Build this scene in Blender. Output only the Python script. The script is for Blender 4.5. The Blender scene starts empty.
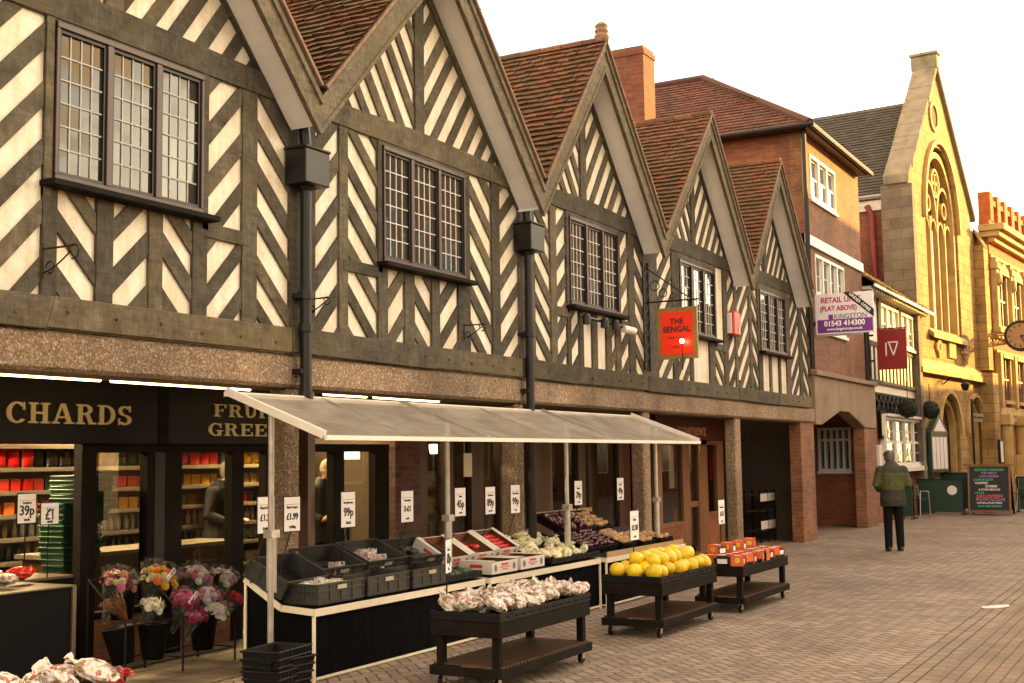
import bpy, bmesh, math, random
from math import sin, cos, tan, atan, atan2, sqrt, pi, radians, degrees
from mathutils import Vector, Matrix, Euler, noise
rnd = random.Random(7)
S = bpy.context.scene
COL = S.collection

# ------------------------------------------------------------------ camera calibration
F = 1250.; D = 6.8; H = 1.7; RO = .014
_c, _s = cos(RO), sin(RO)
_u = 688*_c - 107.5*_s; _v = -688*_s - 107.5*_c
PIT = atan(-_v/F); YAW = atan(_u/sqrt(F*F+_v*_v))
FW = Vector((cos(YAW)*cos(PIT), sin(YAW)*cos(PIT), sin(PIT)))
RT = Vector((sin(YAW), -cos(YAW), 0)); UP = RT.cross(FW)
CP = Vector((0, -D, H))
def ray(px, py):
    U = px-512; V = 341.5-py
    return FW*F + RT*(U*_c+V*_s) + UP*(-U*_s+V*_c)
def onY(px, py, y=0.):            # (x, z) where the sight line meets the plane y
    d = ray(px, py); t = (y-CP.y)/d.y; return t*d.x, H+t*d.z
def onZ(px, py, z=0.):            # (x, y)
    d = ray(px, py); t = (z-H)/d.z; return t*d.x, -D+t*d.y
def onX(px, py, x):               # (y, z)
    d = ray(px, py); t = x/d.x; return -D+t*d.y, H+t*d.z
def XX(px, py=340, y=0.): return onY(px, py, y)[0]

# ------------------------------------------------------------------ materials
MATS = {}
class NT:
    def __init__(s, name):
        s.m = bpy.data.materials.new(name); s.m.use_nodes = True
        s.t = s.m.node_tree; s.b = s.t.nodes['Principled BSDF']; s.o = s.t.nodes['Material Output']
        s.tc = None
        MATS[name] = s.m
    def n(s, ty, **k):
        nd = s.t.nodes.new(ty)
        for a, b in k.items(): setattr(nd, a, b)
        return nd
    def l(s, a, b): s.t.links.new(a, b)
    def obj(s):
        if not s.tc: s.tc = s.n('ShaderNodeTexCoord')
        return s.tc.outputs['Object']
    def math(s, op, a, b=0., c=None):
        nd = s.n('ShaderNodeMath', operation=op)
        for i, q in enumerate((a, b, c)):
            if q is None: continue
            if isinstance(q, (int, float)): nd.inputs[i].default_value = q
            else: s.l(q, nd.inputs[i])
        return nd.outputs[0]
    def mapping(s, scale=(1,1,1), rot=(0,0,0), src=None):
        m = s.n('ShaderNodeMapping'); m.inputs['Scale'].default_value = scale; m.inputs['Rotation'].default_value = rot
        s.l(src or s.obj(), m.inputs['Vector']); return m.outputs[0]
    def noise(s, scale, detail=3, rough=.55, vec=None):
        x = s.n('ShaderNodeTexNoise'); x.inputs['Scale'].default_value = scale; x.inputs['Detail'].default_value = detail
        x.inputs['Roughness'].default_value = rough; s.l(vec or s.obj(), x.inputs['Vector']); return x.outputs['Fac']
    def ramp(s, fac, stops):
        r = s.n('ShaderNodeValToRGB'); e = r.color_ramp.elements
        while len(e) < len(stops): e.new(.5)
        for i, (p, c) in enumerate(stops):
            e[i].position = p; e[i].color = (c[0], c[1], c[2], 1) if not isinstance(c, (int, float)) else (c, c, c, 1)
        s.l(fac, r.inputs[0]); return r.outputs[0]
    def mix(s, fac, a, b, mode='MIX'):
        m = s.n('ShaderNodeMix', data_type='RGBA', blend_type=mode)
        for i, q in ((0, fac), (6, a), (7, b)):
            if isinstance(q, (int, float)): m.inputs[i].default_value = q
            elif isinstance(q, tuple): m.inputs[i].default_value = (*q[:3], 1)
            else: s.l(q, m.inputs[i])
        return m.outputs[2]
    def bump(s, h, st=.3, dist=.01):
        b = s.n('ShaderNodeBump'); b.inputs['Strength'].default_value = st; b.inputs['Distance'].default_value = dist
        s.l(h, b.inputs['Height']); s.l(b.outputs[0], s.b.inputs['Normal'])
    def col(s, c):
        if isinstance(c, tuple): s.b.inputs['Base Color'].default_value = (*c[:3], 1)
        else: s.l(c, s.b.inputs['Base Color'])
    def set(s, **k):
        for a, b in k.items(): s.b.inputs[a.replace('_', ' ')].default_value = b
def noisy(name, c1, c2, scale=6, rough=.7, bump=.2, stretch=(1,1,1), fine=60, metal=0, c3=None):
    n = NT(name); v = n.mapping(stretch)
    f = n.noise(scale, 5, .6, v)
    c = n.ramp(f, [(.3, c1), (.7, c2)])
    g = n.noise(fine, 3, .6, v)
    c = n.mix(.5, c, n.ramp(g, [(.3, .62), (.7, 1.0)]), 'MULTIPLY') if fine else c
    if c3: c = n.mix(n.ramp(n.noise(scale*.35, 4, .6), [(.55, 0.), (.68, .8)]), c, c3)
    n.col(c); n.set(Roughness=rough, Metallic=metal)
    if bump: n.bump(g, bump, .006)
    return n.m
def plain(name, c, rough=.5, metal=0, bump=0, spec=.5, var=.12):
    n = NT(name)
    oi = n.n('ShaderNodeObjectInfo')
    k = n.noise(9, 4, .6)
    c_ = n.mix(1., c, n.ramp(k, [(.25, 1-var*1.6), (.75, 1.0)]), 'MULTIPLY')
    c_ = n.mix(1., c_, n.ramp(oi.outputs['Random'], [(0, 1-var), (1, 1.0)]), 'MULTIPLY')
    n.col(c_); n.set(Roughness=rough, Metallic=metal); n.b.inputs['Specular IOR Level'].default_value = spec
    if bump: n.bump(n.noise(80, 2), bump, .003)
    return n.m
def emit(name, c, st):
    n = NT(name); n.set(Roughness=.4); n.col(c)
    n.b.inputs['Emission Color'].default_value = (*c, 1); n.b.inputs['Emission Strength'].default_value = st
    return n.m
def brick(name, c1, c2, mortar, w=.215, h=.075, rough=.85, bump=.6, dirt=.5, mort=.011, wallmap=True, c3=None):
    n = NT(name)
    sp = n.n('ShaderNodeSeparateXYZ'); n.l(n.obj(), sp.inputs[0])
    cb = n.n('ShaderNodeCombineXYZ')
    n.l(n.math('ADD', sp.outputs[0], sp.outputs[1]), cb.inputs[0]); n.l(sp.outputs[2], cb.inputs[1])
    v = cb.outputs[0] if wallmap else n.obj()
    # slight wander so courses are not ruler straight
    nz = n.n('ShaderNodeTexNoise'); nz.inputs['Scale'].default_value = 2.5; n.l(v, nz.inputs['Vector'])
    ad = n.n('ShaderNodeVectorMath', operation='MULTIPLY_ADD'); n.l(nz.outputs['Color'], ad.inputs[0]); ad.inputs[1].default_value = (.02, .012, 0); n.l(v, ad.inputs[2])
    b = n.n('ShaderNodeTexBrick'); n.l(ad.outputs[0], b.inputs['Vector'])
    b.inputs['Scale'].default_value = 1; b.inputs['Brick Width'].default_value = w; b.inputs['Row Height'].default_value = h
    b.inputs['Mortar Size'].default_value = mort; b.inputs['Mortar Smooth'].default_value = .3; b.inputs['Bias'].default_value = 0
    b.inputs['Color1'].default_value = (*c1, 1); b.inputs['Color2'].default_value = (*c2, 1); b.inputs['Mortar'].default_value = (*mortar, 1)
    c = n.mix(1., b.outputs['Color'], n.ramp(n.noise(1.3, 5, .65), [(.3, 1-dirt), (.65, 1.)]), 'MULTIPLY')
    if c3: c = n.mix(n.ramp(n.noise(7, 2, .5), [(.6, 0.), (.66, .7)]), c, c3)
    c = n.mix(.6, c, n.ramp(n.noise(45, 3), [(.3, .6), (.7, 1.)]), 'MULTIPLY')
    n.col(c); n.set(Roughness=rough)
    hgt = n.math('MULTIPLY_ADD', b.outputs['Fac'], -1., n.math('MULTIPLY', n.noise(60, 3), .35))
    n.bump(hgt, bump, .008)
    return n.m

M = MATS
noisy('plaster', (.62,.52,.36), (.86,.79,.64), 2.6, .9, .5, fine=22, c3=(.55,.44,.28))
n = NT('plaster'); f = n.noise(2.6, 5, .6); g = n.noise(22, 3, .6)
c = n.ramp(f, [(.3, (.68,.61,.47)), (.7, (.90,.86,.77))]); c = n.mix(.45, c, n.ramp(g, [(.3, .68), (.7, 1.)]), 'MULTIPLY')
c = n.mix(1., c, n.ramp(n.noise(9, 4, .6, n.mapping((1, 1, .12))), [(.35, (.86,.82,.74)), (.58, (1., 1., 1.))]), 'MULTIPLY')
c = n.mix(n.ramp(n.noise(5, 5, .7), [(.60, 0.), (.72, .5)]), c, (.42,.34,.20))
n.col(c); n.set(Roughness=.9); n.bump(g, .6, .01)
def timber(name, a, b, sc=5):
    n = NT(name)
    f = n.noise(sc, 6, .65); g = n.noise(26, 4, .7, n.mapping((1, 1, .25))); k = n.noise(26, 4, .7, n.mapping((.25, 1, 1)))
    gg = n.math('MULTIPLY', g, k)
    c = n.ramp(f, [(.28, a), (.72, b)])
    c = n.mix(.8, c, n.ramp(gg, [(.12, .35), (.36, 1.)]), 'MULTIPLY')
    c = n.mix(n.ramp(n.noise(1.7, 4), [(.5, 0.), (.72, .5)]), c, (.13, .115, .055))
    at = n.n('ShaderNodeAttribute'); at.attribute_name = 'tint'; c = n.mix(1., c, n.ramp(at.outputs['Fac'], [(0, (.55,.53,.50)), (.5, (.85,.83,.80)), (1, (1.25,1.16,.98))]), 'MULTIPLY')
    n.col(c); n.set(Roughness=.85); n.b.inputs['Specular IOR Level'].default_value = .25; n.bump(gg, .9, .016)
    return n.m
timber('timber', (.068,.062,.048), (.155,.143,.112))
timber('barge_timber', (.15,.13,.09), (.27,.24,.175), 4)
timber('sill_timber', (.075,.067,.050), (.16,.142,.105), 4)
noisy('soffit_paint', (.84,.82,.80), (.92,.90,.88), 3, .7, .05, stretch=(4,1,1), fine=0)
noisy('dark_timber', (.006,.005,.004), (.014,.011,.008), 5, .7, .3); MATS['dark_timber'].node_tree.nodes['Principled BSDF'].inputs['Specular IOR Level'].default_value = .08
noisy('brown_wood', (.035,.014,.006), (.08,.032,.013), 4, .45, .3, stretch=(1,1,.2))
noisy('orange_wood', (.16,.07,.028), (.26,.12,.05), 4, .5, .3, stretch=(1,1,.2))
# exposed aggregate concrete
n = NT('aggregate'); v = n.n('ShaderNodeTexVoronoi'); v.inputs['Scale'].default_value = 75; n.l(n.obj(), v.inputs['Vector'])
c = n.ramp(n.n('ShaderNodeSeparateColor').outputs[0], [(0, 0.), (1, 1.)]) if False else None
sc_ = n.n('ShaderNodeSeparateColor'); n.l(v.outputs['Color'], sc_.inputs[0])
c = n.ramp(sc_.outputs[0], [(0, (.16,.105,.06)), (.5, (.25,.175,.11)), (.85, (.34,.25,.165)), (1, (.52,.44,.33))])
c = n.mix(1., c, n.ramp(n.noise(1.1, 5, .65, n.mapping((1, 1, .5))), [(.3, .45), (.65, 1.)]), 'MULTIPLY')
n.col(c); n.set(Roughness=.9); n.bump(v.outputs['Distance'], .5, .008)
noisy('brown_concrete', (.22,.155,.095), (.34,.25,.16), 1.5, .9, .4, fine=40, c3=(.12,.09,.05))
noisy('concrete', (.22,.19,.14), (.36,.31,.24), 1.5, .9, .4, fine=40, c3=(.14,.12,.08))
brick('brick_red', (.32,.085,.032), (.20,.052,.024), (.17,.11,.075), c3=(.12,.055,.04))
brick('brick_orange', (.46,.125,.035), (.32,.075,.026), (.24,.15,.09))
brick('brick_dark', (.15,.05,.028), (.085,.030,.019), (.11,.08,.06), c3=(.06,.035,.03))
brick('brick_brown', (.36,.14,.050), (.23,.080,.032), (.24,.16,.10), c3=(.15,.06,.03))
brick('stone', (.58,.36,.10), (.40,.24,.07), (.22,.15,.07), w=.62, h=.30, bump=.5, mort=.014, dirt=.6, c3=(.30,.20,.09))
brick('stone_dark', (.26,.21,.14), (.18,.145,.10), (.13,.11,.08), w=.62, h=.30, bump=.35, mort=.012, dirt=.5)
brick('terracotta', (.62,.13,.018), (.46,.085,.012), (.42,.20,.06), dirt=.25, mort=.009)
noisy('stone_trim', (.42,.27,.09), (.62,.43,.16), 2, .8, .4, c3=(.22,.15,.07))
noisy('stone_coping', (.20,.17,.12), (.30,.26,.18), 3, .9, .5, c3=(.12,.12,.06))
# roof tiles: colour of each tile from its own attribute
def tiles(name, ramp, moss):
    n = NT(name); at = n.n('ShaderNodeAttribute'); at.attribute_name = 'tint'
    c = n.ramp(at.outputs['Fac'], ramp)
    c = n.mix(n.ramp(n.noise(2.2, 5, .7), [(.42, 0.), (.62, .8)]), c, moss)
    c = n.mix(.7, c, n.ramp(n.noise(50, 3), [(.3, .5), (.7, 1.)]), 'MULTIPLY')
    n.col(c); n.set(Roughness=.85); n.bump(n.noise(50, 3), .5, .006); return n.m
tiles('roof_tile', [(0, (.085,.032,.014)), (.5, (.15,.055,.022)), (1, (.22,.085,.034))], (.075,.062,.018))
tiles('roof_tile_dark', [(0, (.09,.032,.024)), (.5, (.15,.05,.034)), (1, (.20,.07,.045))], (.08,.045,.03))
tiles('roof_slate', [(0, (.05,.043,.036)), (.5, (.075,.064,.052)), (1, (.10,.085,.068))], (.06,.055,.035))
tiles('roof_tile_gold', [(0, (.16,.10,.04)), (.5, (.26,.17,.07)), (1, (.34,.22,.09))], (.12,.10,.04))
noisy('mortar', (.17,.10,.065), (.30,.20,.13), 12, .9, .5)
plain('black_metal', (.012,.011,.010), .45, .3, var=.2)
plain('iron', (.03,.027,.024), .6, .5, var=.2)
noisy('aluminium', (.42,.40,.36), (.60,.57,.52), 8, .38, .05, metal=.8, fine=0)
noisy('galvanised', (.33,.31,.27), (.50,.47,.42), 10, .45, .05, metal=.6, fine=0)
plain('white_paint', (.78,.75,.68), .5, var=.08)
plain('cream_paint', (.74,.68,.53), .5, var=.08)
plain('white_card', (.80,.79,.80), .55, var=.05)
plain('lead_white', (.60,.58,.52), .6, var=.1)
plain('lead_grey', (.42,.41,.38), .6, var=.15)
plain('window_frame_red', (.045,.016,.012), .45, var=.2)
plain('ink', (.012,.012,.016), .6, var=.0)
plain('black_fabric', (0.0044,0.0044,0.0050), 0.85, spec=.18, bump=.2, var=.2)
plain('black_plastic', (0.0077,0.0077,0.0083), 0.55, spec=.18, var=.2)
plain('crate_grey', (0.0286,0.0286,0.0275), 0.55, spec=.18, var=.25)
noisy('crate_worn', (.020,.020,.018), (.045,.043,.038), 7, .5, .1); MATS['crate_worn'].node_tree.nodes['Principled BSDF'].inputs['Specular IOR Level'].default_value = .3
plain('green_plastic', (.004,.040,.018), .35, var=.15)
plain('dark_green', (.008,.045,.025), .6, var=.15)
plain('dark_green_paint', (.012,.05,.032), .4, var=.15)
plain('red_sign', (.40,.012,.008), .4, var=.06)
plain('sign_red_dark', (.26,.012,.014), .4, var=.06)
plain('old_red', (.24,.02,.012), .6, var=.3)
plain('red_box', (.52,.025,.015), .4, var=.1)
plain('gold_paint', (.35,.21,.06), .4, .2, var=.15)
plain('letter_cream', (.66,.55,.33), .5, var=.08)
plain('shelf_metal0', (.16,.13,.09), .5, .4)
plain('skirt_black', (.0025,.0025,.0028), .9, spec=.05, var=.2)
plain('sign_white', (.78,.76,.80), .5, var=.04)
plain('sign_purple', (.17,.03,.26), .5, var=.04)
plain('text_red', (.40,.03,.04), .5, var=0)
plain('text_white', (.85,.84,.82), .5, var=0)
plain('fascia_black', (0.0055,0.0050,0.0055), 0.55, spec=.18, var=.2)
plain('fascia_red', (.10,.014,.010), .4, var=.2)
plain('fascia_letter', (.62,.28,.20), .5, var=.05)
plain('melon', (.88,.62,.012), .42, bump=.25, var=.22)
plain('tomato', (.62,.02,.010), .25, var=.25)
plain('apple_pale', (.62,.52,.28), .4, var=.3)
plain('aubergine', (.10,.012,.03), .25, var=.35)
plain('potato', (.62,.37,.17), .7, var=.35)
plain('leaf_green', (.045,.10,.02), .6, var=.4)
plain('dark_leaf', (.02,.045,.012), .6, var=.4)
plain('topiary_leaf', (.018,.035,.014), .7, var=.4)
plain('carton_white', (.66,.63,.58), .7, var=.1)
plain('carton_brown', (.27,.11,.05), .8, var=.2)
plain('carton_print_red', (.55,.03,.02), .6, var=0)
plain('carton_print_grey', (.16,.15,.13), .6, var=.1)
plain('wood_pale', (.45,.29,.14), .7, var=.2)
plain('pack_orange', (.72,.13,.02), .5, var=.15)
plain('pack_black', (.03,.028,.03), .35, var=.3)
plain('pack_pink', (.62,.25,.16), .3, var=.3)
plain('skin', (.42,.22,.14), .55, var=.1)
plain('hair_grey', (.16,.13,.11), .8, var=.2)
plain('cap_red', (.10,.03,.02), .8, var=.2)
plain('trouser_black', (0.0050,0.0050,0.0055), 0.85, spec=.18, var=.2)
plain('shoe_black', (.010,.009,.008), .4, var=.1)
plain('cloth_dark', (.002,.003,.005), .8, var=.2)
plain('cloth_blue', (.004,.015,.035), .8, var=.2)
plain('slab_paving', (.30,.24,.17), .85, bump=.3, var=.2)
plain('chalk_green', (.06,.42,.20), .8, var=0)
plain('chalk_white', (.6,.6,.58), .8, var=0)
plain('chalk_purple', (.32,.16,.48), .8, var=0)
plain('chalk_red', (.60,.10,.08), .8, var=0)
plain('chalkboard', (.014,.020,.018), .7, var=.3)
plain('bucket_black', (0.0055,0.0055,0.0060), 0.55, spec=.18, var=.1)
for nm, cc in dict(petal_pink=(.62,.15,.30), petal_lilac=(.48,.22,.42), petal_white=(.74,.72,.66), petal_cream=(.72,.66,.38), petal_yellow=(.85,.50,.03),
                   petal_orange=(.85,.17,.02), petal_magenta=(.32,.01,.08), petal_red=(.60,.015,.03), petal_peach=(.62,.28,.20), petal_dark=(.16,.01,.02)).items():
    plain(nm, cc, .6, var=.25)
for nm, cc in dict(good_red=(.80,.015,.008), good_yellow=(.85,.45,.01), good_orange=(.85,.17,.008), good_white=(.62,.58,.48), good_brown=(.16,.07,.03), good_green=(.05,.16,.05), good_amber=(.30,.17,.05), good_dark=(.04,.03,.025)).items():
    plain(nm, cc, .3, var=.25)
emit('tube_light', (1.,.70,.30), 2.6)
emit('ceiling_lamp', (1.,.74,.38), 70.)
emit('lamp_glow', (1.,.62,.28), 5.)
emit('lit_sign', (1.,.9,.5), 1.4)
# glass
def glass(name, tint, rough=.01, trans=.85, wave=0.):
    n = NT(name); g = n.n('ShaderNodeBsdfGlossy'); g.inputs['Roughness'].default_value = rough; g.inputs['Color'].default_value = (1,1,1,1)
    t = n.n('ShaderNodeBsdfTransparent'); t.inputs['Color'].default_value = (*tint, 1)
    lw = n.n('ShaderNodeLayerWeight'); lw.inputs['Blend'].default_value = .5; fr = n.n('ShaderNodeMath', operation='MULTIPLY_ADD'); n.l(n.math('POWER', lw.outputs['Facing'], 5.), fr.inputs[0]); fr.inputs[1].default_value = .9; fr.inputs[2].default_value = .04
    if wave:
        b = n.n('ShaderNodeBump'); b.inputs['Strength'].default_value = wave; b.inputs['Distance'].default_value = .02
        n.l(n.noise(5, 1), b.inputs['Height']); n.l(b.outputs[0], g.inputs['Normal'])
    mx = n.n('ShaderNodeMixShader'); n.l(fr.outputs[0], mx.inputs[0]); n.l(t.outputs[0], mx.inputs[1]); n.l(g.outputs[0], mx.inputs[2])
    n.l(mx.outputs[0], n.o.inputs['Surface']); return n.m
glass('shop_glass', (.62,.60,.52))
def darkglass(name, base, ior, wave=.15):
    n = NT(name); n.col(base); n.set(Roughness=.03, IOR=ior); n.b.inputs['Specular IOR Level'].default_value = .5
    n.bump(n.noise(4, 1), wave, .02); return n.m
darkglass('leaded_glass', (.035,.035,.032), 1.75, .05)
darkglass('leaded_glass_bright', (.03,.03,.028), 1.42, .04)
darkglass('sash_glass', (.05,.05,.05), 2.2)
darkglass('church_glass', (.12,.08,.03), 1.7)
def film(name, c, tr=.5):
    n = NT(name); n.col(c); n.set(Roughness=.18); n.b.inputs['Specular IOR Level'].default_value = .8
    t = n.n('ShaderNodeBsdfTransparent'); mx = n.n('ShaderNodeMixShader')
    f = n.ramp(n.noise(30, 3), [(.35, max(0., tr-.35)), (.65, min(1., tr+.3))])
    n.l(f, mx.inputs[0]); n.l(n.b.outputs[0], mx.inputs[1]); n.l(t.outputs[0], mx.inputs[2]); n.l(mx.outputs[0], n.o.inputs['Surface'])
    n.bump(n.noise(25, 3), .8, .02); return n.m
film('clear_film', (.7,.7,.66), .72)
film('bouquet_film', (.3,.3,.27), .97)
# produce bag: white polythene with coloured print patches
n = NT('bag_print'); oi = n.n('ShaderNodeObjectInfo')
nz = n.n('ShaderNodeTexNoise', noise_dimensions='4D'); nz.inputs['Scale'].default_value = 14; nz.inputs['Detail'].default_value = 2
n.l(n.obj(), nz.inputs['Vector']); n.l(n.math('MULTIPLY', oi.outputs['Random'], 40.), nz.inputs['W'])
c = n.ramp(nz.outputs['Fac'], [(.0, (.10,.06,.03)), (.40, (.20,.13,.07)), (.47, (.42,.38,.30)), (.52, (.60,.58,.54)), (.585, (.62,.60,.56)), (.60, (.42,.03,.02)), (.64, (.35,.20,.10)), (.68, (.05,.07,.22)), (.72, (.5,.48,.42)), (1., (.10,.14,.05))])
n.col(c); n.set(Roughness=.22); n.b.inputs['Specular IOR Level'].default_value = .9; n.bump(n.noise(40, 3), .9, .02)
n = NT('salad_bag')
nz = n.n('ShaderNodeTexNoise', noise_dimensions='4D'); nz.inputs['Scale'].default_value = 18; nz.inputs['Detail'].default_value = 2
oi = n.n('ShaderNodeObjectInfo'); n.l(n.obj(), nz.inputs['Vector']); n.l(n.math('MULTIPLY', oi.outputs['Random'], 40.), nz.inputs['W'])
c = n.ramp(nz.outputs['Fac'], [(.0, (.10,.16,.04)), (.4, (.30,.36,.10)), (.5, (.66,.62,.48)), (.62, (.72,.66,.40)), (.68, (.6,.10,.04)), (1., (.7,.5,.2))])
n.col(c); n.set(Roughness=.25); n.bump(n.noise(40, 3), .9, .02)
# canopy cloth
n = NT('canopy_cloth'); c = n.ramp(n.noise(3.5, 5, .65, n.mapping((1, 3, 1))), [(.3, (.66,.63,.54)), (.7, (.86,.83,.73))])
n.col(c); n.set(Roughness=.35)
tr = n.n('ShaderNodeBsdfTranslucent'); n.l(c, tr.inputs['Color']); mx = n.n('ShaderNodeMixShader'); mx.inputs[0].default_value = .55
n.l(n.b.outputs[0], mx.inputs[1]); n.l(tr.outputs[0], mx.inputs[2]); tp = n.n('ShaderNodeBsdfTransparent'); m2 = n.n('ShaderNodeMixShader'); n.l(n.ramp(n.noise(2.2, 4), [(.3, .22), (.7, .50)]), m2.inputs[0]); n.l(mx.outputs[0], m2.inputs[1]); n.l(tp.outputs[0], m2.inputs[2]); n.l(m2.outputs[0], n.o.inputs['Surface']); n.bump(n.noise(4, 3), .5, .04)
# jacket: olive body with darker yoke and skirt panels
n = NT('jacket_cloth'); sp = n.n('ShaderNodeSeparateXYZ'); n.l(n.obj(), sp.inputs[0])
c = n.ramp(n.math('MULTIPLY', sp.outputs[2], .5), [(0, (.020,.022,.012)), (.515, (.060,.070,.012)), (.655, (.026,.031,.014))])
for x in n.t.nodes:
    if x.type == 'VALTORGB': x.color_ramp.interpolation = 'CONSTANT'
n.col(n.mix(.5, c, n.ramp(n.noise(14, 4), [(.3, .5), (.7, 1.)]), 'MULTIPLY')); n.set(Roughness=.75); n.bump(n.noise(9, 3), .8, .04)
# herringbone block paving, laid at 45 degrees to the street
def herring(name, wid=.10):
    n = NT(name)
    v = n.mapping((1/wid, 1/wid, 1), (0, 0, radians(45)))
    wv = n.n('ShaderNodeTexNoise'); wv.inputs['Scale'].default_value = .35; n.l(v, wv.inputs['Vector'])
    ad = n.n('ShaderNodeVectorMath', operation='MULTIPLY_ADD'); n.l(wv.outputs['Color'], ad.inputs[0]); ad.inputs[1].default_value = (.35, .35, 0); n.l(v, ad.inputs[2])
    sp = n.n('ShaderNodeSeparateXYZ'); n.l(ad.outputs[0], sp.inputs[0])
    x, y = sp.outputs[0], sp.outputs[1]
    i, j = n.math('FLOOR', x), n.math('FLOOR', y); fx, fy = n.math('SUBTRACT', x, i), n.math('SUBTRACT', y, j)
    k = n.math('FLOORED_MODULO', n.math('SUBTRACT', i, j), 4.)
    eq = [n.math('COMPARE', k, float(q), .1) for q in range(4)]
    l_ = n.math('ADD', fx, eq[1]); r_ = n.math('ADD', n.math('SUBTRACT', 1., fx), eq[0])
    b_ = n.math('ADD', fy, eq[2]); t_ = n.math('ADD', n.math('SUBTRACT', 1., fy), eq[3])
    d = n.math('MINIMUM', n.math('MINIMUM', l_, r_), n.math('MINIMUM', b_, t_))
    bi = n.math('SUBTRACT', i, eq[1]); bj = n.math('SUBTRACT', j, eq[2])
    cb = n.n('ShaderNodeCombineXYZ'); n.l(bi, cb.inputs[0]); n.l(bj, cb.inputs[1])
    wn = n.n('ShaderNodeTexWhiteNoise', noise_dimensions='2D'); n.l(cb.outputs[0], wn.inputs['Vector'])
    c = n.ramp(wn.outputs['Value'], [(0, (.215,.168,.122)), (.5, (.29,.228,.166)), (1, (.36,.288,.208))])
    c = n.mix(1., c, n.ramp(n.noise(.45, 6, .65), [(.3, .58), (.65, 1.)]), 'MULTIPLY')
    c = n.mix(.6, c, n.ramp(n.noise(60, 3), [(.3, .6), (.7, 1.)]), 'MULTIPLY')
    c = n.mix(n.ramp(n.noise(2.3, 4, .7), [(.56, 0.), (.70, .55)]), c, (.09,.07,.048))
    gv = n.n('ShaderNodeTexVoronoi'); gv.inputs['Scale'].default_value = 2.6; n.l(n.obj(), gv.inputs['Vector']); c = n.mix(n.ramp(gv.outputs['Distance'], [(.045, .7), (.07, 0.)]), c, (.44,.40,.33)) if wid == .10 else c
    g2 = n.n('ShaderNodeTexVoronoi'); g2.inputs['Scale'].default_value = .9; n.l(n.obj(), g2.inputs['Vector']); c = n.mix(n.math('MULTIPLY', n.ramp(g2.outputs['Distance'], [(.10, .8), (.28, 0.)]), n.noise(6, 3)), c, (.08,.06,.04))
    m = n.ramp(d, [(.03, 1.), (.10, 0.)])
    c = n.mix(m, c, (.045,.032,.022)); n.col(c); n.set(Roughness=.78)
    n.bump(n.math('ADD', n.ramp(d, [(0, 0.), (.16, 1.)]), n.math('ADD', n.math('MULTIPLY', n.noise(40, 3), .2), n.math('MULTIPLY', wn.outputs['Value'], .45))), .8, .010)
    return n.m
herring('paving_herringbone')
brick('paving_channel', (.27,.21,.145), (.21,.165,.115), (.05,.036,.022), w=.22, h=.11, mort=.009, wallmap=False, dirt=.3)
brick('paving_far', (.235,.175,.12), (.185,.14,.095), (.06,.045,.03), w=.20, h=.10, mort=.006, wallmap=False, dirt=.35)
brick('arcade_slabs', (.26,.20,.135), (.20,.155,.105), (.06,.045,.03), w=.6, h=.45, mort=.01, wallmap=False, dirt=.45)
noisy('floor_lino', (.14,.07,.03), (.20,.10,.05), 3, .4, .05)
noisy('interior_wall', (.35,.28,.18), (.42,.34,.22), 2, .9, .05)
noisy('interior_dark', (.05,.035,.025), (.08,.055,.035), 2, .9, .05)

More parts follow.
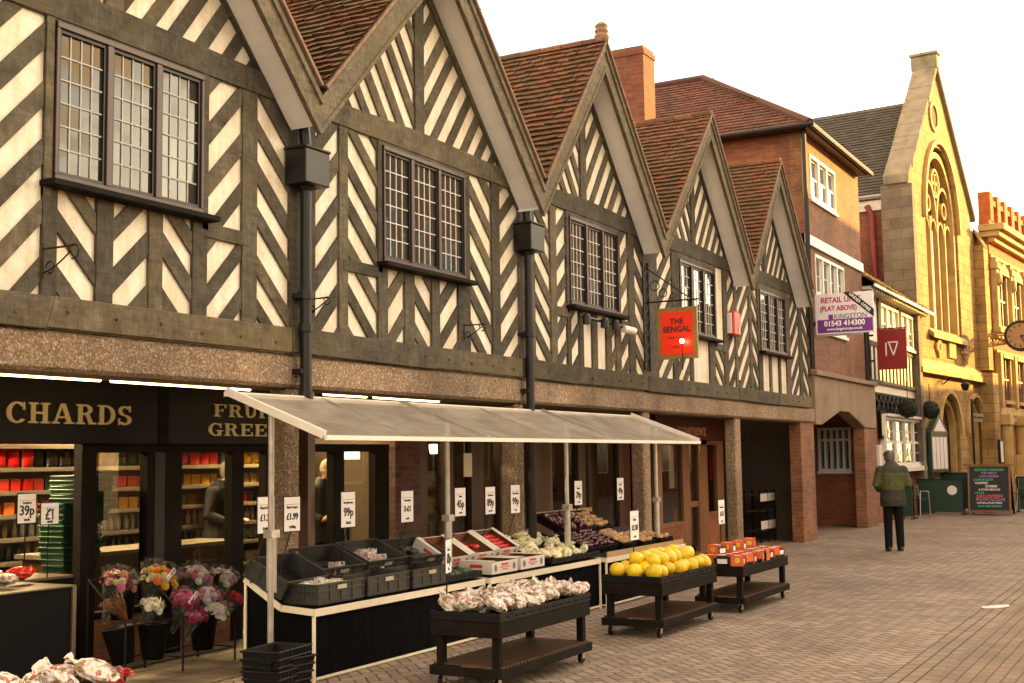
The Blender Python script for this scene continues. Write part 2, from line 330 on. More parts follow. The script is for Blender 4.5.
# ------------------------------------------------------------------ mesh building
ORG = {}
def origin(o):
    return ORG.get(o.name, Vector((0,0,0)))
RT2 = random.Random(99)
TIM = ('timber', 'sill_timber', 'barge_timber')
class MB:
    def __init__(s, auto=False): s.v = []; s.f = []; s.tint = []; s.cur = .5; s.auto = auto
    def add(s, vs, fs):
        k = len(s.v); s.v += [Vector(q) for q in vs]
        if s.auto: s.cur = RT2.random()
        for q in fs: s.f.append([k+i for i in q]); s.tint.append(s.cur)
    def obox(s, c, ax, ay, az):           # centre and three half-axis vectors
        c, ax, ay, az = map(Vector, (c, ax, ay, az))
        vs = [c+ax*i+ay*j+az*k for k in (-1,1) for j in (-1,1) for i in (-1,1)]
        s.add(vs, [(0,2,3,1),(4,5,7,6),(0,1,5,4),(2,6,7,3),(0,4,6,2),(1,3,7,5)])
    def box(s, x0, x1, y0, y1, z0, z1):
        s.obox(((x0+x1)/2,(y0+y1)/2,(z0+z1)/2), ((x1-x0)/2,0,0), (0,(y1-y0)/2,0), (0,0,(z1-z0)/2))
    def bar(s, a, b, w, t, up=(0,0,1)):   # square bar from a to b; w across, t along up
        a, b = Vector(a), Vector(b); d = (b-a); L = d.length; d.normalize(); up = Vector(up)
        if abs(d.dot(up)) > .98: up = Vector((1,0,0))
        sd = d.cross(up).normalized(); u = sd.cross(d)
        s.obox((a+b)/2, d*L/2, sd*w/2, u*t/2)
    def prism(s, pts, ext):               # planar convex polygon pts (3-D) pushed along ext
        n = len(pts); ext = Vector(ext); a = [Vector(q) for q in pts]
        s.add(a+[q+ext for q in a], [tuple(range(n-1,-1,-1)), tuple(range(n,2*n))]+[(i,(i+1)%n,n+(i+1)%n,n+i) for i in range(n)])
    def xz(s, poly, y0, y1): s.prism([(p[0], y0, p[1]) for p in poly], (0, y1-y0, 0))
    def tube(s, pts, r, n=8, cap=True):
        pts = [Vector(p) for p in pts]; rs = r if isinstance(r, (list, tuple)) else [r]*len(pts); k = len(s.v); ref = None
        for i, p in enumerate(pts):
            d = (pts[min(i+1, len(pts)-1)]-pts[max(i-1, 0)]).normalized()
            if ref is None: ref = d.orthogonal().normalized()
            ref = (ref-d*ref.dot(d)).normalized(); b = d.cross(ref)
            for j in range(n):
                a = 2*pi*j/n; s.v.append(p+(ref*cos(a)+b*sin(a))*rs[i])
        for i in range(len(pts)-1):
            for j in range(n): s.f.append([k+i*n+j, k+i*n+(j+1)%n, k+(i+1)*n+(j+1)%n, k+(i+1)*n+j]); s.tint.append(s.cur)
        if cap:
            s.f.append([k+j for j in range(n-1,-1,-1)]); s.tint.append(s.cur)
            s.f.append([k+(len(pts)-1)*n+j for j in range(n)]); s.tint.append(s.cur)
    def loft(s, rings, cap=True):         # rings: list of equal-length closed loops
        n = len(rings[0]); k = len(s.v)
        for r in rings: s.v += [Vector(q) for q in r]
        for i in range(len(rings)-1):
            for j in range(n): s.f.append([k+i*n+j, k+i*n+(j+1)%n, k+(i+1)*n+(j+1)%n, k+(i+1)*n+j]); s.tint.append(s.cur)
        if cap:
            s.f.append([k+j for j in range(n-1,-1,-1)]); s.f.append([k+(len(rings)-1)*n+j for j in range(n)]); s.tint += [s.cur]*2
    def lathe(s, prof, c=(0,0,0), n=16, cap=True):
        c = Vector(c); s.loft([[c+Vector((r*cos(2*pi*j/n), r*sin(2*pi*j/n), z)) for j in range(n)] for r, z in prof], cap)
    def ball(s, c, r, sub=1, jit=0., sc=(1,1,1), seed=0):
        bm = bmesh.new(); bmesh.ops.create_icosphere(bm, subdivisions=sub, radius=1.)
        c = Vector(c); k = len(s.v)
        for v in bm.verts:
            q = v.co.copy()
            if jit: q *= 1+jit*noise.noise(q*2.2+Vector((seed*3.1, seed*1.7, seed)))*1.6
            s.v.append(c+Vector((q.x*sc[0], q.y*sc[1], q.z*sc[2]))*r)
        for f in bm.faces: s.f.append([k+v.index for v in f.verts]); s.tint.append(s.cur)
        bm.free()
    def build(s, name, mat, parent=None, smooth=False, bevel=0., org=None, tint=False):
        me = bpy.data.meshes.new(name)
        if parent is not None: O = origin(parent); loc = Vector((0,0,0))
        elif org is not None: O = Vector(org); loc = O
        else:
            xs = [v.x for v in s.v]; ys = [v.y for v in s.v]; zs = [v.z for v in s.v]
            O = Vector(((min(xs)+max(xs))/2, (min(ys)+max(ys))/2, min(zs))); loc = O
        me.from_pydata([v-O for v in s.v], [], s.f); me.validate()
        if mat in TIM and not s.auto: s.tint = [.5]*len(me.polygons)
        if (tint or mat in TIM) and len(s.tint) == len(me.polygons):
            at = me.attributes.new('tint', 'FLOAT', 'FACE'); at.data.foreach_set('value', s.tint)
        bm = bmesh.new(); bm.from_mesh(me); bmesh.ops.recalc_face_normals(bm, faces=bm.faces)
        if bevel: bmesh.ops.bevel(bm, geom=bm.edges[:], offset=bevel, segments=1, affect='EDGES', clamp_overlap=True)
        bm.to_mesh(me); bm.free()
        if smooth: me.polygons.foreach_set('use_smooth', [True]*len(me.polygons))
        me.materials.append(M[mat])
        o = bpy.data.objects.new(name, me); COL.objects.link(o)
        if parent is not None: o.parent = parent
        o.location = loc; ORG[o.name] = O
        return o
def tag(o, label=None, cat=None, group=None, kind=None):
    if label: o['label'] = label
    if cat: o['category'] = cat
    if group: o['group'] = group
    if kind: o['kind'] = kind
    return o
def thing(name, label, cat, loc=(0,0,0), group=None):
    o = bpy.data.objects.new(name, None); COL.objects.link(o); o.location = loc; ORG[o.name] = Vector(loc); o.empty_display_size = .2
    return tag(o, label, cat, group)
def copy_tree(o, parent=None):
    c = o.copy(); COL.objects.link(c)
    if parent is not None: c.parent = parent
    for ch in list(o.children): copy_tree(ch, c)
    return c
FIRST = {}
XMELON = 0
def place(proto, loc, rot=(0,0,0), label=None, group=None, scale=None):
    # the first placing moves the prototype itself, later ones copy it with its parts
    if proto.name in FIRST: o = copy_tree(proto)
    else: FIRST[proto.name] = 1; o = proto
    o.location = loc; o.rotation_euler = rot
    if scale: o.scale = (scale,)*3 if isinstance(scale, (int, float)) else scale
    if label: o['label'] = label
    if group: o['group'] = group
    return o
def text(body, size, mat, parent, loc, rot=(pi/2,0,0), name='lettering', ext=.002, align='CENTER', sx=1., bold=0., shear=0., sp=1.):
    cu = bpy.data.curves.new(name, 'FONT'); cu.body = body; cu.size = size; cu.extrude = ext; cu.align_x = align; cu.align_y = 'CENTER'; cu.offset = bold; cu.shear = shear
    cu.resolution_u = 3; cu.space_character = sp
    tmp = bpy.data.objects.new(name, cu); COL.objects.link(tmp); dg = bpy.context.evaluated_depsgraph_get()
    me = bpy.data.meshes.new_from_object(tmp.evaluated_get(dg)); bpy.data.objects.remove(tmp); me.name = name; me.materials.clear(); me.materials.append(M[mat])
    o = bpy.data.objects.new(name, me); COL.objects.link(o); o.parent = parent
    o.location = Vector(loc)-origin(parent); o.rotation_euler = rot; o.scale = (sx, 1, 1)
    return o

# 2-D convex clipping, for timber stripes
def clip(poly, a, b):                    # keep the left side of a->b
    out = []; n = len(poly)
    side = lambda p: (b[0]-a[0])*(p[1]-a[1])-(b[1]-a[1])*(p[0]-a[0])
    for i in range(n):
        p, q = poly[i], poly[(i+1)%n]; sp, sq = side(p), side(q)
        if sp >= 0: out.append(p)
        if (sp >= 0) != (sq >= 0):
            t = sp/(sp-sq); out.append((p[0]+(q[0]-p[0])*t, p[1]+(q[1]-p[1])*t))
    return out
def clip_to(poly, region):
    for i in range(len(region)):
        poly = clip(poly, region[i], region[(i+1)%len(region)])
        if len(poly) < 3: return []
    return poly
def area(p): return .5*abs(sum(p[i][0]*p[(i+1)%len(p)][1]-p[(i+1)%len(p)][0]*p[i][1] for i in range(len(p))))
YT = -.028                                # face of the timbers, proud of the plaster
def stripes(mb, region, ang, period, duty, phase=0., y0=None, y1=.0, jit=.012):
    region = list(region)
    if sum((region[i][0]*region[(i+1)%len(region)][1]-region[(i+1)%len(region)][0]*region[i][1]) for i in range(len(region))) < 0: region.reverse()
    d = (cos(ang), sin(ang)); nn = (-d[1], d[0])
    ts = [p[0]*nn[0]+p[1]*nn[1] for p in region]; k0 = int(math.floor(min(ts)/period))-1; k1 = int(math.ceil(max(ts)/period))+1
    cx = sum(p[0] for p in region)/len(region); cz = sum(p[1] for p in region)/len(region); cd = cx*d[0]+cz*d[1]
    for k in range(k0, k1+1):
        w = period*duty/2*(1+rnd.uniform(-.10, .10)); t = (k+phase)*period+rnd.uniform(-jit, jit); tl = rnd.uniform(-.035, .035)
        q = []
        for a, b in ((-6, -w), (6, -w), (6, w), (-6, w)):
            q.append((d[0]*(cd+a)+nn[0]*(t+b+tl*a*.2), d[1]*(cd+a)+nn[1]*(t+b+tl*a*.2)))
        q = clip_to(q, region)
        if len(q) >= 3 and area(q) > .0015:
            mb.xz(q, (y0 if y0 is not None else YT+.006+rnd.uniform(-.002, .003)), y1)

# tiled roof slope: origin corner, direction along the courses, direction up the slope
def tile_slope(mb, o, along, up, L, Hs, n, tw=.17, cs=.105, trim=None):
    o, along, up = Vector(o), Vector(along).normalized(), Vector(up).normalized(); nrm = along.cross(up).normalized()
    if nrm.z < 0: nrm = -nrm
    rows = max(1, int(Hs/cs)); cols = max(1, int(L/tw))
    for r in range(rows):
        off = (r % 2)*.5*tw
        for c in range(-1, cols+1):
            a0 = max(0, c*tw+off); a1 = min(L, (c+1)*tw+off)
            if a1-a0 < .02: continue
            if trim and not trim((a0+a1)/2, r*cs): continue
            li = rnd.uniform(0, .012); sk = rnd.uniform(-.008, .008); s0 = r*cs+rnd.uniform(-.006, .006); s1 = r*cs+cs+.02
            h0 = .030+li; h1 = .003
            mb.cur = min(1, max(0, rnd.gauss(.5, .22)))
            p = [o+along*(a0+.004)+up*s0+nrm*(h0+sk), o+along*(a1-.004)+up*s0+nrm*(h0-sk), o+along*(a1-.004)+up*s1+nrm*h1, o+along*(a0+.004)+up*s1+nrm*h1]
            q = [p[0]-nrm*.032, p[1]-nrm*.032]
            mb.add(p+q, [(0,1,2,3), (4,5,1,0)])
    mb.cur = .3
    a = [o, o+along*L, o+along*L+up*Hs, o+up*Hs]
    mb.add([v-nrm*.002 for v in a], [(0,1,2,3)])

# ------------------------------------------------------------------ setting
def sheet(name, x0, x1, y0, y1, z, mat, label=None):
    m = MB(); m.add([(x0,y0,z),(x1,y0,z),(x1,y1,z),(x0,y1,z)], [(0,1,2,3)])
    return tag(m.build(name, mat, org=(0,0,z)), label, None, None, 'structure')
sheet('ground', -60, 400, -250, 250, 0, 'paving_herringbone', 'herringbone block paving of the pedestrian street')
sheet('drain_channel', -20, 36, -4.95, -4.62, .004, 'paving_channel', 'three-course brick drainage channel running along the street')
sheet('road', -20, 70, -13.0, -4.95, .004, 'paving_far', 'coursed block paving beyond the drainage channel')
sheet('pavement', 3, 24.6, .02, 1.46, .006, 'arcade_slabs', 'worn stone paving slabs under the arcade')

# ------------------------------------------------------------------ five gabled timber houses
ZB, ZS0, ZS1 = 2.33, 2.62, 2.84           # concrete edge beam, sill beam
ZT0, ZT1 = 4.78, 4.99                     # tie beam
ZF, ZA = 4.86, 7.03                       # foot and apex of the gables (outer line)
VY = -.36                                 # front face of the bargeboards
P45 = radians(45)
px = lambda x: XX(x, 345)
def window(par, x0, x1, z0, z1, cols=4, rows=6, lights=3, frame='window_frame_red', lead='lead_grey', sill=True, glassm='leaded_glass'):
    fr = MB(); f = .045; y0 = -.055
    fr.box(x0, x1, y0, .02, z1-f, z1); fr.box(x0, x1, y0, .02, z0, z0+f)
    w = (x1-x0)/lights
    for i in range(lights+1):
        xc = x0+i*w; fr.box(xc-f*.6 if i else xc, xc+f*.6 if i < lights else xc, y0+.003, .02, z0+f, z1-f)
    wf = fr.build('window', frame, par, bevel=.004)
    gl = MB(); ld = MB(); ca = MB()
    for i in range(lights):
        a, b = x0+i*w+f*.6, x0+(i+1)*w-f*.6; c0, c1 = z0+f, z1-f
        ca.box(a, a+.022, -.035, .0, c0, c1); ca.box(b-.022, b, -.035, .0, c0, c1); ca.box(a+.022, b-.022, -.035, 0, c0, c0+.025); ca.box(a+.022, b-.022, -.035, 0, c1-.025, c1)
        a += .022; b -= .022; c0 += .025; c1 -= .025
        for u in range(cols):
            for v in range(rows):
                p0, p1 = a+(b-a)*u/cols, a+(b-a)*(u+1)/cols; q0, q1 = c0+(c1-c0)*v/rows, c0+(c1-c0)*(v+1)/rows
                t1, t2 = rnd.uniform(-.0007, .0007), rnd.uniform(-.0007, .0007)
                gl.add([(p0, -.012+t1+t2, q0), (p1, -.012-t1+t2, q0), (p1, -.012-t1-t2, q1), (p0, -.012+t1-t2, q1)], [(0,1,2,3)])
        for u in range(1, cols): xx = a+(b-a)*u/cols; ld.box(xx-.0055, xx+.0055, -.020, -.006, c0, c1)
        for v in range(1, rows): zz = c0+(c1-c0)*v/rows; ld.box(a, b, -.0215, -.006, zz-.0055, zz+.0055)
    ca.build('casement', frame if frame != 'window_frame_red' else 'black_metal', wf)
    gl.build('glass', glassm, wf); ld.build('glazing_lead', lead, wf)
    if sill:
        s_ = MB(); s_.prism([(x0-.09, -.15, z0-.055), (x1+.09, -.15, z0-.055), (x1+.09, .0, z0-.055), (x0-.09, .0, z0-.055)], (0, 0, .045)); s_.build('sill', 'dark_timber', wf, bevel=.006)
    return wf

def house(label, X0, XW, xa, win, panels, tie=True, firsthouse=False, xr=None):
    X1 = xr or XW
    g = thing('timber_framed_house', label, 'house', ((X0+XW)/2, 0, ZB), 'row of gabled timber framed houses')
    w0, w1, wz0, wz1 = win
    # plaster wall with the gable
    m = MB(); zl = ZF-.16
    fa = [(X0, ZS0), (X1, ZS0), (X1, zl), (xa+.12, ZA-.20), (xa-.12, ZA-.20), (X0, zl)]
    m.xz(fa, 0., .22)
    if xr: m.box(X1, XW, 0., .22, ZS0, ZT1)
    m.build('plaster_wall', 'plaster', g)
    # left and right rake lines of the gable opening
    def rake(x, off=0.):
        return (ZA-off)-(abs(x-xa))*((ZA-ZF)/((xa-X0) if x < xa else (X1-xa)))
    t = MB(True)
    nb = 3; xs = [X0+(X1-X0)*i/nb for i in range(nb+1)]
    # posts
    used = []
    posts = sorted(set([round(q, 3) for q in panels['posts']]))
    for p0, p1, z0, z1 in panels['postlist']:
        t.box(p0, p1, YT-.002+rnd.uniform(-.002, .002), 0, z0, z1)
    # rails
    for r0, r1, z0, z1 in panels['rails']: t.xz([(r0, z0), (r1, z0+rnd.uniform(-.01,.01)), (r1, z1), (r0, z1)], YT-.006, 0)
    # stripes
    for x0, x1, z0, z1, d in panels['fills']:
        if d == '|': continue
        ang = P45 if d == '/' else -P45
        zt = z1
        stripes(t, [(x0, z0), (x1, z0), (x1, zt), (x0, zt)], ang*rnd.uniform(.94, 1.06), .275, .45, rnd.random())
    # raking timbers under the roof and the fan of the gable
    for sgn in (-1, 1):
        xf = X0 if sgn < 0 else X1
        dx, dz = xa-xf, ZA-ZF
        q = [(xf, ZF-.30), (xf, ZF-.06), (xa, ZA-.22), (xa, ZA-.42)]
        q = clip_to(q, [(min(xf, xa), 0), (max(xf, xa), 0), (max(xf, xa), 9), (min(xf, xa), 9)]) or q
        t.xz(q, YT-.012, 0)
        kp = .085
        reg = [(xa+sgn*kp, ZT1), (xa+sgn*(abs(dx)-(ZT1-ZF+.26)/dz*abs(dx)), ZT1), (xa+sgn*kp, ZA-.40-kp*dz/abs(dx))]
        stripes(t, reg, (-1 if sgn < 0 else 1)*radians(54), .245, .46, rnd.random())
    t.box(xa-.085, xa+.085, YT-.008, 0, ZT1, ZA-.4)
    if xr: t.box(X1-.04, XW, YT-.01, 0, ZT0, ZT1)
    if tie: t.xz([(X0+.05, ZT0), (X1-.05, ZT0), (X1-.05, ZT1-.02), (xa, ZT1+.03), (X0+.05, ZT1-.02)], YT-.014, 0)
    t.build('timber_frame', 'timber', g, bevel=.005)
    s_ = MB(True)
    cut = X0+(X1-X0)*rnd.uniform(.35, .65)
    dzz = rnd.uniform(-.012, .012)
    s_.xz([(X0, ZS0+dzz), (cut-.05, ZS0-.01), (cut+.02, ZS1-.005), (X0, ZS1+dzz)], -.07, 0); s_.xz([(cut-.045, ZS0+.003), (XW, ZS0+.006), (XW, ZS1), (cut+.025, ZS1)], -.062, 0)
    for i in range(9):
        xx = X0+(X1-X0)*(i+.5)/9; s_.tube([(xx, -.078, ZS0+.10+rnd.uniform(-.03,.03)), (xx, -.05, ZS0+.10)], .014, 6)
    s_.build('sill_beam', 'sill_timber', g, bevel=.006)
    window(g, w0, w1, wz0, wz1, lead='lead_white' if not firsthouse else 'lead_grey', glassm='leaded_glass_bright' if firsthouse else 'leaded_glass')
    # roof, bargeboards, soffits
    for sgn in (-1, 1):
        xf = X0 if sgn < 0 else X1
        foot = Vector((xf, VY+.02, ZF)); top = Vector((xa, VY+.02, ZA)); up = top-foot; Ls = up.length; u = up.normalized()
        nrm = Vector((-u.z, 0, u.x)) if sgn < 0 else Vector((u.z, 0, -u.x))
        if nrm.z < 0: nrm = -nrm
        r = MB(); tile_slope(r, foot+u*.03+nrm*.02+Vector((0,-.06,0)), (0,1,0), u, 4.6, Ls-.03, 0)
        rf = r.build('roof', 'roof_tile', g, tint=True)
        mo = MB(); mo.bar(foot+u*.05+nrm*.005+Vector((0,-.045,0)), top+nrm*.005+Vector((0,-.045,0)), .055, .03, up=nrm); mo.build('verge_mortar', 'mortar', rf)
        b = MB(); dn = -nrm
        def bb(o0, o1, yy0, yy1, e0=0., e1=0.):  # band along the rake between offsets below the roof line
            p = [foot+dn*o0-u*e0, foot+dn*o1-u*e0, top+dn*o1, top+dn*o0]
            # meet the other side on the vertical through the apex
            def atx(o): 
                k = (xa-(foot+dn*o).x)/u.x; return foot+dn*o+u*k
            def footx(o):
                k = (xf-(foot+dn*o).x)/u.x; return foot+dn*o+u*k
            P = [footx(o0), footx(o1), atx(o1), atx(o0)]
            b.prism([(q.x, yy0, q.z) for q in P], (0, yy1-yy0, 0))
        bb(.035, .255, VY, VY+.04); bb(.03, .08, VY-.025, VY-.001); bb(.222, .26, VY-.012, VY-.0005)
        b.build('bargeboard', 'barge_timber', g)
        so = MB()
        def atx(o): k = (xa-(foot+dn*o).x)/u.x; return foot+dn*o+u*k
        def footx(o): k = (xf-(foot+dn*o).x)/u.x; return foot+dn*o+u*k
        A, B = footx(.17), atx(.17); C_, E_ = footx(.20), atx(.20)
        so.prism([(A.x, VY+.042, A.z), (B.x, VY+.042, B.z), (E_.x, VY+.042, E_.z), (C_.x, VY+.042, C_.z)], (0, -VY-.044, 0)); so.build('soffit', 'soffit_paint', g)
    rc = MB()
    for i in range(15):
        y = VY-.03+i*.31; rc.cur = rnd.random(); rc.loft([[(xa+.085*cos(a), yy, ZA-.015+.085*sin(a)*k2) for a in [pi*j/6 for j in range(7)]] for yy, k2 in ((y, 1.08), (y+.30, 1.))])
    rc.build('ridge_tile', 'roof_tile', g, tint=True)
    # body of the house behind
    m = MB(); m.xz([(X0+.02, ZS0), (X1-.02, ZS0), (X1-.02, ZF-.25), (xa, ZA-.30), (X0+.02, ZF-.25)], .24, 4.1); m.build('rear_wall', 'brick_dark', g)
    return g

def spec(X0, X1, win, under, sides, rail_sides):
    """under: panels below the window (x0,x1,d); sides: full panels (x0,x1,d); rail_sides: panels with a rail at sill level."""
    d = {'posts': [], 'postlist': [], 'rails': [], 'fills': []}
    w0, w1, z0, z1 = win
    allp = sorted([(a, b) for a, b, _ in under+sides+rail_sides])
    prev = X0
    und = {(a, b) for a, b, _ in under}
    for a, b in allp+[(X1, X1)]:
        if a-prev > .02:
            if a > w0-.04 and prev < w1+.04:
                d['postlist'].append((prev, a, ZS1-.01, z0-.055))
                if prev < w0-.02: d['postlist'].append((min(prev, w0-.06), w0-.005, z0-.12, ZT0+.02))
                if a > w1+.02: d['postlist'].append((w1+.005, max(a, w1+.06), z0-.12, ZT0+.02))
            else: d['postlist'].append((prev, a, ZS1-.01, ZT0+.02))
        prev = b
    zr0, zr1 = z0-.165, z0-.055
    for a, b, _ in rail_sides: d['rails'].append((a-.08, b+.08, zr0, zr1))
    for a, b, k in under: d['fills'].append((a, b, ZS1, z0-.05, k))
    for a, b, k in sides: d['fills'].append((a, b, ZS1, ZT0, k))
    for a, b, k in rail_sides:
        d['fills'].append((a, b, ZS1, zr0, k))
        if b < w0+.02 or a > w1-.02: d['fills'].append((a, b, zr1, ZT0, k))
    d['rails'] += [(w0-.075, w0-.004, z0-.11, ZT0), (w1+.004, w1+.075, z0-.11, ZT0), (w0-.003, w1+.003, z1+.003, ZT0)]
    return d
def q(l): return [(px(a), px(b), k) for a, b, k in l]
bx = [4.45, 8.42, 12.58, 16.31, 20.27, 24.78]
houses = []
W1 = (5.87, 7.33, 3.64, 4.76); P1 = spec(bx[0], bx[1], W1, q([(52,92,'\\'),(109,145,'/'),(159,189,'\\')]), [(4.6, px(37), '/')]+q([(254,291,'\\')]), [(W1[1]+.07, px(239), '/')])
houses.append(house('timber framed house with large lattice window reflecting clouds above the greengrocer shopfront', bx[0], bx[1], 6.40, W1, P1, firsthouse=True))
W2 = (9.82, 11.35, 3.60, 4.74); P2 = spec(bx[1], bx[2], W2, q([(386,403,'/'),(413,430,'\\'),(438,457,'/')]), q([(313,337,'/'),(469,491,'\\'),(499,520,'/')]), [(px(346), 9.75, '\\')])
houses.append(house('timber framed house between the two black downpipes, its whole front gable in view', bx[1], bx[2], 10.49, W2, P2))
W3 = (13.90, 15.40, 3.60, 4.72); P3 = spec(bx[2], bx[3], W3, [(13.93, px(578), '/'), (px(582), px(591), '|'), (px(596), px(605), '|'), (px(610), 15.3, '/')], q([(534,550,'\\'),(634,648,'\\')]), [(px(556), 13.83, '/'), (15.47, px(628), '/')])
h3 = house('timber framed house with clay finial on its gable and floodlights under the window', bx[2], bx[3], 14.36, W3, P3); houses.append(h3)
W4 = (17.68, 19.25, 3.57, 4.68); P4 = spec(bx[3], bx[4], W4, [(px(677), px(689), '/'), (px(692), px(708), '|')], q([(727,738,'/')]), [(px(657), px(672), '/'), (px(711)+.12, px(723), '\\')])
h4 = house('timber framed house with small red alarm box, tall brick chimney behind its gable', bx[3], bx[4], 18.36, W4, P4); houses.append(h4)
W5 = (21.62, 23.2, 3.56, 4.66); P5 = spec(bx[4], bx[5], W5, [(px(761), px(768), '|'), (px(770), px(777), '|'), (px(779), px(785), '|')], [(bx[4]+.1, px(748.5), '/'), (px(751), px(757), '\\'), (px(789), px(798), '/'), (px(801), px(809), '\\')], [])
houses.append(house('timber framed house at the far end of the row, against the brick building', bx[4], bx[5], 22.05, W5, P5, xr=24.0))
# clay finial on the third gable
m = MB(); m.lathe([(.0, ZA), (.09, ZA), (.10, ZA+.08), (.08, ZA+.11), (.095, ZA+.15), (.08, ZA+.18), (.09, ZA+.22), (.05, ZA+.26), (.0, ZA+.27)], (14.36, -.33, 0), 12); m.build('finial', 'mortar', h3)
# brick chimney behind the fourth gable
m = MB(); m.box(20.2, 20.72, 1.5, 2.40, 5.0, 8.86); m.box(20.18, 20.74, 1.48, 2.42, 8.861, 8.95); m.box(20.21, 20.71, 1.51, 2.39, 8.951, 9.02); m.build('chimney', 'brick_red', h4)
# lead valleys between the gables
for i, hh in enumerate(houses[:-1]):
    xx = bx[i+1]; m = MB(); m.add([(xx-.16, VY-.02, ZF+.15), (xx, VY-.02, ZF+.03), (xx+.16, VY-.02, ZF+.15), (xx+.16, 4, ZF+.15), (xx, 4, ZF+.03), (xx-.16, 4, ZF+.15)], [(0,1,4,5), (1,2,3,4)]); m.build('valley_gutter', 'galvanised', hh)

# ------------------------------------------------------------------ arcade under the houses
arc = thing('shop_arcade', 'pebble-dash concrete arcade of pillars and edge beam carrying the timber houses', 'arcade', (14.5, .3, 0))
m = MB(); m.box(3.0, 25.08, -.03, .40, ZB, ZS0-.006); m.build('edge_beam', 'aggregate', arc, bevel=.03)
m = MB(); m.box(3.0, 24.6, .40, 1.62, ZB+.08, ZB+.22); m.build('ceiling_slab', 'concrete', arc)
for x0, x1 in ((4.2, 4.4), (8.44, 8.62), (12.52, 12.72), (16.25, 16.50), (20.22, 20.50)):
    m = MB(); m.box(x0, x1, .012, .21, 0, ZB); m.build('pillar', 'aggregate', arc, bevel=.02)
m = MB(); m.box(24.15, 25.1, .015, .24, 0, ZB); m.build('brick_pier', 'brick_brown', arc)
m = MB(); m.box(24.95, 25.1, .24, 5.0, 0, ZB+.08); m.build('passage_wall', 'interior_dark', arc)

# ------------------------------------------------------------------ brick building with arched passage
bb = thing('brick_building', 'three storey brick building with hipped tile roof and white sash windows over an arched passage', 'building', (27.6, 0, 0))
m = MB()
BX0, BX1 = 24.9, 29.75; BE = 8.3
# front wall with window holes: strips around the openings
wins = [(25.1, 27.2, 7.02, 7.92), (25.25, 27.9, 4.25, 5.80)]
wins = [(25.45, 27.5, 7.0, 7.95), (25.6, 28.0, 4.28, 5.86)]
m.box(BX0, BX1, 0, .25, 7.95, BE); m.box(BX0, 25.45, 0, .25, 7.0, 7.95); m.box(27.5, BX1, 0, .25, 7.0, 7.95)
m.box(BX0, BX1, 0, .25, 6.19, 7.0); m.box(BX0, 25.6, 0, .25, 4.28, 5.86); m.box(28.0, BX1, 0, .25, 4.28, 5.86); m.box(BX0, BX1, 0, .25, 3.32, 4.28)
m.box(BX0, BX1, 0, .25, 5.86, 5.97)
m.build('front_wall', 'brick_brown', bb)
m = MB(); m.box(BX0, BX0+.25, .25, 8.5, 3.3, BE); m.box(BX1-.25, BX1, .25, 8.5, 3.3, BE); m.box(BX0+.25, BX1-.25, 8.25, 8.5, 3.3, BE); m.build('side_wall', 'brick_red', bb)
m = MB(); m.box(BX0-.02, BX1+.02, -.05, -.002, 5.97, 6.19); m.build('band_course', 'white_paint', bb, bevel=.01)
def sash(par, x0, x1, z0, z1, lights, y=.0, rows=2, cols=2, mat='white_paint'):
    fr = MB(); f = .07
    fr.box(x0-.05, x1+.05, y-.06, y+.02, z0-.07, z0-.002); fr.box(x0, x1, y-.02, y+.09, z1-f, z1-.002); fr.box(x0, x1, y-.02, y+.09, z0, z0+f)
    w = (x1-x0)/lights
    for i in range(lights+1): xc = x0+i*w; fr.box(max(x0, xc-f/2), min(x1, xc+f/2), y-.018, y+.085, z0+f, z1-f)
    wf = fr.build('window', mat, par, bevel=.004); bars = MB(); gl = MB()
    for i in range(lights):
        a, b = x0+i*w+f/2, x0+(i+1)*w-f/2; zm = (z0+z1)/2
        for k, (c0, c1) in enumerate(((z0+f, zm), (zm, z1-f))):
            yy = y+.02+.025*k
            bars.box(a, b, yy, yy+.03, c0, c0+.035); bars.box(a, b, yy, yy+.03, c1-.035, c1); bars.box(a, a+.03, yy+.001, yy+.029, c0, c1); bars.box(b-.03, b, yy+.001, yy+.029, c0, c1)
            for u in range(1, cols): xx = a+(b-a)*u/cols; bars.box(xx-.010, xx+.010, yy+.004, yy+.024, c0, c1)
            for v in range(1, rows): zz = c0+(c1-c0)*v/rows; bars.box(a, b, yy+.005, yy+.023, zz-.010, zz+.010)
            gl = MB(); t = rnd.uniform(-.003, .003); gl.add([(a, yy+.016+t, c0), (b, yy+.016-t, c0), (b, yy+.016+t, c1), (a, yy+.016-t, c1)], [(0,1,2,3)]); gl.build('glass', 'sash_glass', wf)
    bars.build('sash_bar', mat, wf)
    return wf
sash(bb, 25.45, 27.5, 7.0, 7.95, 3, rows=1, cols=1); sash(bb, 25.6, 28.0, 4.28, 5.86, 4, rows=2, cols=1)
# hipped roof, gutter, dentilled eave
E0, E1, EY = BX0-.30, BX1+.10, -.26; EZ = BE+.05; RX = 27.5; RY = 3.0; RZ = 10.55
m = MB()
def tri_slope(mb, a, b, c, d):           # quad/triangle a,b at the eave, c,d at the ridge
    a, b, c, d = map(Vector, (a, b, c, d)); L = (b-a).length; al = (b-a).normalized(); n = al.cross(((c+d)/2-(a+b)/2)).normalized()
    up = n.cross(al).normalized(); 
    if up.z < 0: up = -up
    Hh = (c-a).dot(up); c0 = (d-a).dot(al); c1 = (c-a).dot(al)
    def inside(u, v): f = v/Hh; return u > c0*f and u < L+(c1-L)*f
    tile_slope(mb, a, al, up, L, Hh, None, tw=.26, cs=.16, trim=inside)
    k = len(mb.v); mb.v = mb.v[:-4]; mb.f.pop(); mb.tint.pop()
    mb.cur = .3; mb.add([a, b, c, d], [(0,1,2,3)])
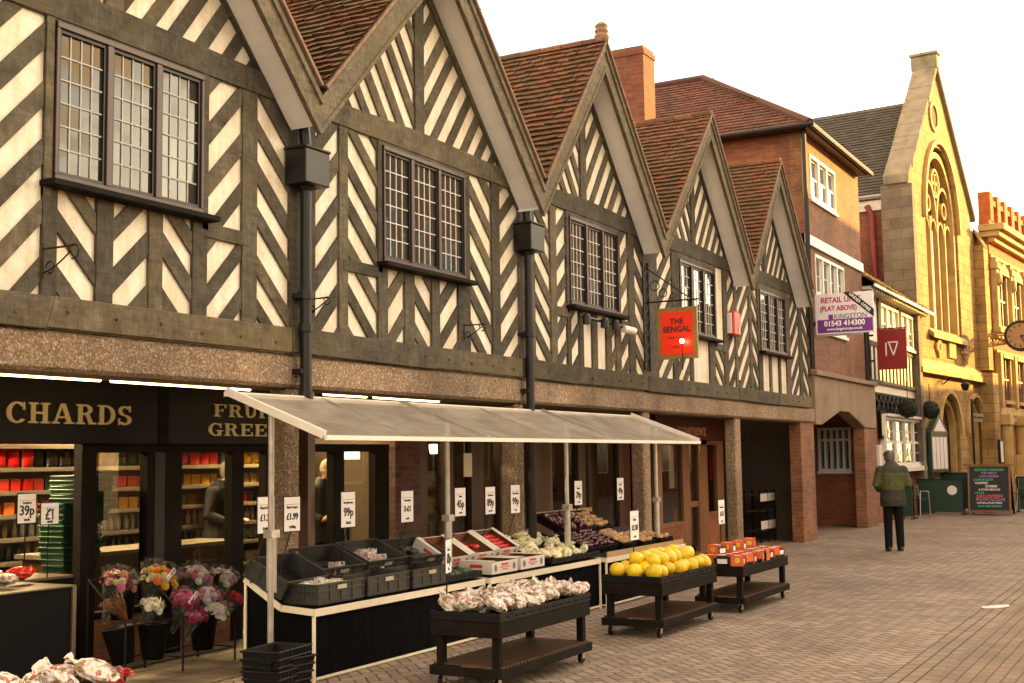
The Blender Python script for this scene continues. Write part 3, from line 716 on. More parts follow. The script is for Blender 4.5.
tri_slope(m, (E0, 8.6, EZ), (E0, EY, EZ), (RX, RY, RZ), (RX, 8.6, RZ)); tri_slope(m, (E0, EY, EZ), (E1, EY, EZ), (RX+.01, RY, RZ), (RX, RY, RZ)); tri_slope(m, (E1, EY, EZ), (E1, 8.6, EZ), (RX, 8.6, RZ), (RX, RY, RZ))
m.build('roof', 'roof_tile_dark', bb, tint=True)
m = MB(); m.tube([(RX, 8.6, RZ+.02), (RX, RY, RZ+.03), (E0, EY, EZ+.03)], .09, 8); m.tube([(RX, RY, RZ+.03), (E1, EY, EZ+.03)], .09, 8); m.build('ridge_tile', 'roof_tile_dark', bb)
m = MB(); m.box(E0+.05, E1-.05, EY+.06, 0, BE, BE+.045); m.box(E0+.05, BX0, 0, 8.5, BE, BE+.045); m.build('eaves_board', 'brown_wood', bb)
m = MB(); m.tube([(E0-.02, EY-.04, BE+.03), (E1, EY-.04, BE+.03)], .06, 8); m.tube([(E0-.02, EY-.04, BE+.03), (E0-.02, 8.5, BE+.03)], .06, 8)
m.tube([(BX0-.1, -.08, BE), (BX0-.08, -.09, 3.4)], .05, 8); m.build('gutter', 'black_metal', bb)
# lintel with the chamfered opening, piers
m = MB()
LX0, LX1 = 25.12, 30.5
m.xz([(LX0, 2.30), (LX0+.45, 2.30), (LX0+.45, 3.30), (LX0, 3.30)], -.04, .26)
m.xz([(29.35, 2.30), (LX1, 2.30), (LX1, 3.30), (29.35, 3.30)], -.04, .26)
m.xz([(LX0+.45, 2.30), (27.1, 2.62), (27.1, 3.30), (LX0+.45, 3.30)], -.038, .258); m.xz([(27.1, 2.62), (27.9, 2.62), (27.9, 3.30), (27.1, 3.30)], -.04, .26); m.xz([(27.9, 2.62), (29.35, 2.30), (29.35, 3.30), (27.9, 3.30)], -.038, .258)
m.box(LX0-.02, LX1+.05, -.10, .25, 3.302, 3.40)
m.build('lintel', 'brown_concrete', bb, bevel=.01)
m = MB(); m.box(29.35, 30.5, -.01, .24, 0, 2.30); m.build('pier', 'brick_brown', bb)
PWX = 30.2
(_ya, _za), (_yb, _zb) = onX(851, 471, PWX), onX(819, 428, PWX)
m = MB(); m.box(PWX, 30.5, .24, 3.2, 0, _za-.03); m.box(PWX, 30.5, .24, 3.2, _zb+.02, 3.3); m.box(PWX, 30.5, .24, _ya-.02, _za-.03, _zb+.02); m.box(PWX, 30.5, _yb+.02, 3.2, _za-.03, _zb+.02); m.build('passage_wall', 'brick_orange', bb)
m = MB()
for i in range(6): yy = _ya+(_yb-_ya)*i/5; m.box(PWX-.05, PWX+.05, yy-.03, yy+.03, _za, _zb)
m.box(PWX-.04, PWX+.04, _ya, _yb, _za, _za+.06); m.box(PWX-.04, PWX+.04, _ya, _yb, _zb-.06, _zb); m.box(PWX-.04, PWX+.04, _ya, _yb, _zb-.32, _zb-.27); m.box(PWX-.10, PWX, _ya-.05, _yb+.05, _za-.06, _za-.001)
w = m.build('window', 'white_paint', bb); m = MB(); m.box(PWX+.06, PWX+.08, _ya, _yb, _za, _zb); m.build('glass', 'sash_glass', w)
m = MB(); m.box(25.12, 30.5, .26, 3.2, 3.05, 3.2); m.build('passage_ceiling', 'white_paint', bb)
m = MB(); m.box(25.12, 30.2, 3.0, 3.2, 0, 3.04); m.build('rear_wall', 'brick_red', bb)

# ------------------------------------------------------------------ half-timbered cottage
ct = thing('half_timbered_cottage', 'small half-timbered cottage with golden tiled roof and white bay window between brick building and church', 'house', (34, .2, 0))
CX0, CX1, CY = 29.95, 37.6, .15
m = MB(); m.box(CX0, CX1, CY, CY+.2, 3.22, 5.75); m.build('plaster_wall', 'cream_paint', ct)
m = MB(); m.box(30.52, 31.9, CY+.05, CY+.25, 0, 3.0); m.box(31.9, 37.2, CY+.05, CY+.25, 0, 1.3); m.box(36.6, 37.4, CY+.05, CY+.25, 1.3, 3.0); m.build('brick_wall', 'brick_orange', ct)
t = MB(); t.box(CX0, CX1, CY-.06, CY, 3.425, 3.52); t.box(CX0, CX1, CY-.03, CY-.001, 4.35, 4.47)
for i in range(17):
    xx = CX0+.1+i*.43; t.box(xx, xx+.09, CY-.028, CY-.0005, 3.42, 4.35)
for xx in (CX0+.02, 31.9, 34.3, 36.9): t.box(xx, xx+.13, CY-.035, CY-.0007, 4.47, 5.7)
t.build('timber_frame', 'sill_timber', ct)
t = MB()                                  # quatrefoil band under the jetty
for i in range(12):
    cx = CX0+1.2+i*.5
    t.bar((cx-.22, CY+.0, 2.72), (cx+.22, CY+.0, 3.14), .05, .09, up=(0,0,1)); t.bar((cx-.22, CY+.012, 3.14), (cx+.22, CY+.012, 2.72), .05, .09, up=(0,0,1))
t.box(CX0+.9, CX1-.3, CY-.0, CY+.045, 2.66, 2.72); t.box(CX0+.9, CX1-.3, CY-.0, CY+.045, 3.14, 3.22); t.build('lattice_band', 'dark_timber', ct)
m = MB(); m.box(CX0+.9, CX1-.3, CY+.05, CY+.2, 2.66, 3.22); m.build('band_panel', 'cream_paint', ct)
for a, b in ((32.1, 34.2), (34.6, 36.8)): sash(ct, a, b, 4.55, 5.5, 3, y=CY-.05, rows=2, cols=2, mat='cream_paint')
wb = sash(ct, 32.0, 36.6, 1.35, 2.62, 4, y=CY-.08, rows=2, cols=1)
m = MB(); m.box(31.9, 36.7, CY-.18, CY+.05, 1.22, 1.34); m.box(31.95, 36.65, CY-.17, CY+.05, 2.63, 2.70); m.box(31.90, 31.995, CY-.10, CY+.05, 1.34, 2.63); m.box(36.605, 36.70, CY-.10, CY+.05, 1.34, 2.63); m.build('bay_frame', 'white_paint', ct)
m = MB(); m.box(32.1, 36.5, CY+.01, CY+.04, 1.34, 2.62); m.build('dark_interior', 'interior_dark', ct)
m = MB(); tri_slope(m, (CX0-.1, -.25, 5.72), (CX1+.2, -.25, 5.72), (CX1+.2, 2.1, 7.45), (CX0-.1, 2.1, 7.45)); m.build('roof', 'roof_tile_gold', ct, tint=True)
m = MB(); tri_slope(m, (CX1+.2, 4.4, 5.72), (CX0-.1, 4.4, 5.72), (CX0-.1, 2.1, 7.45), (CX1+.2, 2.1, 7.45)); m.build('rear_roof', 'roof_tile_gold', ct, tint=True)
m = MB()
for i in range(26): xx = CX0+.05+i*.28; m.box(xx, xx+.13, -.16, .14, 5.60, 5.68)
m.box(CX0, CX1+.1, -.26, -.22, 5.66, 5.74); m.build('eaves_dentils', 'cream_paint', ct)
m = MB(); m.box(CX0, CX0+.2, CY+.2, 4.3, 3.42, 5.8); m.box(CX1-.2, CX1, CY+.2, 4.3, 0, 5.8); m.box(CX0+.2, CX1-.2, 4.1, 4.3, 0, 5.8); m.build('side_wall', 'brick_red', ct)
m = MB(); m.tube([(CX0+.12, CY-.12, 5.6), (CX0+.12, CY-.12, 3.2)], .05, 8); m.tube([(CX0+.42, CY-.10, 5.6), (CX0+.42, CY-.10, 3.2)], .035, 8); m.build('drainpipe', 'black_metal', ct)

# ------------------------------------------------------------------ stone church, turned five degrees towards the street
CA = radians(-5)
def rotparts(root, o):                    # parts are modelled along +x from the corner, then the thing is turned
    root.location = o; root.rotation_euler = (0, 0, CA)
ch = thing('stone_church', 'golden stone church with steep gable and tall traceried pointed window', 'church', (0,0,0))
GX0, GX1, GZ, AZ = -1.45, 6.6, 9.7, 13.6; AX = 1.95
def arch_pts(x0, x1, zs, za, n=10):       # pointed arch outline from left spring to right spring
    xm = (x0+x1)/2; pts = []
    for i in range(n+1):
        t = i/n; pts.append((x0+(xm-x0)*(1-cos(t*pi/2))**1.0, zs+(za-zs)*sin(t*pi/2)))
    r = [(2*xm-p[0], p[1]) for p in pts[:-1]][::-1]
    return pts+r
def wall_with_arch(mb, x0, x1, z0, ztop, ax0, ax1, zsill, zs, za, y0, y1, topf=None):
    # wall between x0..x1 around a pointed opening; columns of quads follow the arch
    ap = arch_pts(ax0, ax1, zs, za)
    T = topf or (lambda x: ztop)
    mb.xz([(x0, z0), (ax0, z0), (ax0, T(ax0)), (x0, T(x0))] if T(x0) > z0 else [(x0,z0),(ax0,z0),(ax0,T(ax0))], y0, y1)
    mb.xz([(ax1, z0), (x1, z0), (x1, T(x1)), (ax1, T(ax1))], y0, y1)
    if zsill > z0+.01: mb.xz([(ax0, z0), (ax1, z0), (ax1, zsill), (ax0, zsill)], y0, y1)
    for p, q_ in zip(ap[:-1], ap[1:]):
        if q_[0]-p[0] < 1e-4: continue
        mb.xz([p, q_, (q_[0], T(q_[0])), (p[0], T(p[0]))], y0, y1)
def band(mb, pts, w, y0, y1):             # moulding that follows an outline
    for a, b in zip(pts[:-1], pts[1:]): mb.bar((a[0], (y0+y1)/2, a[1]), (b[0], (y0+y1)/2, b[1]), w, y1-y0, up=(0,1,0)) if False else mb.obox(((a[0]+b[0])/2, (y0+y1)/2, (a[1]+b[1])/2), ((b[0]-a[0])*.53, 0, (b[1]-a[1])*.53), (0, (y1-y0)/2, 0), Vector((-(b[1]-a[1]), 0, b[0]-a[0])).normalized()*w/2)
gt = lambda x: min(AZ-abs(x-AX)*(AZ-GZ)/(AX-GX0), AZ) if x < AX else max(AZ-(x-AX)*(AZ-GZ)/(5.6-AX), GZ-.6)
m = MB(); wx0, wx1 = .15, 3.85
wall_with_arch(m, GX0, 5.6, 4.9, 0, wx0, wx1, 5.35, 8.7, 11.15, 0, .5, topf=gt) if False else None
# upper gable: split at the apex so the outline stays straight
ap = arch_pts(wx0, wx1, 8.7, 11.15)
m.xz([(GX0, 4.3), (wx0, 4.3), (wx0, gt(wx0)), (GX0, gt(GX0))], 0, .5); m.xz([(wx1, 4.3), (5.6, 4.3), (5.6, gt(5.6)), (wx1, gt(wx1))], 0, .5); m.xz([(5.6, 4.3), (6.6, 4.3), (6.6, 9.1), (5.6, 9.1)], 0, .5)
m.xz([(wx0, 4.3), (wx1, 4.3), (wx1, 5.35), (wx0, 5.35)], 0, .5)
for p, q_ in zip(ap[:-1], ap[1:]):
    if p[0] < AX < q_[0]: m.xz([p, q_, (q_[0], gt(q_[0])), (AX, AZ), (p[0], gt(p[0]))], 0, .5)
    elif q_[0]-p[0] > 1e-4: m.xz([p, q_, (q_[0], gt(q_[0])), (p[0], gt(p[0]))], 0, .5)
m.build('gable_wall', 'stone', ch)
# lower wall with two arched doorways
m = MB(); d1, d2 = (.75, 3.0), (4.0, 6.0)
wall_with_arch(m, GX0, 3.5, 0, 4.3, d1[0], d1[1], 0, 2.3, 3.42, 0, .5); wall_with_arch(m, 3.5, 6.6, 0, 4.3, d2[0], d2[1], 1.0, 2.3, 3.42, 0, .5); m.build('lower_wall', 'stone', ch)
m = MB(); band(m, arch_pts(wx0-.12, wx1+.12, 8.7, 11.32), .14, -.10, 0); band(m, arch_pts(wx0+.16, wx1-.16, 8.7, 10.92), .18, .06, .30)
m.box(wx0+.06, wx0+.24, .06, .30, 5.35, 8.7); m.box(wx1-.24, wx1-.06, .06, .30, 5.35, 8.7); m.build('window_moulding', 'stone_trim', ch)
m = MB()
for i in range(1, 4):
    xx = wx0+.2+(wx1-wx0-.4)*i/4; m.box(xx-.06, xx+.06, .12, .28, 5.35, 8.9 if i != 2 else 9.2)
for i in range(4):
    a = wx0+.2+(wx1-wx0-.4)*i/4; b = wx0+.2+(wx1-wx0-.4)*(i+1)/4; band(m, arch_pts(a+.04, b-.04, 8.3, 8.85, 6), .07, .14, .26)
for a, b, zs, za in ((wx0+.2, 2.0, 8.8, 10.0), (2.0, wx1-.2, 8.8, 10.0)): band(m, arch_pts(a+.04, b-.04, zs, za, 7), .09, .13, .27)
def ring(mb, cx, cz, r, w, y0, y1, n=18):
    pts = [(cx+r*cos(2*pi*i/n), cz+r*sin(2*pi*i/n)) for i in range(n+1)]; band(mb, pts, w, y0, y1)
ring(m, 2.0, 10.05, .42, .09, .13, .27); ring(m, 1.1, 9.3, .24, .07, .14, .26, 12); ring(m, 2.9, 9.3, .24, .07, .14, .26, 12)
for k in range(4): a = k*pi/2+pi/4; ring(m, 2.0+.19*cos(a), 10.05+.19*sin(a), .17, .05, .15, .25, 10)
m.build('tracery', 'stone_trim', ch)
m = MB(); m.xz(arch_pts(wx0, wx1, 8.7, 11.15)+[(wx1, 5.35), (wx0, 5.35)], .30, .34); m.build('stained_glass', 'church_glass', ch)
m = MB(); m.prism([(wx0-.15, -.16, 5.22), (wx1+.15, -.16, 5.22), (wx1+.15, .1, 5.42), (wx0-.15, .1, 5.42)], (0, 0, -.14)); m.prism([(GX0-.1, -.22, 4.12), (6.7, -.22, 4.12), (6.7, .0, 4.42), (GX0-.1, .0, 4.42)], (0, 0, -.14)); m.build('string_course', 'stone_trim', ch)
m = MB()                                  # coping with kneelers and apex stone

for k_ in range(9):
    u0, u1 = k_/9+.002, (k_+1)/9-.003; e_ = rnd.uniform(-.012, .012); P_ = lambda u, y: (GX0-.35+(AX-GX0+.35)*u, y, GZ-.32+(AZ+.34-GZ)*u); m.prism([P_(u0, -.12+e_), P_(u0, .62), P_(u1, .62), P_(u1, -.12+e_)], (0, 0, .26+e_))
m.prism([(AX, -.12, AZ+.02), (AX, .62, AZ+.02), (5.9, .62, GZ-.32), (5.9, -.12, GZ-.32)], (0, 0, .26))
m.box(AX-.20, AX+.14, -.14, .66, AZ+.05, AZ+.50); m.box(AX-.25, AX+.17, -.18, .70, AZ+.501, AZ+.60); m.build('coping', 'stone_coping', ch, bevel=.02)
m = MB(); m.box(GX0-.28, GX0-.01, -.18, .72, 0, 9.38); m.build('corner_buttress', 'stone_dark', ch)
m = MB(); m.box(5.75, 6.5, -.45, -.001, 0, 4.3); m.box(5.9, 6.5, -.32, -.001, 4.42, 8.6); m.prism([(5.9, -.32, 8.6), (6.5, -.32, 8.6), (6.5, 0, 9.2), (5.9, 0, 9.2)], (0, .0, -.1)); m.build('pier', 'stone', ch)
for (a, b) in (d1, d2):
    m = MB(); band(m, arch_pts(a-.1, b+.1, 2.3, 3.55), .13, -.09, -.001); band(m, arch_pts(a+.10, b-.10, 2.3, 3.28), .14, .10, .28); m.box(a+.03, a+.17, .10, .28, 0, 2.3); m.box(b-.17, b-.03, .10, .28, 0, 2.3); m.build('door_moulding', 'stone_trim', ch)
m = MB(); m.xz(arch_pts(d1[0], d1[1], 2.3, 3.42)+[(d1[1], 0), (d1[0], 0)], .30, .36); m.build('door', 'brown_wood', ch)
m = MB(); m.xz(arch_pts(d2[0], d2[1], 2.3, 3.42)+[(d2[1], 1.0), (d2[0], 1.0)], .32, .36)
m.build('lower_window', 'church_glass', ch); m = MB()
for i in range(5): xx = d2[0]+.25+i*.37; m.box(xx-.04, xx+.04, .2, .30, 1.0, 2.9)
m.box(d2[0], d2[1], .2, .301, 2.2, 2.3); m.build('mullion', 'stone_trim', ch)
m = MB(); ring(m, 1.55, 12.05, .42, .13, -.06, -.001); m.build('roundel_moulding', 'stone_trim', ch); m = MB(); m.xz([(1.55+.40*cos(2*pi*i/16), 12.05+.40*sin(2*pi*i/16)) for i in range(16)], -.02, -.001); m.build('roundel', 'dark_timber', ch)
m = MB()                                  # carved panels between the string courses
ring(m, .9, 4.86, .20, .09, -.08, -.001, 12); 
for k in range(4): a = k*pi/2; ring(m, .9+.2*cos(a), 4.86+.2*sin(a), .10, .07, -.07, -.001, 8)
m.box(2.0, 2.75, -.07, -.001, 4.60, 5.12); ring(m, 4.0, 4.86, .2, .09, -.08, -.001, 12); m.bar((4.0, -.05, 4.5), (4.0, -.05, 5.2), .12, .08); m.bar((3.65, -.052, 4.86), (4.35, -.052, 4.86), .12, .08); m.build('carved_panel', 'stone_trim', ch)
# side wall, roof
m = MB(); m.box(GX0, GX0+.4, .5, 15, 0, 9.2); m.build('side_wall', 'brick_red', ch)
m = MB(); m.box(GX0-.06, GX0-.001, .73, 15, 8.75, 9.05); m.tube([(GX0-.12, .73, 9.15), (GX0-.12, 15, 9.15)], .09, 8); m.build('gutter', 'galvanised', ch)
m = MB(); m.tube([(GX0-.1, 1.2, 8.9), (GX0-.1, 1.05, 8.6), (GX0-.1, 1.0, 4.0)], .08, 8); m.build('drainpipe', 'old_red', ch)
m = MB(); m.box(GX0-.07, GX0-.003, 1.5, 2.3, 0, 7.1); m.prism([(GX0-.07, 1.5, 7.1), (GX0-.07, 2.3, 7.1), (GX0-.07, 1.9, 7.6)], (.067, 0, 0)); m.build('blocked_window', 'concrete', ch)
m = MB(); tri_slope(m, (GX0-.2, 15.2, 9.2), (GX0-.2, .5, 9.2), (AX, .5, 12.75), (AX, 15.2, 12.75)); m.build('roof', 'roof_slate', ch, tint=True)
m = MB(); tri_slope(m, (5.7, .5, 9.2), (5.7, 15.2, 9.2), (AX, 15.2, 12.75), (AX, .5, 12.75)); m.box(5.3, 5.7, .5, 15, 0, 9.2); m.build('far_roof', 'roof_slate', ch, tint=True)
rotparts(ch, (38.0, 0, 0))

# ------------------------------------------------------------------ ornate terracotta building beyond
fb = thing('ornate_terracotta_building', 'sunlit ornate terracotta building with pilasters and heavy cornice beyond the church', 'building', (0,0,0))
m = MB(); m.box(0, 22, 0, .6, 0, 9.2); m.build('front_wall', 'terracotta', fb)
m = MB(); m.box(-.15, 22, -.55, .3, 9.2, 9.42); m.box(-.08, 22, -.38, .3, 9.0, 9.199); m.box(0, 22, -.2, .3, 8.82, 8.999); m.box(0, 22, -.06, .3, 8.3, 8.42)
m.box(0, 22, -.14, .0, 5.55, 5.72); m.box(0, 22, -.14, .0, 2.95, 3.2); m.box(0, 22, -.10, .0, 5.05, 5.15); m.build('cornice', 'stone_trim', fb, bevel=.01)
m = MB(); m.box(0, 22, -.05, .3, 9.421, 9.6); m.box(.2, 22, -.04, .3, 10.2, 10.38)
for i in range(20): m.box(.15+i*1.1, .15+i*1.1+.45, -.08, .32, 9.6, 10.6)
m.build('parapet', 'terracotta', fb); m = MB(); m.box(.2, 22, .05, .25, 9.6, 10.1); m.build('parapet_panel', 'terracotta', fb)
for i in range(10):
    xx = .05+i*2.2
    m = MB(); m.box(xx, xx+.34, -.20, -.001, 3.2, 5.05); m.box(xx, xx+.34, -.20, -.001, 5.72, 8.3); m.box(xx-.06, xx+.48, -.26, -.002, 7.9, 8.12); m.box(xx-.06, xx+.48, -.26, -.002, 5.73, 5.9)
    m.ball((xx+.21, -.24, 7.55), .2, 1, .3, (1, .5, 1.4), i); m.tube([(xx+.21, -.22, 0), (xx+.21, -.22, 2.6)], .19, 12); m.box(xx-.08, xx+.5, -.42, -.002, 2.6, 2.95); m.build('pilaster', 'stone_trim', fb, bevel=.01)
    for z0, z1 in ((6.0, 7.8), (3.45, 4.9), (.9, 2.7)):
        m = MB(); a, b = xx+.80, xx+1.85; m.box(a-.12, a, -.10, -.001, z0, z1); m.box(b, b+.12, -.10, -.001, z0, z1); m.box(a-.2, b+.2, -.18, -.001, z1, z1+.16); m.box(a-.16, b+.16, -.16, -.001, z0-.12, z0)
        if z0 > 5: m.xz([(a-.2, z1+.161), (b+.2, z1+.161), ((a+b)/2, z1+.45)], -.18, -.001)
        w = m.build('window', 'stone_trim', fb); m = MB(); m.box(a, b, -.02, -.0012, z0, z1); m.build('glass', 'sash_glass', w)
        m = MB(); m.box((a+b)/2-.03, (a+b)/2+.03, -.05, -.0206, z0, z1); m.box(a, b, -.048, -.021, (z0+z1)/2-.03, (z0+z1)/2+.03); m.build('sash_bar', 'sign_red_dark', w)
m = MB(); m.box(0, 22, .6, 12, 0, 9.0); m.build('body', 'terracotta', fb)
fb.location = (38.0+6.75*cos(CA)+.02, -6.75*sin(-CA)-.30, 0); fb.rotation_euler = (0, 0, CA)
def chp(sx, y, z):                        # point given in the church's own frame
    return Vector((38+sx*cos(CA)-y*sin(CA), sx*sin(CA)+y*cos(CA), z))

# ------------------------------------------------------------------ slab-serif lettering built from strokes
def glyph(mb, chr_, ox, oz, h, y, t=.012, w=1.):
    k = [0]
    def R(x0, z0, x1, z1): k[0] += 1; e = k[0]*.0004; mb.box(ox+x0*h*w, ox+x1*h*w, y-t-e, y, oz+z0*h, oz+z1*h)
    def A(cx, cz, ro, rz, ri, riz, a0, a1, n=14):
        k[0] += 1; e = k[0]*.0004
        for i in range(n):
            u0, u1 = radians(a0+(a1-a0)*i/n), radians(a0+(a1-a0)*(i+1)/n)
            p = [(cx+ro*cos(u0), cz+rz*sin(u0)), (cx+ro*cos(u1), cz+rz*sin(u1)), (cx+ri*cos(u1), cz+riz*sin(u1)), (cx+ri*cos(u0), cz+riz*sin(u0))]
            mb.prism([(ox+a*h*w, y-t-e, oz+b*h) for a, b in p], (0, t+e, 0))
    def Q(p): k[0] += 1; e = k[0]*.0004; mb.prism([(ox+a*h*w, y-t-e, oz+b*h) for a, b in p], (0, t+e, 0))
    s = .20; f = .09
    if chr_ == 'H': R(.10,0,.30,1); R(.62,0,.82,1); R(.3,.45,.62,.56); [R(a,b,a+.40,b+f) for a in (0,.52) for b in (0,.91)]; return .92
    if chr_ == 'I': R(.10,0,.30,1); R(0,0,.40,f); R(0,.91,.40,1); return .40
    if chr_ in 'CG':
        A(.45,.5,.45,.52,.24,.42,42,318 if chr_ == 'C' else 300); R(.70,.62,.78,1.0)
        if chr_ == 'G': R(.58,0.0,.78,.40); R(.48,.36,.88,.45); return .88
        return .84
    if chr_ == 'A': Q([(.38,1),(.52,1),(.20,.05),(.10,.05)]); Q([(.40,1),(.60,1),(.90,.05),(.68,.05)]); R(.27,.28,.70,.37); R(0,0,.34,f); R(.56,0,1.0,f); return 1.0
    if chr_ == 'R': R(.10,0,.30,1); A(.42,.74,.34,.26,.14,.17,-90,90); R(.25,.91,.44,1); R(.25,.47,.44,.57); Q([(.42,.52),(.60,.52),(.80,.05),(.60,.05)]); R(0,0,.40,f); R(0,.91,.3,1); R(.58,0,.92,f); return .92
    if chr_ == 'D': R(.10,0,.30,1); A(.38,.5,.48,.5,.27,.41,-90,90); R(0,0,.40,f); R(0,.91,.40,1); return .88
    if chr_ == 'S': A(.36,.735,.32,.265,.13,.17,30,270); A(.36,.265,.34,.265,.14,.17,-150,90); R(.58,.68,.65,1); R(.04,0,.11,.34); return .74
    if chr_ in 'FE':
        R(.10,0,.30,1); R(0,.91,.78,1); R(.70,.70,.78,.91); R(.3,.46,.56,.55); R(.52,.38,.59,.63)
        if chr_ == 'E': R(0,0,.80,f); R(.73,f,.80,.30)
        else: R(0,0,.42,f)
        return .84
    if chr_ == 'U': R(.10,.3,.30,1); R(.64,.3,.76,1); A(.43,.34,.33,.36,.13,.25,180,360); R(0,.91,.40,1); R(.54,.91,.88,1); return .88
    if chr_ == 'T': R(.30,0,.50,1); R(0,.91,.80,1); R(0,.68,.08,.91); R(.72,.68,.80,.91); R(.18,0,.62,f); return .80
    if chr_ == 'N': R(.12,0,.22,1); R(.68,0,.78,1); Q([(.12,1),(.34,1),(.78,0),(.60,0)]); R(0,0,.34,f); R(0,.91,.3,1); R(.56,.91,.90,1); return .90
    return .5
def slab(word, par, x, z, h, y, x1=None, gap=.10, mat='letter_cream'):
    probe = MB(); w = sum(glyph(probe, c, 0, 0, h, y) if False else {'H':.92,'I':.40,'C':.84,'G':.88,'A':1.0,'R':.92,'D':.88,'S':.74,'F':.84,'E':.84,'U':.88,'T':.80,'N':.90}[c] for c in word)+gap*(len(word)-1)
    sx = (x1-x)/(w*h) if x1 else 1.; m = MB(); cx = x
    for c in word: cx += (glyph(m, c, cx, z, h, y, w=sx)+gap)*h*sx
    return m.build('lettering', mat, par)

# ------------------------------------------------------------------ greengrocer shopfront, recessed under the arcade
SY = 1.45
sf = thing('greengrocer_shopfront', 'dark greengrocer shopfront with cream slab serif letters on its black fascia', 'shopfront', (7.5, SY, 0))
m = MB(); m.box(3.5, 8.30, SY-.10, SY-.02, 1.87, 2.42); m.box(8.42, 10.1, SY-.10, SY-.02, 1.87, 2.42); m.box(10.1, 12.4, SY-.10, SY-.02, 1.95, 2.42); m.build('fascia', 'fascia_black', sf, bevel=.008)
slab('CHARDS', sf, 6.655, 2.035, .165, SY-.103, 7.97)
slab('FRUIT', sf, 9.0, 2.135, .118, SY-.103, 9.93); slab('GREENS', sf, 8.93, 1.955, .118, SY-.103, 10.18)
def fx(p, y=SY): return XX(p, 520, y)
m = MB(); cols = [(77,92),(143,150),(160,178),(228,240),(262,270),(330,341),(372,386)]
xs_ = [(fx(a), fx(b)) for a, b in cols]
for a, b in xs_: m.box(a, b, SY-.05, SY+.05, .0 if a > 9.4 else .0, 1.868)
m.box(fx(77)-.0, fx(386), SY-.055, SY+.055, 1.80, 1.885); m.box(fx(92), fx(143), SY-.045, SY+.045, .40, .46); m.box(fx(178), fx(228), SY-.045, SY+.045, .40, .46)
m.box(8.30, 8.42, SY-.11, SY+.02, 1.87, 2.42); m.build('frame', 'dark_timber', sf, bevel=.005)
m = MB(); m.box(fx(92), fx(160), SY-.04, SY+.04, .0, .40); m.box(fx(178), fx(228), SY-.04, SY+.04, 0, .40); m.build('stall_riser', 'brick_brown', sf)
for a, b, z0 in ((92,143,.46),(178,228,.46),(240,262,.1),(272,330,.1),(341,372,.1)):
    m = MB(); m.add([(fx(a), SY, z0), (fx(b), SY, z0), (fx(b), SY, 1.80), (fx(a), SY, 1.80)], [(0,1,2,3)]); m.build('glass', 'shop_glass', sf)
m = MB(); m.box(fx(150), fx(160), SY-.055, SY+.03, .0, 1.80); m.box(fx(341)+.02, fx(341)+.05, SY-.09, SY-.06, .7, 1.1); m.build('door_frame', 'iron', sf)
# interior room
def inner(name, x0, x1, y0, y1, z0, z1, mat):
    m = MB(); m.box(x0, x1, y0, y1, z0, z1); o = m.build(name, mat); return tag(o, None, None, None, 'structure')
inner('floor_interior', 3, 24.3, SY+.06, 6.0, .001, .012, 'floor_lino'); inner('wall_back', 3, 24.3, 6.0, 6.1, 0, 2.6, 'interior_wall'); inner('ceiling_interior', 3, 24.3, SY+.1, 6.0, 2.42, 2.5, 'interior_wall')
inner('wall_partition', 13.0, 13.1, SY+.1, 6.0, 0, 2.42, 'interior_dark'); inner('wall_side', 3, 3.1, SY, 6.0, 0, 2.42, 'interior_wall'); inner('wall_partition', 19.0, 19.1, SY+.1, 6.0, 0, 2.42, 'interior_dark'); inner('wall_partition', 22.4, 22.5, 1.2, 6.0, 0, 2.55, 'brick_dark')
for i, (x, y, w) in enumerate(((6.6, 2.6, 1.5), (9.2, 3.0, 1.6), (11.6, 2.8, 1.4))):
    t = thing('ceiling_light', ['fluorescent ceiling light inside the shop above the crisps shelves', 'fluorescent ceiling light inside the shop behind the flower stand', 'fluorescent ceiling light inside the shop behind the 99p price card'][i], 'light', (x, y, 2.34), 'ceiling lights inside the greengrocer')
    m = MB(); m.box(x-w/2, x+w/2, y-.10, y+.10, 2.37, 2.42); m.build('housing', 'white_paint', t); m = MB(); m.box(x-w/2+.04, x+w/2-.04, y-.07, y+.07, 2.34, 2.369); m.build('diffuser', 'ceiling_lamp', t)
# soffit tubes
for i, (a, b) in enumerate(((3.9, 5.3), (5.35, XX(103, 383, .44)), (XX(108, 383, .44), XX(252, 392, .44)), (XX(322, 396, .44), XX(368, 400, .44)), (XX(372, 400, .44), XX(440, 404, .44)))):
    t = thing('fluorescent_tube', 'lit fluorescent tube under the arcade beam, '+['out past the photo edge', 'above the large cream letters of the fascia', 'above the gap between the two fascia boards', 'behind the canopy top beside the downpipe', 'behind the canopy centre'][i], 'light', ((a+b)/2, .50, 2.27), 'tubes under the arcade beam')
    if i == 0: t['label'] = 'lit fluorescent tube under the arcade beam nearest the street end'
    m = MB(); m.box(a, b, .42, .50, 2.352, 2.408); m.build('batten', 'white_paint', t); m = MB(); m.tube([(a+.03, .44, 2.335), (b-.03, .44, 2.335)], .016, 8); m.build('tube', 'tube_light', t)

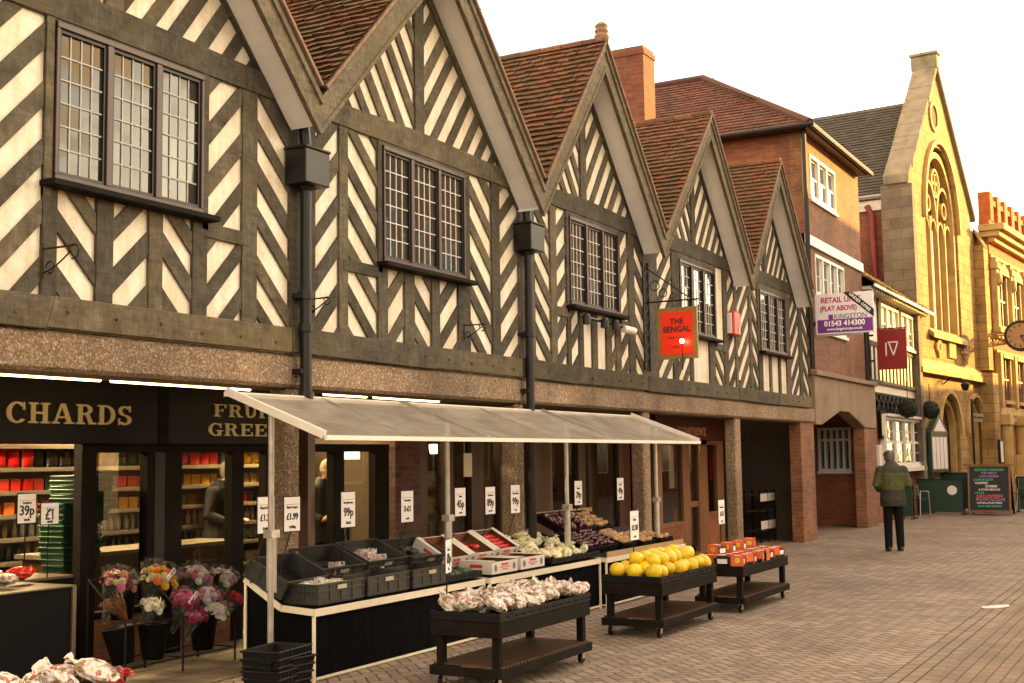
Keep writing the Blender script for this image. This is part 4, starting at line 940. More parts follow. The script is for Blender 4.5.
# shelving with goods behind the glass
plain('shelf_metal', (.20,.16,.11), .5)
sh = thing('shelving_unit', 'tall grocery shelving full of bright packets behind the shop window', 'shelves', (9, 3.4, 0))
m = MB(); m.box(5.5, 12.6, 3.45, 3.5, 0, 2.3); m.build('back_panel', 'shelf_metal', sh)
zs = [.55, .80, 1.02, 1.24, 1.46, 1.68, 1.90]
for z in zs:
    m = MB(); m.box(5.5, 12.6, 3.05, 3.45, z-.025, z); m.box(5.5, 12.6, 3.035, 3.049, z-.04, z-.008); m.build('shelf', 'shelf_metal', sh)
def packet_proto(mat):
    t = MB(); n = 5
    rings = []
    for z, d, w in ((0, .008, .07), (.03, .03, .068), (.09, .038, .07), (.15, .03, .068), (.18, .006, .072)):
        rings.append([(w*cos(2*pi*j/10)*(1.0), d*sin(2*pi*j/10), z) for j in range(10)])
    t.loft(rings); return t.build('crisp_packet', mat, org=(0,0,0))
def bottle_proto(mat):
    t = MB(); t.lathe([(0,0),(.028,0),(.03,.02),(.03,.10),(.012,.13),(.012,.155),(0,.155)], n=8); return t.build('bottle', mat, org=(0,0,0), smooth=True)
def carton_proto(mat):
    t = MB(); t.box(-.055,.055,-.04,.04,0,.115); t.box(-.03,.03,-.0415,-.04,.03,.085); return t.build('grocery_carton', mat, org=(0,0,0), bevel=.003)
rows = [(0, carton_proto, ['good_white','good_green'], 'pale grocery carton on the bottom shelf behind the shop glass', .13, 'carton'), (1, bottle_proto, ['good_dark','good_amber'], 'dark bottle on the second shelf up behind the shop glass', .105, 'bottle'),
        (2, bottle_proto, ['good_white','good_amber'], 'small pale bottle on the third shelf up behind the shop glass', .10, 'bottle'), (3, carton_proto, ['good_orange','good_yellow'], 'orange and yellow grocery carton on the middle shelf', .14, 'carton'),
        (4, carton_proto, ['good_red','good_brown'], 'red grocery carton on the shelf below the crisps', .135, 'carton'), (5, packet_proto, ['good_red','good_yellow'], 'shiny red crisp packet on the upper shelf of the shop', .15, 'packet'), (6, packet_proto, ['good_red','good_orange'], 'bright crisp packet on the topmost shelf of the shop', .15, 'packet')]
for zi, fn, mats, lab, stp, cat in rows:
    pr = []
    x = 5.6; c = 0
    while x < 12.5:
        mm = mats[0] if (int((x-5.6)/.45)+zi) % 5 != 2 else mats[1]
        if x > 8.5 and zi in (3, 4, 5): mm = ['good_amber', 'good_red', 'good_dark', 'good_yellow', 'good_green'][(int(x*2)+zi*3) % 5]
        key = (fn.__name__, mm)
        if key not in FIRST:
            FIRST[key] = fn(mm)
            FIRST[key]['category'] = cat; o = FIRST[key]
        else: o = FIRST[key].copy(); COL.objects.link(o)
        o.location = (x, 3.13+rnd.uniform(0,.03), zs[zi]); o.rotation_euler = (rnd.uniform(-.12,.0) if cat == 'packet' else 0, 0, rnd.uniform(-.15,.15)); o['label'] = lab; o['category'] = cat; o['group'] = lab.split(' on the ')[0]+' row'+'s'
        o['group'] = lab
        x += stp*rnd.uniform(.95, 1.1); c += 1
# checkout screens and counters inside
def monitor(x, y, z, rz, lab):
    t = thing('till_screen', lab, 'screen', (x, y, z)); m = MB(); m.box(x-.17, x+.17, y-.02, y+.02, z+.12, z+.36); m.box(x-.05, x+.05, y-.015, y+.03, z, z+.12); m.build('casing', 'white_paint', t, bevel=.01)
    m = MB(); m.box(x-.14, x+.14, y-.024, y-.0205, z+.15, z+.33); m.build('screen', 'lead_grey', t)
    t.rotation_euler = (0, 0, rz)
cn = thing('shop_counter', 'pale counter inside the shop behind the flower stand', 'counter', (9.0, 2.3, 0)); m = MB(); m.box(7.9, 10.2, 2.1, 2.6, 0, .86); m.build('cabinet', 'brown_wood', cn); m = MB(); m.box(7.85, 10.25, 2.05, 2.65, .861, .90); m.build('countertop', 'shelf_metal0', cn)
monitor(8.35, 2.3, .90, -.3, 'tilted till screen seen through the narrow window beside the green baskets'); monitor(9.3, 2.35, .90, .2, 'tilted till screen seen through the window under the word FRUIT')
# stack of green baskets on the black side counter
sc2 = thing('side_counter', 'black counter with silver edges under the stack of green baskets', 'counter', (6.9, .8, 0))
cxr, _ = onY(76, 573, .75)
m = MB(); m.box(5.2, cxr-.02, .76, 1.38, 0, .78); m.box(5.2, 7.4, 1.381, 2.0, 0, .78); m.build('cabinet', 'black_fabric', sc2); m = MB(); m.box(5.2, cxr, .745, 1.39, .781, .792); m.box(5.2, 7.4, 1.391, 2.02, .781, .80); m.box(cxr-.035, cxr, .74, .758, 0, .78); m.build('metal_edge', 'shelf_metal0', sc2)
def basket_proto(mat, name='shopping_basket', w=.42, d=.28, h=.20):
    t = MB(); a = .85
    def loopz(z, k, s): return [(s*w/2*k*sx, s*d/2*k*sy, z) for sx, sy in ((-1,-1),(1,-1),(1,1),(-1,1))]
    o_ = [loopz(0, a, 1), loopz(h, 1, 1), loopz(h, 1, .95), loopz(.012, a, .95)]; t.loft(o_)
    for z, k in ((h, 1.03), (h*.75, .985), (h*.5, .95), (h*.25, .905)):
        t.tube(loopz(z, k, 1)+[loopz(z, k, 1)[0]], .009, 6)
    for i in range(9):
        f = -1+2*(i+.5)/9
        t.bar((f*w/2*a, -d/2*a-.002, 0), (f*w/2, -d/2-.002, h), .006, .006)
        t.bar((f*w/2*a, d/2*a+.002, 0), (f*w/2, d/2+.002, h), .006, .006)
    return t.build(name, mat, org=(0,0,0))
gb = basket_proto('green_plastic'); gb['category'] = 'basket'
for i in range(9): place(gb, (onY(70, 560, 1.75)[0]+.01*(i % 2), 1.75, .80+i*.046), (0,0,.04*(-1)**i), 'green plastic shopping basket in the wide lower stack on the side counter', 'green baskets in the lower stack')
for i in range(6): place(gb, (onY(80, 560, 1.75)[0]+.01*(i % 2), 1.75, 1.21+i*.038), (0,0,.03*(-1)**i), 'green plastic shopping basket in the upper stack on the side counter', 'green baskets in the upper stack')

# ------------------------------------------------------------------ the brown restaurant front and the news shop
rf = thing('restaurant_front', 'dark brown wooden restaurant front with lit wall lamps behind the canopy', 'shopfront', (14, SY, 0))
m = MB(); m.box(fx(390), fx(415), SY-.08, SY+.1, 0, 2.42); m.build('brick_pier', 'brick_dark', rf)
m = MB()
for a, b in ((415,424),(441,450),(468,480),(497,503),(530,548),(576,583),(617,628)): m.box(fx(a), fx(b), SY-.06, SY+.05, 0, 2.1)
m.box(fx(415), fx(628), SY-.07, SY+.06, 2.1, 2.42); m.box(fx(450), fx(530), SY-.055, SY+.045, 0, .5); m.box(fx(583), fx(617), SY-.055, SY+.045, 0, .55); m.build('frame', 'brown_wood', rf, bevel=.006)
for a, b in ((424,441),(450,468),(480,497),(503,530),(548,576),(583,617)):
    m = MB(); m.add([(fx(a), SY, .3), (fx(b), SY, .3), (fx(b), SY, 2.1), (fx(a), SY, 2.1)], [(0,1,2,3)]); m.build('glass', 'shop_glass', rf)
m = MB(); m.box(fx(532), fx(548)+.1, SY-.03, SY+.03, .0, 2.08); m.build('door', 'orange_wood', rf)
for i, (p, q2) in enumerate(((430, 480), (430, 505), (434, 530))):
    x, z = onY(p, q2, SY+.1); t = thing('framed_menu', ['framed menu high beside the brick pier of the restaurant', 'framed menu in the middle beside the brick pier of the restaurant', 'framed menu low beside the brick pier of the restaurant'][i], 'menu', (x, SY+.1, z-.12))
    m = MB(); m.box(x-.14, x+.14, SY+.09, SY+.105, z-.11, z+.11); m.build('frame', 'gold_paint', t); m = MB(); m.box(x-.11, x+.11, SY+.084, SY+.0895, z-.08, z+.08); m.build('paper', 'interior_wall', t)
for i, (p, q2) in enumerate(((434, 449), (446, 448))):
    x, z = onY(p, q2, SY+.5); t = thing('wall_lamp', ['warm glowing lamp behind the first restaurant window', 'second warm glowing lamp beside the canopy pole in the restaurant'][i], 'lamp', (x, SY+.5, z-.1)); m = MB(); m.lathe([(0,z-.06),(.05,z-.06),(.08,z+.06),(.0,z+.06)], (x, SY+.5, 0), 10); m.build('lamp_shade', 'lamp_glow', t); m = MB(); m.box(x-.015, x+.015, SY+.5, SY+.6, z-.1, z-.06); m.build('bracket', 'iron', t)
m = MB(); x, z = onY(465, 465, SY-.03); m.box(x-.10, x+.10, SY-.075, SY-.065, z-.15, z+.15); tag(m.build('poster', 'cream_paint'), 'small cream poster on the brown restaurant window frame', 'poster')
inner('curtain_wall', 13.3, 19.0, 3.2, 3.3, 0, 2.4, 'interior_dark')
# curtain panels seen in the restaurant glass
for i, (a, b) in enumerate(((590, 598), (604, 611), (483, 490))):
    m = MB(); x0, x1 = fx(a, 1.9), fx(b, 1.9); n_ = 12
    pts = [(x0+(x1-x0)*j/n_, 1.9+.025*sin(j*2.1), 0) for j in range(n_+1)]
    m.loft([[(p[0], p[1]+d, z) for p in pts for d in (0,)]+[(p[0], p[1]+.01, z) for p in pts[::-1]] for z in (.35, 2.1)]); tag(m.build('curtain', 'interior_wall'), ['pale curtain behind the wide window near the third concrete pillar', 'second pale curtain nearer the third concrete pillar', 'yellowish curtain behind the narrow restaurant window'][i], 'curtain')
nf = thing('newsagent_shopfront', 'news shopfront with dark red sign and wood framed windows between two concrete pillars', 'shopfront', (20, SY, 0))
NY = 1.15
def nx(p): return XX(p, 500, NY)
m = MB(); m.box(nx(652), nx(722), NY-.10, NY-.0, 1.98, 2.40); m.build('fascia', 'fascia_red', nf, bevel=.01)
x, z = onY(692, 430, NY-.1); text('zupernewz', .30, 'fascia_letter', nf, (x, NY-.105, z), sx=1.05, bold=.006)
m = MB()
for a, b in ((655,660),(681,688),(697,706),(716,722)): m.box(nx(a), nx(b), NY-.05, NY+.05, 0, 1.98)
m.box(nx(660), nx(681), NY-.05, NY+.05, .50, .58); m.box(nx(706), nx(716), NY-.05, NY+.05, .60, .68); m.box(nx(660), nx(716), NY-.05, NY+.05, 1.9, 1.98); m.box(nx(688), nx(697), NY-.03, NY+.03, .8, .9); m.build('frame', 'orange_wood', nf, bevel=.006)
m = MB(); m.box(nx(660), nx(681), NY-.04, NY+.04, 0, .50); m.build('stall_riser', 'brick_orange', nf); m = MB(); m.box(nx(706), nx(716), NY-.04, NY+.04, 0, .60); m.build('stall_riser', 'brick_orange', nf)
for a, b, z0 in ((660,681,.58),(688,697,.1),(706,716,.68)):
    m = MB(); m.add([(nx(a), NY, z0), (nx(b), NY, z0), (nx(b), NY, 1.9), (nx(a), NY, 1.9)], [(0,1,2,3)]); m.build('glass', 'shop_glass', nf)
for i, (p, q2, w_, h_, mt, lb) in enumerate(((671, 465, .22, .8, 'cream_paint', 'tall cream poster in the news shop window'), (676, 480, .12, .3, 'good_green', 'small green notice beside the cream poster in the news shop'), (713, 465, .3, .55, 'red_sign', 'red poster in the narrow news shop window by the pillar'), (676, 515, .12, .2, 'red_sign', 'small red box low in the news shop window'), (660, 478, .25, .4, 'lead_white', 'grey notice in the corner of the news shop window'))):
    x, z = onY(p, q2, NY+.06); m = MB(); m.box(x-w_/2, x+w_/2, NY+.05+.01*i, NY+.06+.01*i, z-h_/2, z+h_/2); tag(m.build('poster', mt), lb, 'poster')
inner('wall_passage_end', 22.5, 26.0, 5.0, 5.2, 0, 2.55, 'brick_dark')
# small shelf rack in the passage
rk = thing('shelf_rack', 'small white and dark shelf rack standing in the passage beside the brick pier', 'rack', (23.2, .95, 0))
x0 = XX(752, 500, .9); x1 = XX(767, 500, .9)
m = MB()
for xx in (x0, (x0+x1)/2, x1):
    for yy in (.75, 1.05): m.box(xx-.015, xx+.015, yy-.015, yy+.015, 0, 1.02)
m.build('frame', 'dark_timber', rk)
for z in (.22, .60, .92):
    m = MB(); m.box(x0, x1, .74, 1.06, z, z+.02); m.build('shelf', 'brown_wood', rk)
for z0, z1 in ((.26, .42), (.80, .95)):
    m = MB(); m.box(x0+.02, (x0+x1)/2-.02, .735, .75, z0, z1); m.box((x0+x1)/2+.02, x1-.02, .735, .75, z0, z1); m.build('drawer_front', 'white_paint', rk)

# ------------------------------------------------------------------ rainwater pipes, wall fittings
def downpipe(label, pxx, yy, zt, zb, hop):
    x = XX(pxx, 300, yy); t = thing('downpipe', label, 'downpipe', (x, yy, zb), 'black rainwater pipes between the gables')
    m = MB(); m.tube([(x, yy, zb), (x, yy, zt)], .05, 12)
    for z in (zb+.05, (zb+ZS1)/2+.3, ZS1+.25): m.tube([(x, yy, z), (x, yy, z+.07)], .065, 12)
    m.build('pipe', 'black_metal', t, smooth=False)
    m = MB(); h0 = hop-.16; m.prism([(x-.17, yy-.13, hop+.16), (x+.17, yy-.13, hop+.16), (x+.17, yy+.10, hop+.16), (x-.17, yy+.10, hop+.16)], (0,0,-.30)); m.box(x-.18, x+.18, yy-.14, yy+.11, hop+.161, hop+.185); m.lathe([(.05, hop-.19), (.08, hop-.141)], (x, yy, 0), 8); m.build('hopper', 'black_metal', t, bevel=.008)
    m = MB(); m.tube([(x, yy, hop+.2), (x-.02, yy+.02, hop+.5)], .05, 10); m.build('swan_neck', 'black_metal', t)
    for z in (3.1, 2.45): m = MB(); m.box(x-.075, x+.075, yy-.01, .03, z, z+.04); m.build('bracket', 'black_metal', t)
    return t
downpipe('black downpipe with square hopper in the valley of the two largest gables', 306, -.12, 4.3, 2.18, 4.22)
dp = downpipe('slimmer black downpipe with square hopper left of the house with clay finial', 529, -.12, 4.3, .02, 4.22)
x = XX(307, 500, .12); m = MB(); m.box(x-.05, x+.05, .07, .17, 0, 2.30); tag(m.build('boxed_pipe', 'brown_wood'), 'rust brown boxed pipe standing against the first concrete pillar', 'pipe')
def scroll_bracket(label, p, q2, s=1.):
    x, z = onY(p, q2, -.03); m = MB(); m.tube([(x, -.03, z+.10*s), (x, -.035, z-.14*s)], .008, 6); m.tube([(x, -.035, z+.06*s), (x, -.36*s, z+.06*s)], .007, 6)
    m.tube([(x, -.04, z-.10*s)]+[(x, -.04-.26*s*i/8, z-.10*s+.13*s*(i/8)**1.5) for i in range(1, 9)], .006, 6)
    m.tube([(x, -.32*s+.05*s*cos(a), z+.02*s+.05*s*sin(a)) for a in [pi*2*i/10 for i in range(9)]], .006, 6); m.tube([(x, -.10*s+.04*s*cos(a), z-.07*s+.04*s*sin(a)) for a in [pi*2*i/10 for i in range(9)]], .006, 6)
    return tag(m.build('scroll_bracket', 'iron', org=(x, -.03, z)), label, 'bracket', 'iron hanging basket brackets')
scroll_bracket('small scrolled iron bracket under the left end of the large lattice window', 43, 258)
scroll_bracket('small scrolled iron bracket just past the first downpipe', 309, 304, .7); scroll_bracket('small scrolled iron bracket under the window of the house between the downpipes', 464, 330, .8)
# floodlights under the third window
t = thing('floodlight_bar', 'row of black floodlights with a white end camera under the third window', 'floodlight', (14.3, -.1, 3.45))
(xa_, za_), (xb_, zb_) = onY(578, 316, -.12), onY(628, 324, -.12)
m = MB(); m.tube([(xa_, -.14, za_), (xb_, -.14, za_-.02)], .02, 8); m.build('rail', 'black_metal', t)
for f in (.05, .4, .62):
    xx = xa_+(xb_-xa_)*f; m = MB(); m.lathe([(.0, za_-.11), (.055, za_-.10), (.05, za_), (.03, za_+.03), (0, za_+.03)], (xx, -.20, 0), 10); m.build('lamp_head', 'black_metal', t)
m = MB(); m.tube([(xb_-.25, -.16, za_-.05), (xb_-.02, -.22, za_-.07)], .05, 10); m.build('camera_housing', 'white_paint', t); m = MB(); m.tube([(xb_-.021, -.221, za_-.07), (xb_+.02, -.23, za_-.073)], .042, 10); m.build('camera_lens', 'black_metal', t)
# alarm box
x, z = onY(733, 324, -.06); m = MB(); m.box(x-.17, x+.17, -.14, -.0, z-.20, z+.20); t = tag(m.build('alarm_box', 'red_box', bevel=.02), 'small red alarm box on the wall of the fourth timber house', 'alarm')
m = MB(); m.box(x-.21, x-.171, -.10, -.0, z-.17, z+.17); m.build('side_panel', 'white_paint', t); m = MB(); m.box(x+.04, x+.12, -.146, -.141, z-.17, z-.05); m.build('indicator', 'lead_white', t)
# hanging pub-style restaurant sign
SX = 16.33
(y0, z1), (y1, _), (_, z0) = onX(657, 309, SX), onX(697, 306, SX), onX(658, 360, SX)
bs = thing('hanging_sign', 'glowing red hanging sign in gold frame on a wrought iron bracket', 'sign', (SX, -.03, 2.9))
m = MB(); m.box(SX-.02, SX+.02, y1, y0, z0, z1); m.build('board', 'gold_paint', bs, bevel=.004)
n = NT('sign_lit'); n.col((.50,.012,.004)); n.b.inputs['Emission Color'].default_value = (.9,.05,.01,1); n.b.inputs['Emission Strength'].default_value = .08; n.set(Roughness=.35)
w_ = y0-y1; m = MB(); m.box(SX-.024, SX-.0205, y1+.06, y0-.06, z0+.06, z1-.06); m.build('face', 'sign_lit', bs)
ym = (y0+y1)/2; RS = (pi/2, 0, -pi/2)
text('THE', .11, 'ink', bs, (SX-.026, ym, z1-.20), RS, bold=.003); text('BENGAL', .115, 'ink', bs, (SX-.026, ym, z1-.31), RS, bold=.003, sx=.95); text('Indian Cuisine', .05, 'ink', bs, (SX-.026, ym, z1-.42), RS); text('~ Balti ~', .06, 'ink', bs, (SX-.026, ym, z0+.17), RS)
m = MB(); m.tube([(SX, 0, z1+.10), (SX, y1-.02, z1+.10)], .012, 8); m.tube([(SX, -.02, z1+.62), (SX, y1+.10, z1+.12)], .010, 8); m.tube([(SX, y0-.02, z1+.10), (SX, y0-.02, z1)], .006, 6); m.tube([(SX, y1+.04, z1+.10), (SX, y1+.04, z1)], .006, 6)
for c_, r_ in (((-.30, .22), .06), ((-.18, .33), .07), ((-.45, .17), .04)): m.tube([(SX, c_[0]+r_*cos(a), z1+c_[1]+r_*sin(a)) for a in [pi*2*i/12 for i in range(13)]], .007, 6)
m.build('bracket', 'iron', bs)
m = MB(); zt_ = onY(651, 265)[1]; zb_ = onY(651, 372)[1]; m.box(SX-.11, SX-.085, -.06, -.035, zb_, zt_); m.box(SX+.085, SX+.11, -.06, -.035, zb_, zt_)
for i in range(9):
    zc = zb_+(zt_-zb_)*(i+.5)/9; m.tube([(SX+.075*cos(a), -.05, zc+.07*sin(a)) for a in [pi*2*k/10 for k in range(11)]], .009, 5)
m.build('wall_plate', 'iron', bs)
m = MB(); yl, zl_ = onX(682, 341, SX-.12); m.ball((SX-.12, yl, zl_), .035, 2); m.build('glint_bulb', 'lamp_glow', bs); m = MB(); m.tube([(SX-.12, yl, zl_), (SX-.12, yl, zl_-.4), (SX-.02, yl, z0+.01)], .006, 6); m.build('bulb_arm', 'iron', bs)  # glowing bulb on an arm, added to give the bright glint on the sign
# estate agent board
KX = 25.35
es = thing('letting_board', 'white and purple retail unit letting board projecting from the brick building', 'sign', (KX, 0, 4.3))
(ky0, kz1), (ky1, _), (_, kz0) = onX(815, 295, KX), onX(873, 291, KX), onX(820, 335, KX); ky0 = min(ky0, -.02)
m = MB(); m.box(KX-.03, KX+.03, ky1, ky0, kz0, kz1); m.box(KX+.031, KX+.07, ky1+.25, ky0, kz0-.03, kz1-.05); m.build('board', 'sign_white', es, bevel=.004)
zp = kz0+(kz1-kz0)*.36; m = MB(); m.box(KX-.034, KX-.0305, ky1+.02, ky0-.04, kz0+.03, zp); m.build('purple_panel', 'sign_purple', es)
kw = ky0-ky1; ym = (ky0+ky1)/2
text('RETAIL UNIT', .155, 'text_red', es, (KX-.034, ky0-.12, kz1-.14), RS, bold=.004, align='LEFT', sx=.9); text('(FLAT ABOVE)', .14, 'text_red', es, (KX-.034, ky0-.10, kz1-.31), RS, bold=.004, align='LEFT', sx=.85)
text('KINGSTON', .145, 'ink', es, (KX-.034, ky0-.38, kz1-.48), RS, bold=-.001, align='LEFT', sx=.9); text('01543 414300', .15, 'text_white', es, (KX-.037, ym, zp-.09), RS, bold=.005, sx=.95); text('www.kingstoncps.co.uk', .075, 'text_white', es, (KX-.037, ym, kz0+.10), RS, bold=.002)
m = MB(); m.box(KX-.034, KX-.0305, ky0-.36, ky0-.27, kz1-.53, kz1-.43); m.build('logo', 'sign_purple', es)
m = MB(); m.prism([(KX-.037, ky1+.60, kz1+.01), (KX-.037, ky1+.42, kz1+.01), (KX-.037, ky1-.01, kz0+.30), (KX-.037, ky1-.01, kz0+.46)], (-.004, 0, 0)); m.build('banner_strip', 'ink', es)
uo_ = text('UNDER OFFER', .085, 'text_white', es, (KX-.043, ky1+.26, (kz1+kz0+.40)/2), (pi/2, 0, -pi/2), bold=.002)
uo_.rotation_euler = Euler((pi/2, 0, -pi/2)); uo_.rotation_euler.rotate_axis('Z', atan2(-(kz1-kz0-.36), .50))
m = MB(); m.box(KX+.031, KX+.06, ky1+.2, .0, kz0+.2, kz0+.28); m.build('bracket', 'iron', es)
# red square sign
IX = 30.75
(iy0, iz1), (iy1, _), (_, iz0) = onX(877, 330, IX), onX(906, 328, IX), onX(878, 370, IX)
vs = thing('projecting_sign', 'dark red square projecting sign with white mark beside the half-timbered cottage', 'sign', (IX, 0, iz0))
m = MB(); m.box(IX-.03, IX+.03, iy1, iy0, iz0, iz1); m.build('board', 'sign_red_dark', vs, bevel=.006)
m = MB(); yc = (iy0+iy1)/2; zc = (iz0+iz1)/2
for a, b in (((.14, .16), (.14, -.16)), ((.07, .16), (-.03, -.15)), ((-.03, -.15), (-.14, .17)), ((.10, .17), (-.14, .17))): m.bar((IX-.033, yc+a[0], zc+a[1]), (IX-.033, yc+b[0], zc+b[1]), .005, .028, up=(0, a[1]-b[1], b[0]-a[0]) if True else (0,0,1))
m.build('logo', 'text_white', vs)
m = MB(); m.box(IX-.015, IX+.015, .0, .6, iz0+.2, iz0+.25); m.box(IX-.015, IX+.015, .0, .6, iz1-.15, iz1-.1); m.tube([(IX, iy0, iz1+.02), (IX, iy1, iz1+.02)], .015, 6); m.build('bracket', 'iron', vs)

# ------------------------------------------------------------------ canopy
cy0, cz0, cy1, cz1 = -1.10, 1.875, -.15, 2.235; cxl, cxr_ = 7.50, 15.45
cn = thing('stall_canopy', 'beige sloping market canopy on metal poles over the row of stalls', 'canopy', ((cxl+cxr_)/2, -.6, 0))
nx_ = 36; ny_ = 6; m = MB(); vs_ = []; fs_ = []
rx = [cxl, 9.95, 12.85, cxr_]
for j in range(ny_+1):
    for i in range(nx_+1):
        u = i/nx_; v = j/ny_; x = cxl+(cxr_-cxl)*u
        k = min(abs(x-a) for a in rx); sag = -.055*min(1, k/.9)*sin(pi*v)
        vs_.append((x, cy0+(cy1-cy0)*v, cz0+(cz1-cz0)*v+sag+.012))
for j in range(ny_):
    for i in range(nx_): a = j*(nx_+1)+i; fs_.append((a, a+1, a+nx_+2, a+nx_+1))
m.add(vs_, fs_); m.build('canopy_cloth', 'canopy_cloth', cn, smooth=True)
m = MB(); m.box(cxl, cxr_, cy0-.025, cy0, cz0-.018, cz0+.018); m.box(cxl, cxr_, cy1, cy1+.03, cz1-.02, cz1+.02)
m.build('rail', 'white_paint', cn)
for x in rx: m = MB(); m.bar((x, cy0-.0, cz0+.022), (x, cy1, cz1+.022), .035 if x in (cxl, cxr_) else .03, .03 if x not in (cxl, cxr_) else .06); m.build('rafter', 'white_paint' if x in (cxl, cxr_) else 'aluminium', cn)
for x in (8.72, 11.4, 14.15): m = MB(); m.bar((x, cy0, cz0+.005), (x, cy1, cz1+.005), .014, .012); m.build('rafter', 'galvanised', cn)
for pxp, yy in ((271, -.50), (447.5, -.52), (567, -.52), (656.5, -.60)):
    x = XX(pxp, 500, yy); zt = cz0+(cz1-cz0)*(yy-cy0)/(cy1-cy0); m = MB(); m.tube([(x, yy, .02), (x, yy, zt-.0)], .024, 10); m.tube([(x, yy, .72), (x, yy, 1.12)], .034, 10); m.tube([(x+.05, yy, .70), (x+.05, yy, 1.15)], .014, 8); m.box(x-.04, x+.06, yy-.04, yy+.04, 1.12, 1.18)
    m.bar((x, yy, zt-.02), (x, cy0, cz0-.01), .02, .02); m.build('pole', 'galvanised', cn)
m = MB(); x = XX(725, 470, -1.1); m.tube([(cxr_-.01, cy0, cz0), (cxr_-.01, cy0, cz0-.12)], .012, 6); m.build('strap', 'orange_wood', cn)

# ------------------------------------------------------------------ market stalls
def stall(label, x0, x1, yf, yb):
    t = thing('market_stall', label, 'stall', ((x0+x1)/2, (yf+yb)/2, 0), 'draped market stalls under the canopy')
    zf, zm, zb = .555, .575, .79; ym = yf+.32
    m = MB(); m.prism([(x0, yf, zf-.02), (x0, ym, zm-.02), (x0, yb, zb-.02), (x0, yb, zb), (x0, ym, zm), (x0, yf, zf)][:6], (x1-x0, 0, 0)) if False else None
    m.prism([(x0, yf, zf-.025), (x0, ym, zm-.025), (x0, ym, zm), (x0, yf, zf)], (x1-x0, 0, 0)); m.prism([(x0, ym, zm-.025), (x0, yb, zb-.025), (x0, yb, zb), (x0, ym, zm)], (x1-x0, 0, 0)); m.build('tabletop', 'black_plastic', t)
    m = MB(); n_ = 60; f = [(x0+.012+(x1-x0-.024)*i/n_, yf+.012+.0012*sin(i*1.9)+.002*sin(i*.35), 0) for i in range(n_+1)]
    m.loft([[(p[0], p[1]+(0.006 if z < .3 else 0), z) for p in f]+[(p[0], p[1]+.012, z) for p in f[::-1]] for z in (.035, .25, zf-.05)])
    m.prism([(x0+.01, yf+.02, .03), (x0+.01, yb-.02, .03), (x0+.01, yb-.02, zb-.05), (x0+.01, ym, zm-.04), (x0+.01, yf+.02, zf-.04)], (.012, 0, 0)); m.prism([(x1-.022, yf+.02, .03), (x1-.022, yb-.02, .03), (x1-.022, yb-.02, zb-.05), (x1-.022, ym, zm-.04), (x1-.022, yf+.02, zf-.04)], (.012, 0, 0)); m.build('skirt', 'skirt_black', t)
    m = MB(); m.box(x0, x1, yf-.012, yf+.004, zf-.052, zf+.004); m.bar((x0, yf, zf-.02), (x0, ym, zm-.02), .012, .05); m.bar((x0, ym, zm-.02), (x0, yb, zb-.02), .012, .05); m.bar((x1, yf, zf-.02), (x1, ym, zm-.02), .012, .05); m.build('edge_trim', 'cream_paint', t)
    for xx in (x0-.004, x1-.020):
        m = MB(); m.box(xx, xx+.024, yf-.008, yf+.01, .0, zf-.053); m.build('leg', 'cream_paint', t); m = MB(); m.box(xx, xx+.024, yb-.02, yb, 0, zb-.04); m.build('leg', 'cream_paint', t)
    m = MB(); m.box(x0+.03, x1-.03, yf-.006, yf+.008, .018, .036); m.box(x0-.002, x0+.012, yf+.01, yb-.02, .018, .036); m.build('lower_rail', 'cream_paint', t)
    return t
stall('black draped stall of grey plastic crates nearest the flower stand', 7.86, 10.50, -.72, -.03)
stall('black draped stall of white fruit cartons and bagged salad in the middle', 10.55, 13.08, -.75, -.03)
stall('black draped stall with trays of plums and potatoes by the third concrete pillar', 13.13, 15.62, -.80, -.03)

def crate_proto(w, d, h, mat, name='plastic_crate', slat=True):
    t = MB(); th = .012
    t.box(-w/2, w/2, -d/2, d/2, 0, .012)
    for sx in (-1, 1): t.box(sx*w/2-th/2, sx*w/2+th/2, -d/2, d/2, .012, h-.001)
    for sy in (-1, 1): t.box(-w/2, w/2, sy*d/2-th/2+.0005, sy*d/2+th/2-.0005, .012, h-.0015)
    for z in (h-.012, h*.62, .012):
        e = .014; zz = z
        t.box(-w/2-e, w/2+e, -d/2-e, -d/2-.006, zz, zz+.013); t.box(-w/2-e, w/2+e, d/2+.006, d/2+e, zz, zz+.013); t.box(-w/2-e, -w/2-.006, -d/2-.005, d/2+.005, zz, zz+.0128); t.box(w/2+.006, w/2+e, -d/2-.005, d/2+.005, zz, zz+.0128)
    for i in range(5):
        xx = -w/2+w*i/4; t.box(xx-.006, xx+.006, -d/2-.013, -d/2-.005, .014, h-.013); t.box(xx-.006, xx+.006, d/2+.005, d/2+.013, .014, h-.013)
    for i in range(4):
        yy = -d/2+d*i/3; t.box(-w/2-.013, -w/2-.005, yy-.006, yy+.006, .014, h-.013); t.box(w/2+.005, w/2+.013, yy-.006, yy+.006, .014, h-.013)
    o = t.build(name, mat, org=(0,0,0)); o['category'] = 'crate'
    g = MB(); g.box(-.06, .06, -d/2-.018, -d/2-.013, h*.66, h*.86); g.build('handle', 'galvanised' if h > .12 else mat, o)
    return o
CR = crate_proto(.60, .38, .165, 'crate_worn')
G1 = 'grey plastic crates on the nearest stall'
